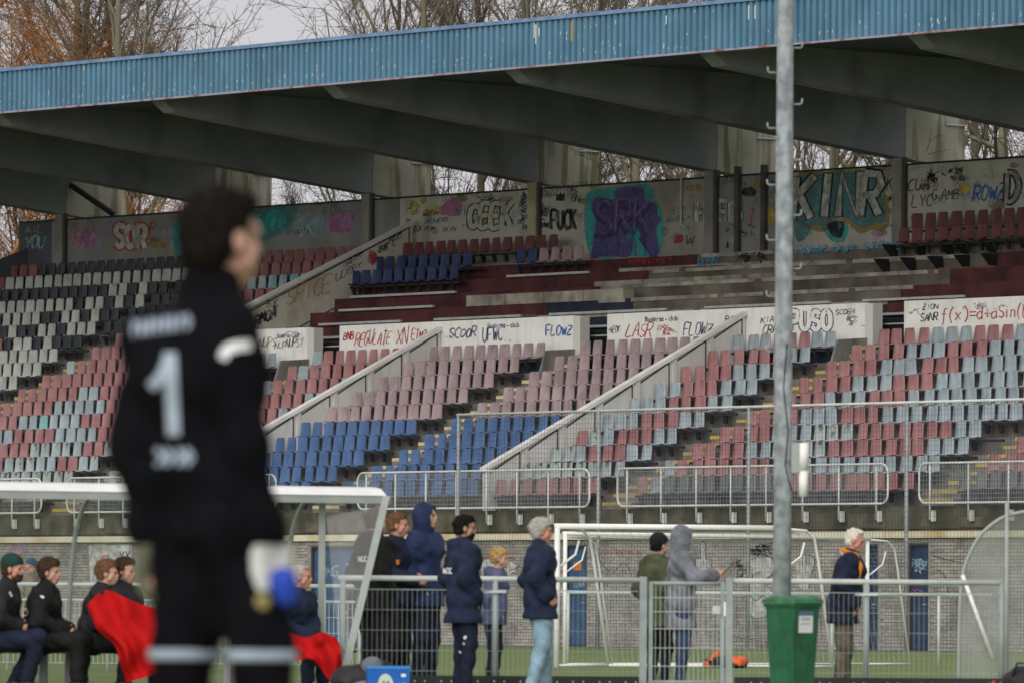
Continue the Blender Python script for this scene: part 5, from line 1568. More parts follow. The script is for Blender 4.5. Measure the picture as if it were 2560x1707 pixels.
# ---- dugout at the right edge
RZ_ = 79.5
rd = empty('curved_dugout', 'curved clear dugout at the right picture edge', 'dugout', at(2480, 1530, RZ_)*1.0)
rd.location.z = 0
ro = Vector(rd.location)
arc = catmull([(2660, 1272), (2600, 1274), (2550, 1280), (2500, 1296), (2450, 1338), (2418, 1398), (2404, 1452), (2398, 1560), (2396, 1715)], 3)
pts = [at(x, y, RZ_)-ro for x, y in arc]
dp = Vector((0.75, 2.2, 0))
mb = MB(); mb.tube(pts, 0.020, 8); mb.build('edge_tube', m_alu, rd, smooth=True)
mb = MB()
for p in pts: mb.v += [tuple(p), tuple(p+dp)]
for i in range(len(pts)-1): mb.f.append((2*i, 2*i+1, 2*i+3, 2*i+2)); mb.m.append(0)
mb.build('clear_shell', m_hazy, rd, smooth=True)
mb = MB(); c0 = at(2660, 1715, RZ_)-ro
mb.v += [tuple(p) for p in pts]+[tuple(c0)]; mb.f.append(tuple(range(len(pts)+1))); mb.m.append(0)
mb.build('clear_end_panel', m_hazy, rd)
p0, p1 = at(2406, 1436, RZ_-0.1)-ro, at(2482, 1645, RZ_-0.1)-ro
mb = MB(); mb.tube([p0, p1], 0.022, 8); mb.build('white_strut', m_white, rd, smooth=True)
for px in (2516,):
    q = at(px, 1530, RZ_-0.05)-ro; mb = MB(); mb.tube([(q.x, q.y, 0), (q.x, q.y, 1.95)], 0.022, 8); mb.build('post', m_alu, rd, smooth=True)
# ================================================================== SDF MODELLER FOR BODIES, CLOTHES, SOFT THINGS
def sdf_mesh(prims, h, k=0.03, cuts=(), noise=None, neg=(), kneg=0.01):
    lo = np.full(3, 1e9); hi = -lo
    for p in prims:
        if p[0] == 'c':
            _, a, b, ra, rb = p; r = max(ra, rb); pts = np.array([a, b])
            lo = np.minimum(lo, pts.min(0)-r); hi = np.maximum(hi, pts.max(0)+r)
        else:
            c = np.array(p[1]); r = max(p[2]); lo = np.minimum(lo, c-r); hi = np.maximum(hi, c+r)
    lo -= 2.5*h+0.01; hi += 2.5*h+0.01
    n = np.ceil((hi-lo)/h).astype(int)+1
    ax = [lo[i]+h*np.arange(n[i]) for i in range(3)]
    F = np.full(n, 0.5, np.float32)
    def sub(p, m):
        if p[0].endswith('c'):
            _, a, b, ra, rb = p; r = max(ra, rb)+m; pl = np.minimum(a, b)-r; ph = np.maximum(a, b)+r
        else:
            r = max(p[2])+m; pl = np.array(p[1])-r; ph = np.array(p[1])+r
        i0 = np.clip(np.floor((pl-lo)/h).astype(int), 0, n-1); i1 = np.clip(np.ceil((ph-lo)/h).astype(int)+1, 1, n)
        return tuple(slice(a_, b_) for a_, b_ in zip(i0, i1))
    def dist(p, s):
        X = ax[0][s[0]][:, None, None]; Y = ax[1][s[1]][None, :, None]; Z = ax[2][s[2]][None, None, :]
        if p[0].endswith('c'):
            _, a, b, ra, rb = p; a = np.array(a, float); b = np.array(b, float); d = b-a; L = max(d@d, 1e-9)
            t = np.clip(((X-a[0])*d[0]+(Y-a[1])*d[1]+(Z-a[2])*d[2])/L, 0, 1)
            return np.sqrt((X-a[0]-t*d[0])**2+(Y-a[1]-t*d[1])**2+(Z-a[2]-t*d[2])**2)-(ra+(rb-ra)*t)
        c = np.array(p[1], float); r = np.array(p[2], float)
        x, y, z = X-c[0], Y-c[1], Z-c[2]
        if len(p) > 3 and p[3] is not None:
            M = p[3]; x, y, z = M[0][0]*x+M[1][0]*y+M[2][0]*z, M[0][1]*x+M[1][1]*y+M[2][1]*z, M[0][2]*x+M[1][2]*y+M[2][2]*z
        q = np.sqrt((x/r[0])**2+(y/r[1])**2+(z/r[2])**2)
        return (q-1)*r.min()*np.clip(0.6+0.4*q, 0.6, 1.2)
    for p in prims:
        s = sub(p, 3*h+k); d = dist(p, s); f = F[s]
        hh = np.maximum(k-np.abs(f-d), 0)/k
        F[s] = np.minimum(f, d)-hh*hh*k*0.25
    for p in neg:
        s = sub(p, 3*h+kneg); d = -dist(p, s); f = F[s]
        hh = np.maximum(kneg-np.abs(f-d), 0)/kneg
        F[s] = np.maximum(f, d)+hh*hh*kneg*0.25
    X, Y, Z = ax[0][:, None, None], ax[1][None, :, None], ax[2][None, None, :]
    if noise is not None: F = F+noise(X, Y, Z).astype(np.float32)
    for c in cuts: F = np.maximum(F, c(X, Y, Z).astype(np.float32))
    F[0], F[-1] = 0.5, 0.5; F[:, 0], F[:, -1] = 0.5, 0.5; F[:, :, 0], F[:, :, -1] = 0.5, 0.5
    return surf_net(F, lo, h)
def surf_net(F, lo, h):
    s = F < 0
    nx, ny, nz = F.shape
    cnt = np.zeros((nx-1, ny-1, nz-1), np.int8)
    for i in (0, 1):
        for j in (0, 1):
            for k in (0, 1): cnt += s[i:nx-1+i, j:ny-1+j, k:nz-1+k]
    act = np.argwhere((cnt > 0) & (cnt < 8))
    if len(act) == 0: return [], []
    idx = -np.ones(cnt.shape, np.int32); idx[tuple(act.T)] = np.arange(len(act))
    acc = np.zeros((len(act), 3)); num = np.zeros(len(act))
    corners = [(i, j, k) for i in (0, 1) for j in (0, 1) for k in (0, 1)]
    for a in corners:
        for axis in range(3):
            if a[axis]: continue
            b = list(a); b[axis] = 1
            fa = F[act[:, 0]+a[0], act[:, 1]+a[1], act[:, 2]+a[2]]; fb = F[act[:, 0]+b[0], act[:, 1]+b[1], act[:, 2]+b[2]]
            m = (fa < 0) != (fb < 0)
            t = np.where(m, fa/(fa-fb+1e-12), 0)
            for ax_ in range(3):
                acc[:, ax_] += np.where(m, a[ax_]+(t if ax_ == axis else 0), 0)
            num += m
    V = lo+h*(act+acc/num[:, None])
    quads = []
    for axis in range(3):
        sl0 = [slice(None)]*3; sl1 = [slice(None)]*3
        sl0[axis] = slice(0, -1); sl1[axis] = slice(1, None)
        a = s[tuple(sl0)]; b = s[tuple(sl1)]
        ch = np.argwhere(a != b)
        o1, o2 = (axis+1) % 3, (axis+2) % 3
        ok = (ch[:, o1] > 0) & (ch[:, o2] > 0) & (ch[:, o1] < F.shape[o1]-1) & (ch[:, o2] < F.shape[o2]-1)
        ch = ch[ok]
        ins = a[tuple(ch.T)]
        def g(d1, d2):
            q = ch.copy(); q[:, o1] += d1; q[:, o2] += d2; return idx[tuple(q.T)]
        q = np.stack([g(-1, -1), g(0, -1), g(0, 0), g(-1, 0)], 1)
        q[~ins] = q[~ins][:, ::-1]
        quads.append(q)
    return V, np.concatenate(quads)
def sdf_obj(name, m, parent, prims, h, **kw):
    V, Q = sdf_mesh(prims, h, **kw)
    me = bpy.data.meshes.new(name)
    if len(V): 
        me.vertices.add(len(V)); me.vertices.foreach_set('co', np.asarray(V, np.float32).ravel())
        me.loops.add(Q.size); me.loops.foreach_set('vertex_index', Q.astype(np.int32).ravel())
        me.polygons.add(len(Q)); me.polygons.foreach_set('loop_start', np.arange(0, Q.size, 4, dtype=np.int32))
        me.update(calc_edges=True); me.validate()
        me.polygons.foreach_set('use_smooth', [True]*len(me.polygons))
    me.materials.append(m)
    return link_mesh(name, me, parent)

# ------------------------------------------------------------------ people
def skin_m(nm, c):
    m = mat(nm, c, 0.55, var=0.10, scale=25, obj=True)
    b = m.node_tree.nodes['Principled BSDF']; b.inputs['Subsurface Weight'].default_value = 0.08; b.inputs['Subsurface Radius'].default_value = (0.02, 0.008, 0.004); return m
SK1 = skin_m('skin_fair', (0.50, 0.29, 0.21)); SK2 = skin_m('skin_ruddy', (0.50, 0.25, 0.18)); SK3 = skin_m('skin_olive', (0.36, 0.20, 0.13))
def cloth(nm, c, rough=0.85): return mat('cloth_'+nm, c, rough, var=0.32, scale=6, obj=True, bump=0.5, bscale=28)
def fold_noise(seed, amp):
    r = random.Random(seed); ph = [r.uniform(0, 6.28) for _ in range(8)]
    def f(X, Y, Z):
        return amp*(np.sin(26*Z+19*X+15*Y+ph[0])*np.sin(8*X-11*Y+5*Z+ph[1])+0.5*np.sin(13*Z-24*Y+20*X+ph[2])*np.sin(9*Z+ph[5])+0.55*np.sin(47*Z+33*X-20*Y+ph[3])*np.sin(19*Y+12*X+6*Z+ph[4]))
    return f
def vec(*a): return np.array(a, float)
def J_stand(arm_l='pocket', arm_r='pocket', lean=0.0, stride=0.0):
    A = {'pocket': (vec(-0.075, 0.240, 1.17), vec(0.055, 0.180, 0.965)), 'down': (vec(-0.03, 0.245, 1.15), vec(0.03, 0.25, 0.90)),
         'front': (vec(0.0, 0.25, 1.16), vec(0.24, 0.10, 1.12)), 'rail': (vec(0.12, 0.24, 1.17), vec(0.32, 0.08, 1.20))}
    el, wl = A[arm_l] if isinstance(arm_l, str) else arm_l
    er, wr = A[arm_r] if isinstance(arm_r, str) else arm_r
    if isinstance(arm_r, str): er = er*vec(1, -1, 1); wr = wr*vec(1, -1, 1)
    L = vec(lean, 0, 0)
    return dict(mode=(arm_l if isinstance(arm_l, str) else '', arm_r if isinstance(arm_r, str) else ''), pelvis=vec(0, 0, 0.95), waist=vec(0, 0, 1.10)+L*0.4, chest=vec(0, 0, 1.34)+L*0.8, neck=vec(-0.01, 0, 1.50)+L, head=vec(0.015, 0, 1.675)+L*1.25,
                sl=vec(0, 0.185, 1.43)+L*0.9, sr=vec(0, -0.185, 1.43)+L*0.9, el=el+L*0.8, er=er+L*0.8, wl=wl+L*0.5, wr=wr+L*0.5,
                hl=vec(0, 0.092, 0.92), hr=vec(0, -0.092, 0.92), kl=vec(0.03+stride*0.5, 0.11, 0.50), kr=vec(0.03-stride*0.4, -0.11, 0.50),
                al=vec(0.0+stride, 0.12, 0.085), ar=vec(-0.02-stride, -0.12, 0.085))
def J_sit(hands=(vec(0.26, 0.03, 0.62), vec(0.26, -0.04, 0.61)), lean=0.06, knees=(0.42, 0.42), feet=(0.40, 0.44)):
    L = vec(lean, 0, 0)
    return dict(pelvis=vec(0, 0, 0.48), waist=vec(-0.02, 0, 0.62)+L*0.3, chest=vec(-0.01, 0, 0.85)+L*0.8, neck=vec(0, 0, 1.00)+L, head=vec(0.03, 0, 1.165)+L*1.2,
                sl=vec(0, 0.185, 0.93)+L*0.9, sr=vec(0, -0.185, 0.93)+L*0.9, el=vec(0.02, 0.255, 0.68)+L*0.6, er=vec(0.02, -0.255, 0.68)+L*0.6, wl=hands[0], wr=hands[1],
                hl=vec(0, 0.095, 0.47), hr=vec(0, -0.095, 0.47), kl=vec(knees[0], 0.13, 0.50), kr=vec(knees[1], -0.13, 0.50), al=vec(feet[0], 0.13, 0.085), ar=vec(feet[1], -0.13, 0.085))
def C(a, b, ra, rb): return ('c', np.array(a, float), np.array(b, float), ra, rb)
def torso(J, e, wide=1.0):
    sd_ = (J['sl']-J['sr'])/2; sdn = sd_/np.linalg.norm(sd_); y = vec(0, 1, 0)
    return [C(J['chest']-sdn*0.095, J['chest']+sdn*0.095, 0.098*wide+e, 0.098*wide+e), C(J['sl']-sdn*0.045, J['sr']+sdn*0.045, 0.052+e*0.8, 0.052+e*0.8),
            C(J['waist']-y*0.06, J['waist']+y*0.06, 0.094*wide+e, 0.094*wide+e), C(J['pelvis']-y*0.07, J['pelvis']+y*0.07, 0.104+e, 0.104+e),
            C(J['chest'], J['waist'], 0.102*wide+e, 0.098*wide+e), C(J['waist'], J['pelvis'], 0.098*wide+e, 0.106+e), C(J['neck']-vec(0, 0, 0.03), J['chest'], 0.062+e*0.7, 0.095+e), C(J['neck']-vec(0, 0, 0.035), J['sl'], 0.05+e*0.6, 0.05+e*0.6), C(J['neck']-vec(0, 0, 0.035), J['sr'], 0.05+e*0.6, 0.05+e*0.6)]
def limb(J, s, e):
    return [C(J['s'+s], J['e'+s], 0.056+e, 0.046+e), C(J['e'+s], J['w'+s], 0.046+e, 0.033+e*0.9)]
def leg(J, s, e):
    return [C(J['h'+s], J['k'+s], 0.088+e, 0.060+e), C(J['k'+s], J['a'+s], 0.056+e, 0.040+e)]
def hand_prims(w, d, n, t, curl=0.5, g=1.0, infl=0.0):
    d = d/np.linalg.norm(d); n = n-d*(n@d); n = n/np.linalg.norm(n); t = t-d*(t@d)-n*(t@n); t = t/np.linalg.norm(t)
    P = []
    for off, ln in ((0.030, 0.070), (0.010, 0.078), (-0.010, 0.072), (-0.029, 0.056)):
        kn = w+d*0.088*g+t*off*g; P.append(C(w+t*off*0.5, kn, 0.017*g+infl, 0.013*g+infl))
        a = 0.25*curl; p = kn
        for sg in (0.45, 0.32, 0.25):
            dd = d*math.cos(a)+n*math.sin(a); q = p+dd*ln*sg*g; P.append(C(p, q, 0.0098*g+infl, 0.0085*g+infl)); p = q; a += 0.85*curl
    b = w+d*0.025*g+t*0.028*g; d1 = d*0.62+t*0.7+n*0.25; d1 /= np.linalg.norm(d1); q = b+d1*0.042*g; P.append(C(b, q, 0.015*g+infl, 0.0115*g+infl))
    d2 = d*0.9+t*0.1+n*0.5*curl; d2 /= np.linalg.norm(d2); P.append(C(q, q+d2*0.036*g, 0.0112*g+infl, 0.0095*g+infl))
    return P
def rotz(a): c, s = math.cos(a), math.sin(a); return np.array([[c, -s, 0], [s, c, 0], [0, 0, 1]])
def roty(a): c, s = math.cos(a), math.sin(a); return np.array([[c, 0, s], [0, 1, 0], [-s, 0, c]])

def hair_strands(ho, m, root, HR, sc, seed, t):
    """short tapered locks lying along the hair so its outline is broken, not moulded"""
    r = np.random.RandomState(seed); me = ho.data; nv = len(me.vertices)
    if nv == 0: return
    gd = Vector(HR @ np.array([-0.35, 0.0, -1.0])); fw = Vector(HR @ np.array([1.0, 0, 0]))
    mb = MB()
    for i in r.choice(nv, min(nv, 900), replace=False):
        v = me.vertices[int(i)]; n = Vector(v.normal)
        g_ = gd+fw*(1.2 if n.z > 0.75 else 0.0)+Vector(r.normal(0, 0.45, 3))
        d = g_-n*g_.dot(n)
        if d.length < 1e-3: continue
        d.normalize(); d = (d+n*r.uniform(0.05, 0.55)).normalized(); L_2 = r.uniform(0.014, 0.030)*sc*(1+t*12); w2 = r.uniform(0.0022, 0.0045)*sc
        s_ = d.cross(n).normalized()*w2; p0 = Vector(v.co)-n*0.003; p1 = p0+d*L_2*0.55+n*0.002; p2 = p0+d*L_2
        k = len(mb.v); mb.v += [tuple(p0-s_), tuple(p0+s_), tuple(p1+s_*0.8), tuple(p1-s_*0.8), tuple(p2)]
        mb.f += [(k, k+1, k+2, k+3), (k+3, k+2, k+4)]; mb.m += [0, 0]
    mb.build('hair_strands', m, root, kind='stuff')
def make_person(label, H, loc, yaw, J, head_yaw=0.0, head_pitch=0.0, skin=SK1, top=None, top_e=0.035, hem=0.80, bottom=None, bot_e=0.022, ankle=0.09,
                shoe=None, hair=None, hair_t=0.022, hair_low=-0.06, hairline=0.058, hat=None, hat_kind=None, hood_down=False, collar=None, beard=None,
                hands=('skin', 'skin'), hand_dirs=(None, None), curl=(0.7, 0.7), long_hair=False, vox=0.0125, seed=1, wide=1.0, seat_clip=None, bald=False, body_vox=0.0085):
    sc = H/1.80
    root = empty('person', label, 'person', loc, yaw, 'people around the pitch')
    HR = rotz(head_yaw) @ roty(head_pitch); hc = J['head']
    def hp(p): return hc+HR@np.array(p, float)
    Hc = lambda a, b, ra, rb: C(hp(a), hp(b), ra, rb)
    He = lambda c, r: ('e', hp(c), r, HR)
    headp = [He((-0.012, 0, 0.030), (0.098, 0.077, 0.090)), He((0.028, 0, -0.045), (0.066, 0.057, 0.076)), Hc((0.056, -0.012, -0.098), (0.056, 0.012, -0.098), 0.021, 0.021),
             Hc((0.086, 0, 0.002), (0.103, 0, -0.028), 0.010, 0.0130), Hc((0.076, -0.032, 0.022), (0.076, 0.032, 0.022), 0.016, 0.016), Hc((0.088, -0.016, -0.060), (0.088, 0.016, -0.060), 0.0095, 0.0095),
             Hc((0.055, -0.046, -0.025), (0.03, -0.055, -0.06), 0.022, 0.02), Hc((0.055, 0.046, -0.025), (0.03, 0.055, -0.06), 0.022, 0.02)]
    ears = [He((-0.004, 0.079, -0.012), (0.021, 0.011, 0.032)), He((-0.004, -0.079, -0.012), (0.021, 0.011, 0.032))]
    neck = [C(hp((-0.022, 0, -0.06)), J['neck']+vec(0, 0, -0.04), 0.055, 0.062)]
    socket = [('-e', hp((0.094, 0.031, -0.002)), (0.014, 0.016, 0.010), HR), ('-e', hp((0.094, -0.031, -0.002)), (0.014, 0.016, 0.010), HR)]
    body = torso(J, -0.01)+limb(J, 'l', -0.006)+limb(J, 'r', -0.006)+leg(J, 'l', -0.004)+leg(J, 'r', -0.004)+neck+headp+ears
    for s, a in (('l', 'al'), ('r', 'ar')): body.append(C(J[a]+vec(-0.03, 0, -0.04), J[a]+vec(0.14, 0, -0.055), 0.038, 0.026))
    gl = []
    for i, s in enumerate(('l', 'r')):
        d = hand_dirs[i] if hand_dirs[i] is not None else (J['w'+s]-J['e'+s])
        if hand_dirs[i] is None and 'pocket' in J.get('mode', ('', ''))[i]: d = vec(0.15, -0.25 if s == 'l' else 0.25, -1.0)
        d = np.array(d, float); d /= np.linalg.norm(d)
        inward = vec(0, -1 if s == 'l' else 1, 0.0)+vec(0.05, 0, -0.1); t = vec(0.6, 0, 0.8)
        pr = hand_prims(J['w'+s], d, inward, t, curl[i], 1.0 if hands[i] == 'skin' else 1.12, 0.0 if hands[i] == 'skin' else 0.006)
        if hands[i] == 'skin': body += pr
        else: gl.append((pr+[C(J['w'+s]-d*0.05, J['w'+s]+d*0.02, 0.043, 0.040)], hands[i]))
        if hands[i] != 'skin': body += hand_prims(J['w'+s], d, inward, t, curl[i], 0.95)
    S_ = lambda pr: [(p[0], np.array(p[1])*sc, np.array(p[2])*sc, p[3]*sc, p[4]*sc) if p[0].endswith('c') else (p[0], np.array(p[1])*sc, np.array(p[2])*sc, p[3] if len(p) > 3 else None) for p in pr]
    sdf_obj('body', skin, root, S_(body), body_vox, k=0.016, neg=S_(socket))
    def hl(X, Y, Z):      # head-local coordinates of grid points
        x, y, z = X/sc-hc[0], Y/sc-hc[1], Z/sc-hc[2]
        return HR[0][0]*x+HR[1][0]*y+HR[2][0]*z, HR[0][1]*x+HR[1][1]*y+HR[2][1]*z, HR[0][2]*x+HR[1][2]*y+HR[2][2]*z
    m_eye = mat('eye_dark', (0.03, 0.025, 0.02), 0.2)
    if hat_kind != 'far':
        for sy in (-1, 1): sdf_obj('eye', m_eye, root, S_([He((0.0835, sy*0.031, -0.002), (0.010, 0.013, 0.008))]), 0.004, k=0.004)
    if hair is not None:
        t = hair_t
        pr = [He((-0.020, 0, 0.036), (0.096+t, 0.077+t*0.75, 0.089+t)), He((0.03, 0, 0.095), (0.055, 0.05, 0.02+t*0.6))]
        if long_hair: pr += [Hc((-0.06, -0.05, -0.04), (-0.075, -0.045, -0.11), 0.045, 0.03), Hc((-0.06, 0.05, -0.04), (-0.075, 0.045, -0.11), 0.045, 0.03)]
        else: pr += [Hc((-0.055, -0.025, -0.03), (-0.055, 0.025, -0.03), 0.052, 0.052)]
        def c1(X, Y, Z):
            x, y, z = hl(X, Y, Z); return np.minimum(x-0.030, hairline+0.35*(x-0.03)-z)*sc
        def c2(X, Y, Z):
            x, y, z = hl(X, Y, Z); return np.minimum(x+0.018, 0.012-z)*sc
        def c3(X, Y, Z):
            x, y, z = hl(X, Y, Z); return (hair_low-z)*sc
        cu = [c1, c2, c3]
        if bald:
            def c4(X, Y, Z):
                x, y, z = hl(X, Y, Z); return np.minimum(x+0.075, z-0.045)*sc
            cu.append(c4)
        fn = fold_noise(seed+7, 0.0042)
        def hn(X, Y, Z): return fn(X*3.2, Y*3.2, Z*2.0)
        ho = sdf_obj('hair', hair, root, S_(pr), 0.007, k=0.02, cuts=cu, noise=hn)
        hair_strands(ho, hair, root, HR, sc, seed, hair_t)
    if beard is not None:
        def cb(X, Y, Z):
            x, y, z = hl(X, Y, Z); return np.maximum(z+0.035, np.minimum(z+0.052, x-0.07))*sc
        sdf_obj('beard', beard, root, S_([He((0.030, 0, -0.05), (0.072, 0.063, 0.080)), Hc((0.060, -0.014, -0.10), (0.060, 0.014, -0.10), 0.027, 0.027), Hc((0.0, -0.066, -0.04), (0.0, 0.066, -0.04), 0.008, 0.008)]), 0.007, k=0.015, cuts=[cb])
    if hat_kind == 'hood':
        pr = [He((-0.020, 0, 0.020), (0.122, 0.102, 0.124)), He((0.0, 0, -0.06), (0.105, 0.098, 0.10)), C(hp((-0.045, 0, -0.09)), J['neck']+vec(-0.02, 0, -0.02), 0.095, 0.12)]
        def ch(X, Y, Z):
            x, y, z = hl(X, Y, Z); return np.minimum(x-0.062-0.25*np.maximum(z-0.02, 0), z+0.125)*sc
        def ch2(X, Y, Z):
            x, y, z = hl(X, Y, Z); return np.minimum(np.minimum(x-0.02, 0.062-np.abs(y)), np.minimum(0.07-z, z+0.11))*sc
        sdf_obj('hood', hat, root, S_(pr), 0.009, k=0.04, cuts=[ch, ch2], noise=fold_noise(seed+3, 0.0025))
        sdf_obj('hood_brim', hat, root, S_([Hc((0.075, -0.045, 0.085), (0.075, 0.045, 0.085), 0.016, 0.016), Hc((0.072, -0.075, 0.03), (0.075, -0.045, 0.085), 0.014, 0.016), Hc((0.072, 0.075, 0.03), (0.075, 0.045, 0.085), 0.014, 0.016)]), 0.008, k=0.015)
    elif hat_kind in ('beanie', 'far'):
        def cbn(X, Y, Z):
            x, y, z = hl(X, Y, Z); return (0.020+0.30*x-z)*sc
        sdf_obj('beanie', hat, root, S_([He((-0.012, 0, 0.040), (0.116, 0.095, 0.105)), He((-0.03, 0, 0.085), (0.085, 0.08, 0.07))]), 0.008, k=0.03, cuts=[cbn], noise=fold_noise(seed+4, 0.002))
    elif hat_kind == 'cap':
        def cbn(X, Y, Z):
            x, y, z = hl(X, Y, Z); return (0.035-z)*sc
        sdf_obj('cap', hat, root, S_([He((-0.012, 0, 0.035), (0.108, 0.088, 0.098)), He((0.11, 0, 0.045), (0.075, 0.06, 0.012))]), 0.008, k=0.02, cuts=[cbn])
    jk = None
    if top is not None:
        e = top_e
        pr = torso(J, e, wide)+limb(J, 'l', e*0.75)+limb(J, 'r', e*0.75)
        for s in 'lr': pr.append(C(J['w'+s]-(J['w'+s]-J['e'+s])*0.12, J['w'+s], 0.036+e*0.75, 0.034+e*0.7))
        if hem < 0.90 and seat_clip is None: pr += [C(vec(0, -0.085, hem+0.02), vec(0, 0.085, hem+0.02), 0.108+e, 0.108+e), C(J['pelvis'], vec(0, 0, hem), 0.108+e, 0.112+e)]
        if collar: pr += [C(J['neck']+vec(0, 0, collar-0.05), J['neck']+vec(0.0, 0, collar-0.01), 0.075, 0.072)]
        if hood_down: pr += [C(J['neck']+vec(-0.095, -0.06, 0.0), J['neck']+vec(-0.095, 0.06, 0.0), 0.062, 0.062), C(J['neck']+vec(-0.10, 0, 0.0), J['neck']+vec(-0.125, 0, -0.10), 0.06, 0.05), C(J['neck']+vec(-0.05, -0.09, 0.01), J['neck']+vec(0.06, -0.07, -0.03), 0.04, 0.03), C(J['neck']+vec(-0.05, 0.09, 0.01), J['neck']+vec(0.06, 0.07, -0.03), 0.04, 0.03)]
        zh = hem*sc
        cuts = [lambda X, Y, Z: zh-Z+0*X]
        # open neck so the throat shows above the collar
        jk = sdf_obj('jacket', top, root, S_(pr), vox, k=0.045, cuts=cuts, noise=fold_noise(seed, 0.0080))
    if bottom is not None:
        pr = [C(J['pelvis']-vec(0, 0.07, 0), J['pelvis']+vec(0, 0.07, 0), 0.115+bot_e*0.6, 0.115+bot_e*0.6)]+leg(J, 'l', bot_e)+leg(J, 'r', bot_e)
        za = ankle*sc
        sdf_obj('trousers', bottom, root, S_(pr), vox, k=0.03, cuts=[lambda X, Y, Z: za-Z+0*X], noise=fold_noise(seed+1, 0.0075))
    if shoe is not None:
        for s in ('al', 'ar'):
            sdf_obj('shoe', shoe, root, S_([C(J[s]+vec(-0.045, 0, -0.035), J[s]+vec(0.15, 0, -0.052), 0.046, 0.034), C(J[s]+vec(0, 0, 0.02), J[s]+vec(0.02, 0, -0.04), 0.045, 0.045)]), 0.012, k=0.03, cuts=[lambda X, Y, Z: 0.002-Z+0*X])
    for pr, mm in gl: sdf_obj('glove', mm, root, S_(pr), 0.008, k=0.012)
    return root, jk

def project_print(person_root, jk, polys, m, name='print', label=None):
    """lay flat world-space shapes (lists of (px,py) strokes with width) onto the garment seen from the camera"""
    bpy.context.view_layer.update()
    mw = Matrix.Translation(person_root.location) @ Matrix.Rotation(person_root.rotation_euler.z, 4, 'Z')
    me = jk.data; vs = [mw @ v.co for v in me.vertices]
    bvh = BVHTree.FromPolygons(vs, [tuple(p.vertices) for p in me.polygons])
    inv = mw.inverted(); o_ = Vector((0, 0, CAM_H)); mb = MB()
    for pts, w in polys:
        P_ = catmull(pts, 4); L = ribbon2d(P_, w); rows = []
        for a, b in L:
            row = []
            for f in (0.0, 0.5, 1.0):
                q = a*(1-f)+b*f; d = ray(q[0], q[1]).normalized()
                h_ = bvh.ray_cast(o_, d)
                row.append(inv @ (h_[0]-d*0.006) if h_[0] is not None else None)
            rows.append(row)
        for i in range(len(rows)-1):
            for j in range(2):
                c = (rows[i][j], rows[i][j+1], rows[i+1][j+1], rows[i+1][j])
                if all(x is not None for x in c) and max((c[0]-x).length for x in c) < 0.15: mb.quad(*c)
    if mb.f:
        o = mb.build(name, m, person_root, kind='stuff')
        return o
# ================================================================== PEOPLE
c_black = cloth('black', (0.008, 0.0085, 0.009)); c_char = cloth('charcoal', (0.016, 0.017, 0.019)); c_navy = cloth('navy', (0.012, 0.019, 0.047)); c_navyd = cloth('dark_navy', (0.008, 0.012, 0.030))
c_hoodie = cloth('navy_hoodie', (0.017, 0.028, 0.080)); c_jean = cloth('pale_denim', (0.22, 0.33, 0.42)); c_green = cloth('olive_parka', (0.062, 0.072, 0.038)); c_grey = cloth('grey_marl', (0.165, 0.172, 0.195))
c_khaki = cloth('brown_corduroy', (0.105, 0.085, 0.062)); c_denimd = cloth('dark_denim', (0.030, 0.050, 0.10)); c_lil = cloth('slate_blue', (0.085, 0.10, 0.19)); c_orange = cloth('orange_scarf', (0.66, 0.24, 0.015)); c_tan = cloth('tan_jacket', (0.20, 0.18, 0.12))
c_bgreen = cloth('bottle_green_wool', (0.015, 0.050, 0.038)); c_bhat = cloth('blue_wool', (0.03, 0.075, 0.16)); c_teal = cloth('teal_trim', (0.03, 0.22, 0.24)); c_white = cloth('white_print', (0.70, 0.72, 0.72), 0.6); c_red = mat('cloth_red_fleece', (0.43, 0.010, 0.010), 0.95, var=0.08, scale=5, obj=True, spec=0.05)
h_brown = mat('hair_brown', (0.055, 0.032, 0.020), 0.85, var=0.4, scale=60, obj=True, spec=0.08); h_dk = mat('hair_black', (0.012, 0.010, 0.010), 0.85, var=0.4, scale=60, obj=True, spec=0.08); h_ginger = mat('hair_light_brown', (0.14, 0.075, 0.040), 0.85, var=0.4, scale=60, obj=True, spec=0.08)
h_blond = mat('hair_blond', (0.42, 0.27, 0.11), 0.85, var=0.4, scale=50, obj=True, spec=0.08); h_grey = mat('hair_grey', (0.40, 0.37, 0.33), 0.6, var=0.25, scale=60, obj=True); h_white = mat('hair_white', (0.66, 0.62, 0.52), 0.6, var=0.2, scale=60, obj=True)
s_blk = mat('black_shoe', (0.015, 0.015, 0.017), 0.5)
def gl_(px, Z): return (at(px, 1600, Z).x, Z, 0)

# men on the bench, all looking to the right
def bench_loc(px): p = dpt(px, 0)+back*0.10; return (p.x, p.y, 0)
p, j = make_person('seated man in dark green beanie and black jacket at the left picture edge', 1.80, bench_loc(-2), R(-12), J_sit(lean=0.12, knees=(0.40, 0.46), feet=(0.16, 0.36)), skin=SK2, top=c_char, top_e=0.04, hem=0.47, seat_clip=True,
    bottom=c_navyd, bot_e=0.028, shoe=s_blk, hat=c_bgreen, hat_kind='beanie', hair=h_brown, hair_t=0.010, hairline=0.07, beard=h_brown, collar=0.05, seed=3, head_yaw=R(-8))
project_print(p, j, [([(24, 1478), (30, 1490)], 5)], c_white)
p, j = make_person('seated young man with brown hair in black jacket, hands clasped on lap', 1.76, bench_loc(112), R(-14), J_sit(hands=(vec(0.27, 0.03, 0.60), vec(0.25, -0.06, 0.60)), lean=0.05, knees=(0.40, 0.42), feet=(0.38, 0.42)), skin=SK1, top=c_black, top_e=0.05, hem=0.47, seat_clip=True,
    bottom=c_black, bot_e=0.028, shoe=s_blk, hair=h_brown, hair_t=0.027, hairline=0.045, collar=0.06, seed=5, head_yaw=R(-6))
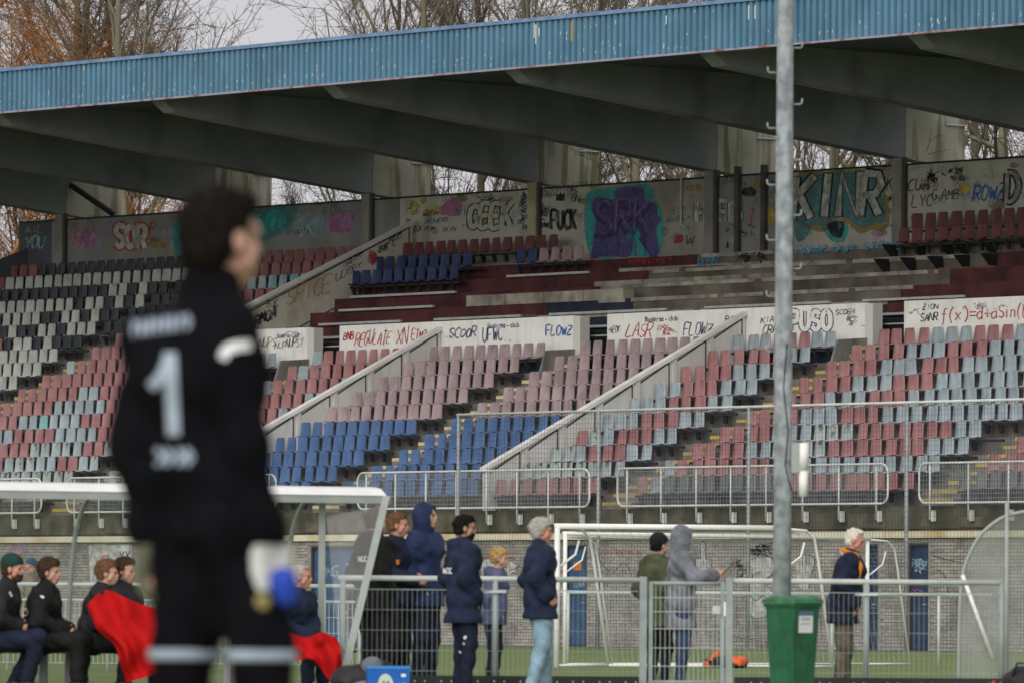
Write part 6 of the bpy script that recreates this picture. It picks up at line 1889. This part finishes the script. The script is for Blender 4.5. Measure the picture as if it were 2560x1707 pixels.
project_print(p, j, [([(101, 1489), (110, 1492)], 5), ([(63, 1502), (66, 1508)], 10)], c_white)
p, j = make_person('seated young man with light brown hair under a red blanket', 1.75, bench_loc(238), R(-6), J_sit(lean=0.11, knees=(0.36, 0.40), feet=(0.30, 0.36)), skin=SK1, top=c_char, top_e=0.045, hem=0.47, seat_clip=True,
    bottom=c_black, bot_e=0.028, shoe=s_blk, hair=h_ginger, hair_t=0.022, hairline=0.052, collar=0.04, seed=8, head_yaw=R(-4))
p, j = make_person('seated dark figure half hidden behind the goalkeeper', 1.78, bench_loc(322), R(-28), J_sit(lean=-0.02), skin=SK1, top=c_char, top_e=0.045, hem=0.47, seat_clip=True, bottom=c_black, bot_e=0.028, shoe=s_blk, hair=h_brown, hair_t=0.022, collar=0.05, seed=12, body_vox=0.011)
p, j = make_person('seated older man in navy jacket and black gloves with blanket on knees', 1.72, bench_loc(735), R(-38), J_sit(hands=(vec(0.30, 0.04, 0.56), vec(0.30, -0.05, 0.56)), lean=0.10, knees=(0.36, 0.38), feet=(0.33, 0.34)), skin=SK2, top=c_navy, top_e=0.045, hem=0.47, seat_clip=True,
    bottom=c_navyd, bot_e=0.028, shoe=s_blk, hair=h_grey, hair_t=0.010, hairline=0.075, collar=0.045, hands=(c_black, c_black), seed=15, head_yaw=R(26))
project_print(p, j, [([(729, 1490), (731, 1497)], 5)], c_white); project_print(p, j, [([(722, 1462), (728, 1470)], 5)], c_teal)

# standing spectators
p, j = make_person('man in long black coat seen from behind beside the dugout leg', 1.80, gl_(936, 76.4), R(38), J_stand('pocket', 'pocket'), skin=SK1, top=c_black, top_e=0.05, hem=0.77, bottom=c_black, bot_e=0.03, shoe=s_blk, hair=h_brown, hair_t=0.018, collar=0.04, hood_down=True, seed=21, wide=1.05)
project_print(p, j, [(st, 3.2) for st in tstrokes('NCC', 896, 1402, 5.5, 12, 0.35)], c_white)
p, j = make_person('smiling ginger man in dark jacket with orange badge', 1.78, gl_(990, 77.8), R(-28), J_stand('pocket', 'front'), skin=SK2, top=c_navyd, top_e=0.045, hem=0.86, bottom=c_black, bot_e=0.025, shoe=s_blk, hair=h_ginger, hair_t=0.013, hairline=0.055, collar=0.05, seed=24, head_yaw=R(20))
project_print(p, j, [([(994, 1398), (995, 1410)], 8)], c_orange)
p, j = make_person('tall man in navy hoodie with hood up behind the barrier', 1.88, gl_(1060, 78.0), R(-30), J_stand('pocket', 'pocket'), skin=SK1, top=c_hoodie, top_e=0.05, hem=0.80, bottom=c_navyd, bot_e=0.02, shoe=s_blk, hat=c_hoodie, hat_kind='hood', seed=27, head_yaw=R(14), head_pitch=R(-6))
for (x, y) in ((1020, 1572), (1018, 1588), (1014, 1602)):
    pass
p, j = make_person('bearded man in navy coat with hood down in front of the barrier', 1.71, gl_(1158, 74.2), R(22), J_stand('pocket', 'pocket'), skin=SK3, top=c_navy, top_e=0.055, hem=0.71, bottom=c_navyd, bot_e=0.022, shoe=s_blk, hair=h_dk, hair_t=0.016, hairline=0.05, beard=h_dk, collar=0.045, hood_down=True, seed=31, head_yaw=R(-20), wide=1.05)
project_print(p, j, [(st, 3.2) for st in tstrokes('NCC', 1109, 1432, 5.5, 13, 0.35)], c_white)
tr = [o for o in p.children if o.name.startswith('trousers')][0]
project_print(p, tr, [([(1160, 1590), (1165, 1594)], 9), ([(1156, 1607), (1159, 1611)], 9), ([(1149, 1625), (1154, 1629)], 9)], c_white)
p, j = make_person('blond boy leaning on the barrier rail', 1.43, gl_(1232, 78.4), R(-8), J_stand('pocket', 'pocket', lean=0.06), skin=SK1, top=c_lil, top_e=0.045, hem=0.82, bottom=c_navyd, bot_e=0.02, shoe=s_blk, hair=h_blond, hair_t=0.030, hairline=0.048, hood_down=True, seed=35, head_yaw=R(-8))
p, j = make_person('grey-haired man in navy jacket and pale jeans walking in front of the barrier', 1.68, gl_(1350, 74.0), R(16), J_stand('pocket', (vec(-0.13, -0.255, 1.19), vec(0.005, -0.235, 1.02)), stride=0.10), skin=SK2, top=c_navy, top_e=0.05, hem=0.77, bottom=c_jean, bot_e=0.026, shoe=s_blk, hair=h_grey, hair_t=0.026, hairline=0.050, hair_low=-0.085, collar=0.07, seed=38, head_yaw=R(-14), curl=(0.7, 0.9), hand_dirs=(None, vec(0.5, 0.05, -0.5)))
p, j = make_person('person in olive parka and black beanie behind the gate', 1.60, gl_(1646, 79.8), R(42), J_stand('pocket', 'pocket'), skin=SK1, top=c_green, top_e=0.06, hem=0.72, bottom=c_black, bot_e=0.02, shoe=s_blk, hair=h_dk, hair_t=0.012, hat=cloth('black_wool', (0.010, 0.010, 0.012)), hat_kind='beanie', hood_down=True, seed=41, head_yaw=R(-10), wide=1.1)
p15, j = make_person('person in grey hooded coat holding out a phone behind the gate', 1.68, gl_(1702, 79.0), R(2), J_stand('pocket', (vec(0.13, -0.225, 1.235), vec(0.345, -0.15, 1.265))), skin=SK1, top=c_grey, top_e=0.045, hem=0.66, bottom=c_denimd, bot_e=0.018, shoe=s_blk, hat=c_grey, hat_kind='hood', seed=44, head_yaw=R(18), hand_dirs=(None, vec(1, 0.1, 0.12)), curl=(0.7, 1.0))
p, j = make_person('white-haired old man in navy jacket with orange scarf behind the barrier', 1.67, gl_(2106, 80.0), R(-8), J_stand('pocket', 'pocket', lean=0.10), skin=SK2, top=c_navyd, top_e=0.06, hem=0.74, bottom=c_khaki, bot_e=0.03, shoe=s_blk, hair=h_white, hair_t=0.013, hairline=0.088, hair_low=-0.075, collar=0.05, seed=47, head_yaw=R(-4), head_pitch=R(14), wide=1.08)
scj = 1.67/1.8; nk = vec(0.10, 0, 1.50)*scj
sdf_obj('scarf', c_orange, p, [C(nk+vec(-0.09, -0.09, 0.05), nk+vec(0.03, -0.115, -0.01), 0.036, 0.044), C(nk+vec(0.03, -0.115, -0.01), nk+vec(0.080, -0.145, -0.11), 0.044, 0.044), C(nk+vec(0.080, -0.145, -0.11), nk+vec(0.085, -0.15, -0.25), 0.044, 0.018), C(nk+vec(0.06, 0.06, 0.0), nk+vec(0.05, -0.09, 0.0), 0.034, 0.036)], 0.009, k=0.03, noise=fold_noise(3, 0.003))
sdf_obj('collar', c_white, p, [C(nk+vec(-0.10, -0.10, 0.05), nk+vec(-0.0, -0.125, -0.09), 0.022, 0.018)], 0.009, k=0.02)
# phone in the outstretched hand: a thing of its own
m_ph = mat('black_glass', (0.012, 0.012, 0.015), 0.25)
sc15 = 1.68/1.8
base = Vector(p15.location); w = vec(0.345, -0.15, 1.265)*sc15+vec(0.115, 0.02, 0.03)
ph = MB(); ph.box(-0.004, 0.004, -0.037, 0.037, -0.05, 0.09)
o = ph.build('mobile_phone', m_ph); cr_, sr_ = math.cos(R(2)), math.sin(R(2))
o.location = (base.x+w[0]*cr_-w[1]*sr_, base.y+w[0]*sr_+w[1]*cr_, w[2]); o.rotation_euler = (0, R(48), R(2))
tag(o, 'small black phone held out by the person in grey', 'phone')
# far people near the stand
p, j = make_person('distant person in blue woollen hat and tan jacket by the brick wall', 1.76, gl_(76, 150), R(170), J_stand('down', 'pocket'), skin=SK2, top=c_tan, top_e=0.05, hem=0.80, bottom=c_black, shoe=s_blk, hat=c_bhat, hat_kind='far', seed=50, vox=0.02, body_vox=0.014)
p, j = make_person('distant person in white cap just left of the black coat', 1.75, gl_(886, 146), R(150), J_stand('down', 'pocket'), skin=SK2, top=c_char, top_e=0.05, hem=0.80, bottom=c_black, shoe=s_blk, hat=c_white, hat_kind='cap', hair=h_dk, seed=53, vox=0.02, body_vox=0.014)

# ---- the goalkeeper in front, back to the camera
KZ = 20.3; KY = R(42)
kc, ksn = math.cos(KY), math.sin(KY)
def K(sx, dep, z):
    """joint from its offset on screen (right), its offset away from the camera and its height (1.8 m figure)"""
    return vec(sx*kc+dep*ksn, -sx*ksn+dep*kc, z)
kj = J_stand('down', 'down')
kj.update(pelvis=K(0.060, 0, 0.95), waist=K(0.02, 0, 1.10), chest=K(0.0, 0, 1.33), neck=K(0.035, 0.0, 1.50), head=K(0.060, 0.01, 1.668),
          sl=K(-0.118, 0.09, 1.415), sr=K(0.088, -0.10, 1.43), el=K(-0.162, 0.06, 1.15), er=K(0.120, -0.13, 1.15), wl=K(-0.115, 0.06, 0.93), wr=K(0.165, -0.12, 0.935),
          hl=K(-0.02, 0.05, 0.92), hr=K(0.125, -0.05, 0.92), kl=K(-0.035, 0.08, 0.50), kr=K(0.185, -0.08, 0.50), al=K(-0.06, 0.06, 0.085), ar=K(0.20, -0.12, 0.085))
m_gw = cloth('white_glove', (0.62, 0.62, 0.60), 0.6); m_gb = cloth('blue_glove', (0.02, 0.06, 0.42), 0.6); m_gy = cloth('grey_olive_glove', (0.10, 0.10, 0.06), 0.6)
c_num = mat('cloth_pale_print', (0.36, 0.42, 0.50), 0.8, var=0.1, scale=9, obj=True, spec=0.1)
c_kb = mat('cloth_keeper_black', (0.0060, 0.0062, 0.0080), 0.9, var=0.2, scale=9, obj=True, spec=0.05)
keeper, kjk = make_person('goalkeeper in black kit with number 1 seen from behind, blurred in front', 1.90, (at(489, 1600, KZ).x, KZ, 0), KY, kj, head_yaw=R(-3), skin=SK1, top=c_kb, top_e=0.016, hem=0.90, bottom=c_kb, bot_e=0.010, shoe=s_blk,
    hair=h_dk if False else mat('hair_dark_brown', (0.012, 0.009, 0.007), 0.85, var=0.4, scale=60, obj=True, spec=0.08), hair_t=0.011, hairline=0.05, hair_low=-0.085, collar=0.075, hands=(m_gy, m_gw), curl=(0.5, 0.5), seed=60, wide=1.0, hand_dirs=(K(0.02, 0, -1), K(0.22, 0.0, -1)))
ks = 1.90/1.8
S2 = lambda pr: [(q[0], q[1]*ks, q[2]*ks, q[3]*ks, q[4]*ks) for q in pr]
shp = [C(kj['pelvis']-vec(0, 0.06, 0), kj['pelvis']+vec(0, 0.06, 0), 0.118, 0.118)]
shp += [C(K(0.07, 0, 0.88), K(0.075, 0, 0.71), 0.10, 0.050)]
for s in 'lr': shp += [C(kj['h'+s], kj['k'+s], 0.098, 0.080)]
hz = 0.645
sdf_obj('shorts', c_kb, keeper, S2(shp), 0.012, k=0.03, cuts=[lambda X, Y, Z: hz-Z+0*X], noise=fold_noise(61, 0.004))
shp2 = [C(kj['h'+s], kj['k'+s], 0.1015, 0.0835) for s in 'lr']
sdf_obj('shorts_hem', c_num, keeper, S2(shp2), 0.009, k=0.008, cuts=[lambda X, Y, Z: np.maximum(hz+0.003-Z, Z-hz-0.032)+0*X], noise=fold_noise(61, 0.004))
# blue back of the right glove fingers
d_ = K(0.22, 0, -1); d_ /= np.linalg.norm(d_)
wr = kj['wr']
sdf_obj('glove_fingers', m_gb, keeper, S2([C(wr+d_*0.125+K(0.03, -0.015, 0), wr+d_*0.165+K(0.03, -0.015, 0), 0.036, 0.028)]), 0.009, k=0.01)
sdf_obj('glove_fingertips', cloth('ochre_glove', (0.24, 0.20, 0.07), 0.6), keeper, S2([C(wr+d_*0.18+K(-0.04, 0, 0), wr+d_*0.225+K(-0.05, 0, 0), 0.038, 0.030)]), 0.009, k=0.01)
pr = [([(375, 968), (402, 940), (426, 886)], 27), ([(424, 880), (428, 960), (434, 1088)], 33)]
for i, x in enumerate(range(334, 486, 19)):
    y = 822-0.13*(x-334)
    pr += [([(x, y+20), (x-1, y), (x+2, y-20)], 7), ([(x, y-18), (x+9, y-(0 if i % 2 else 14)), (x+1, y+(18 if i % 3 else 2))], 6)]
for i, x in enumerate((392, 416, 446, 468)):
    pr += [([(x, 1164), (x, 1118)], 9), ([(x, 1120), (x+14, 1140), (x+2, 1160)], 8)]
project_print(keeper, kjk, pr, c_num, 'back_print')
project_print(keeper, kjk, [([(556, 896), (566, 876), (590, 866), (628, 862)], 24), ([(556, 880), (568, 892)], 26)], c_white, 'sleeve_emblem')

# ================================================================== BLANKETS, BAGS, SMALL THINGS
def draped(name, label, grid, Z0, m, amp, seed):
    r = random.Random(seed)
    rows = [catmull(g_, 7) for g_ in grid]
    cols = list(zip(*rows)); cols = [catmull(c, 7) for c in cols]
    nu, nv = len(cols), len(cols[0]); mb = MB()
    def P3(i, j, off):
        x, y = cols[i][j][0], cols[i][j][1]; dz = cols[i][j][2]
        t = amp*(1.5*abs(math.sin(i*0.33+j*0.09+seed))+1.2*math.sin(i*0.62-j*0.14+2*seed)+0.5*math.sin(j*0.40+i*0.25)-1.2)
        q = at(x, y, Z0+dz+t+off); return q
    org = at(cols[nu//2][nv//2][0], 1530, Z0); org.z = 0
    for off in (0.0, 0.012):
        for i in range(nu):
            for j in range(nv): mb.v.append(tuple(P3(i, j, off)-org))
    n = nu*nv
    for i in range(nu-1):
        for j in range(nv-1):
            a = i*nv+j; mb.f.append((a, a+1, a+nv+1, a+nv)); mb.f.append((n+a, n+a+nv, n+a+nv+1, n+a+1)); mb.m += [0, 0]
    for i in range(nu-1):
        for j in (0, nv-1): a = i*nv+j; mb.f.append((a, a+nv, n+a+nv, n+a)); mb.m.append(0)
    for j in range(nv-1):
        for i in (0, nu-1): a = i*nv+j; mb.f.append((a, n+a, n+a+1, a+1)); mb.m.append(0)
    o = mb.build(name, m, smooth=True, loc=org); tag(o, label, 'blanket', 'red fleece blankets on the bench'); return o
draped('red_blanket', 'large red blanket draped over the lap of the man beside the goalkeeper',
  [[(216, 1512, 0.05), (263, 1474, 0.10), (330, 1500, 0.04), (400, 1525, 0)], [(230, 1545, -0.05), (280, 1530, -0.04), (335, 1545, -0.06), (402, 1560, -0.06)], [(243, 1574, -0.12), (290, 1575, -0.16), (345, 1582, -0.18), (404, 1590, -0.18)],
   [(285, 1610, -0.16), (315, 1620, -0.20), (355, 1625, -0.22), (405, 1628, -0.22)], [(300, 1655, -0.16), (325, 1665, -0.20), (360, 1660, -0.22), (406, 1655, -0.22)], [(316, 1704, -0.15), (332, 1700, -0.19), (370, 1690, -0.21), (408, 1676, -0.2)]], 73.82, c_red, 0.050, 2)
draped('red_blanket', 'red blanket over the knees of the older man with black gloves',
  [[(718, 1577, 0.1), (765, 1592, 0), (804, 1579, -0.05), (838, 1592, -0.10)], [(724, 1600, 0), (768, 1612, -0.08), (812, 1600, -0.14), (847, 1606, -0.18)], [(732, 1625, -0.05), (772, 1630, -0.12), (818, 1622, -0.18), (853, 1632, -0.22)],
   [(737, 1646, -0.05), (778, 1642, -0.12), (822, 1660, -0.20), (855, 1668, -0.24)], [(740, 1652, -0.05), (782, 1650, -0.12), (824, 1698, -0.20), (850, 1712, -0.24)]], 74.48, c_red, 0.040, 5)

m_crate = mat('blue_cool_box', (0.010, 0.115, 0.46), 0.45, var=0.1, scale=8, obj=True)
cz = 73.4; q = at(970, 1600, cz)
box = empty('cool_box', 'blue cool box with pale logo at the bottom edge', 'cool box', (q.x, cz, 0), R(4))
mb = MB(); frus(mb, 0.195, 0.14, 0.0, 0.205, 0.15, 0.235); mb.build('body', m_crate, box)
mb = MB(); frus(mb, 0.212, 0.157, 0.236, 0.206, 0.151, 0.262); mb.build('lid', mat('blue_lid', (0.02, 0.19, 0.52), 0.45), box)
PB = Paint(lambda x, y, l: (x, -0.153-0.002*l+(0.235-y)*0.02, y))
PB.fill([(-0.10, 0.03), (-0.09, 0.14), (-0.05, 0.185), (0.0, 0.18), (0.04, 0.12), (0.05, 0.03)], mat('logo_pale', (0.55, 0.62, 0.50), 0.5), 0)
for st in tstrokes('M', -0.055, -0.05, 0.06, 0.05): PB.line([(x, -y+0.02) for x, y in st], 0.010, m_crate, 1)
PB.fill([(0.12, 0.16), (0.165, 0.16), (0.165, 0.19), (0.12, 0.19)], m_white, 0, False); PB.fill([(0.12, 0.03), (0.165, 0.03), (0.165, 0.09), (0.14, 0.10), (0.12, 0.09)], m_white, 0)
PB.build('logo', box)
q = at(905, 1650, 73.9)
bag = empty('kit_bag', 'dark soft kit bag with grey top beside the cool box', 'bag', (q.x, 73.9, 0))
sdf_obj('bag_body', cloth('bag_black', (0.020, 0.021, 0.022), 0.6), bag, [('e', vec(0, 0, 0.13), (0.30, 0.17, 0.15)), ('e', vec(0.14, 0.02, 0.18), (0.20, 0.14, 0.14)), ('e', vec(-0.14, 0, 0.10), (0.14, 0.15, 0.12))], 0.014, k=0.06, cuts=[lambda X, Y, Z: 0.0-Z+0*X], noise=fold_noise(4, 0.006))
sdf_obj('bag_pocket', cloth('bag_grey', (0.16, 0.165, 0.17), 0.6), bag, [('e', vec(0.10, -0.10, 0.25), (0.11, 0.08, 0.10)), ('e', vec(0.02, -0.15, 0.06), (0.12, 0.06, 0.06))], 0.012, k=0.03)
q = at(182, 1600, 76.5)
bt = empty('drink_bottle', 'white sports bottle with blue cap under the bench', 'bottle', (q.x, 76.5, 0))
mb = MB(); mb.tube([(0, 0, 0), (0, 0, 0.07), (0, 0, 0.10), (0, 0, 0.15), (0, 0, 0.17)], [0.036, 0.036, 0.031, 0.036, 0.028], 14); mb.build('bottle_body', m_white, bt, smooth=True)
mb = MB(); mb.tube([(0, 0, 0.171), (0, 0, 0.195), (0, 0, 0.215)], [0.033, 0.030, 0.012], 14); mb.build('cap', m_crate, bt, smooth=True)
q = at(1808, 1660, 111.2)
hp_ = empty('clothes_heap', 'orange and black sports clothes dropped by the goal', 'clothes', (q.x, 111.2, 0))
sdf_obj('black_jacket', cloth('heap_black', (0.015, 0.015, 0.015)), hp_, [('e', vec(-0.05, 0, 0.08), (0.22, 0.2, 0.11)), ('e', vec(0.16, 0, 0.05), (0.2, 0.15, 0.07))], 0.018, k=0.05, cuts=[lambda X, Y, Z: 0.0-Z+0*X], noise=fold_noise(9, 0.012))
sdf_obj('orange_bib', cloth('heap_orange', (0.55, 0.10, 0.03)), hp_, [C(vec(-0.22, -0.1, 0.04), vec(-0.05, -0.05, 0.22), 0.07, 0.05), ('e', vec(0.22, -0.12, 0.10), (0.13, 0.1, 0.08))], 0.018, k=0.04, cuts=[lambda X, Y, Z: 0.0-Z+0*X], noise=fold_noise(10, 0.012))
for i, (px, Z, r, cc, lab) in enumerate(((982, 165, 0.10, (0.55, 0.04, 0.05), 'red football on the grass by the brick wall'), (1004, 168, 0.11, (0.7, 0.7, 0.68), 'white football right of the red one by the brick wall'))):
    q = at(px, 1600, Z); fb = empty('football', lab, 'ball', (q.x, Z, 0), 0, 'footballs by the wall')
    mb = MB()
    for a in range(8): pass
    sdf_obj('ball_skin', mat('ball_%d' % i, cc, 0.4), fb, [('e', vec(0, 0, r), (r, r, r))], 0.02, k=0.01)
    for a in range(5):
        t = a*1.2566; sdf_obj('ball_patch', m_white if i == 0 else m_dark, fb, [('e', vec(r*0.62*math.cos(t), -r*0.68, r+r*0.62*math.sin(t)), (0.03, 0.02, 0.03))], 0.012, k=0.01)
q = at(2556, 1640, 73.5)
bag = empty('black_holdall', 'black holdall at the bottom right corner', 'bag', (q.x, 73.5, 0))
sdf_obj('bag_body', MATS['cloth_bag_black'], bag, [('e', vec(0, 0, 0.14), (0.20, 0.16, 0.16))], 0.014, k=0.06, cuts=[lambda X, Y, Z: 0.0-Z+0*X], noise=fold_noise(14, 0.006))
mb = MB(); mb.tube([(-0.1, -0.12, 0.2), (-0.06, -0.15, 0.33), (0.06, -0.15, 0.33), (0.1, -0.12, 0.2)], 0.012, 6); mb.build('handle', m_dark, bag, smooth=True)
for i, (px, cc, nm) in enumerate(((2484, (0.55, 0.04, 0.03), 'red'), (2506, (0.60, 0.10, 0.03), 'orange'), (2524, (0.62, 0.36, 0.03), 'yellow'))):
    q = at(px, 1640, 73.6); mb = MB(); mb.tube([(0, 0, 0), (0, 0, 0.02), (0, 0, 0.14), (0, 0, 0.16)], [0.07, 0.055, 0.018, 0.012], 14)
    o = mb.build('marker_cone', mat('cone_'+nm, cc, 0.5), smooth=True, loc=(q.x, 73.6, 0)); tag(o, f'small {nm} training cone at the bottom right', 'cone', 'training cones at the bottom right')
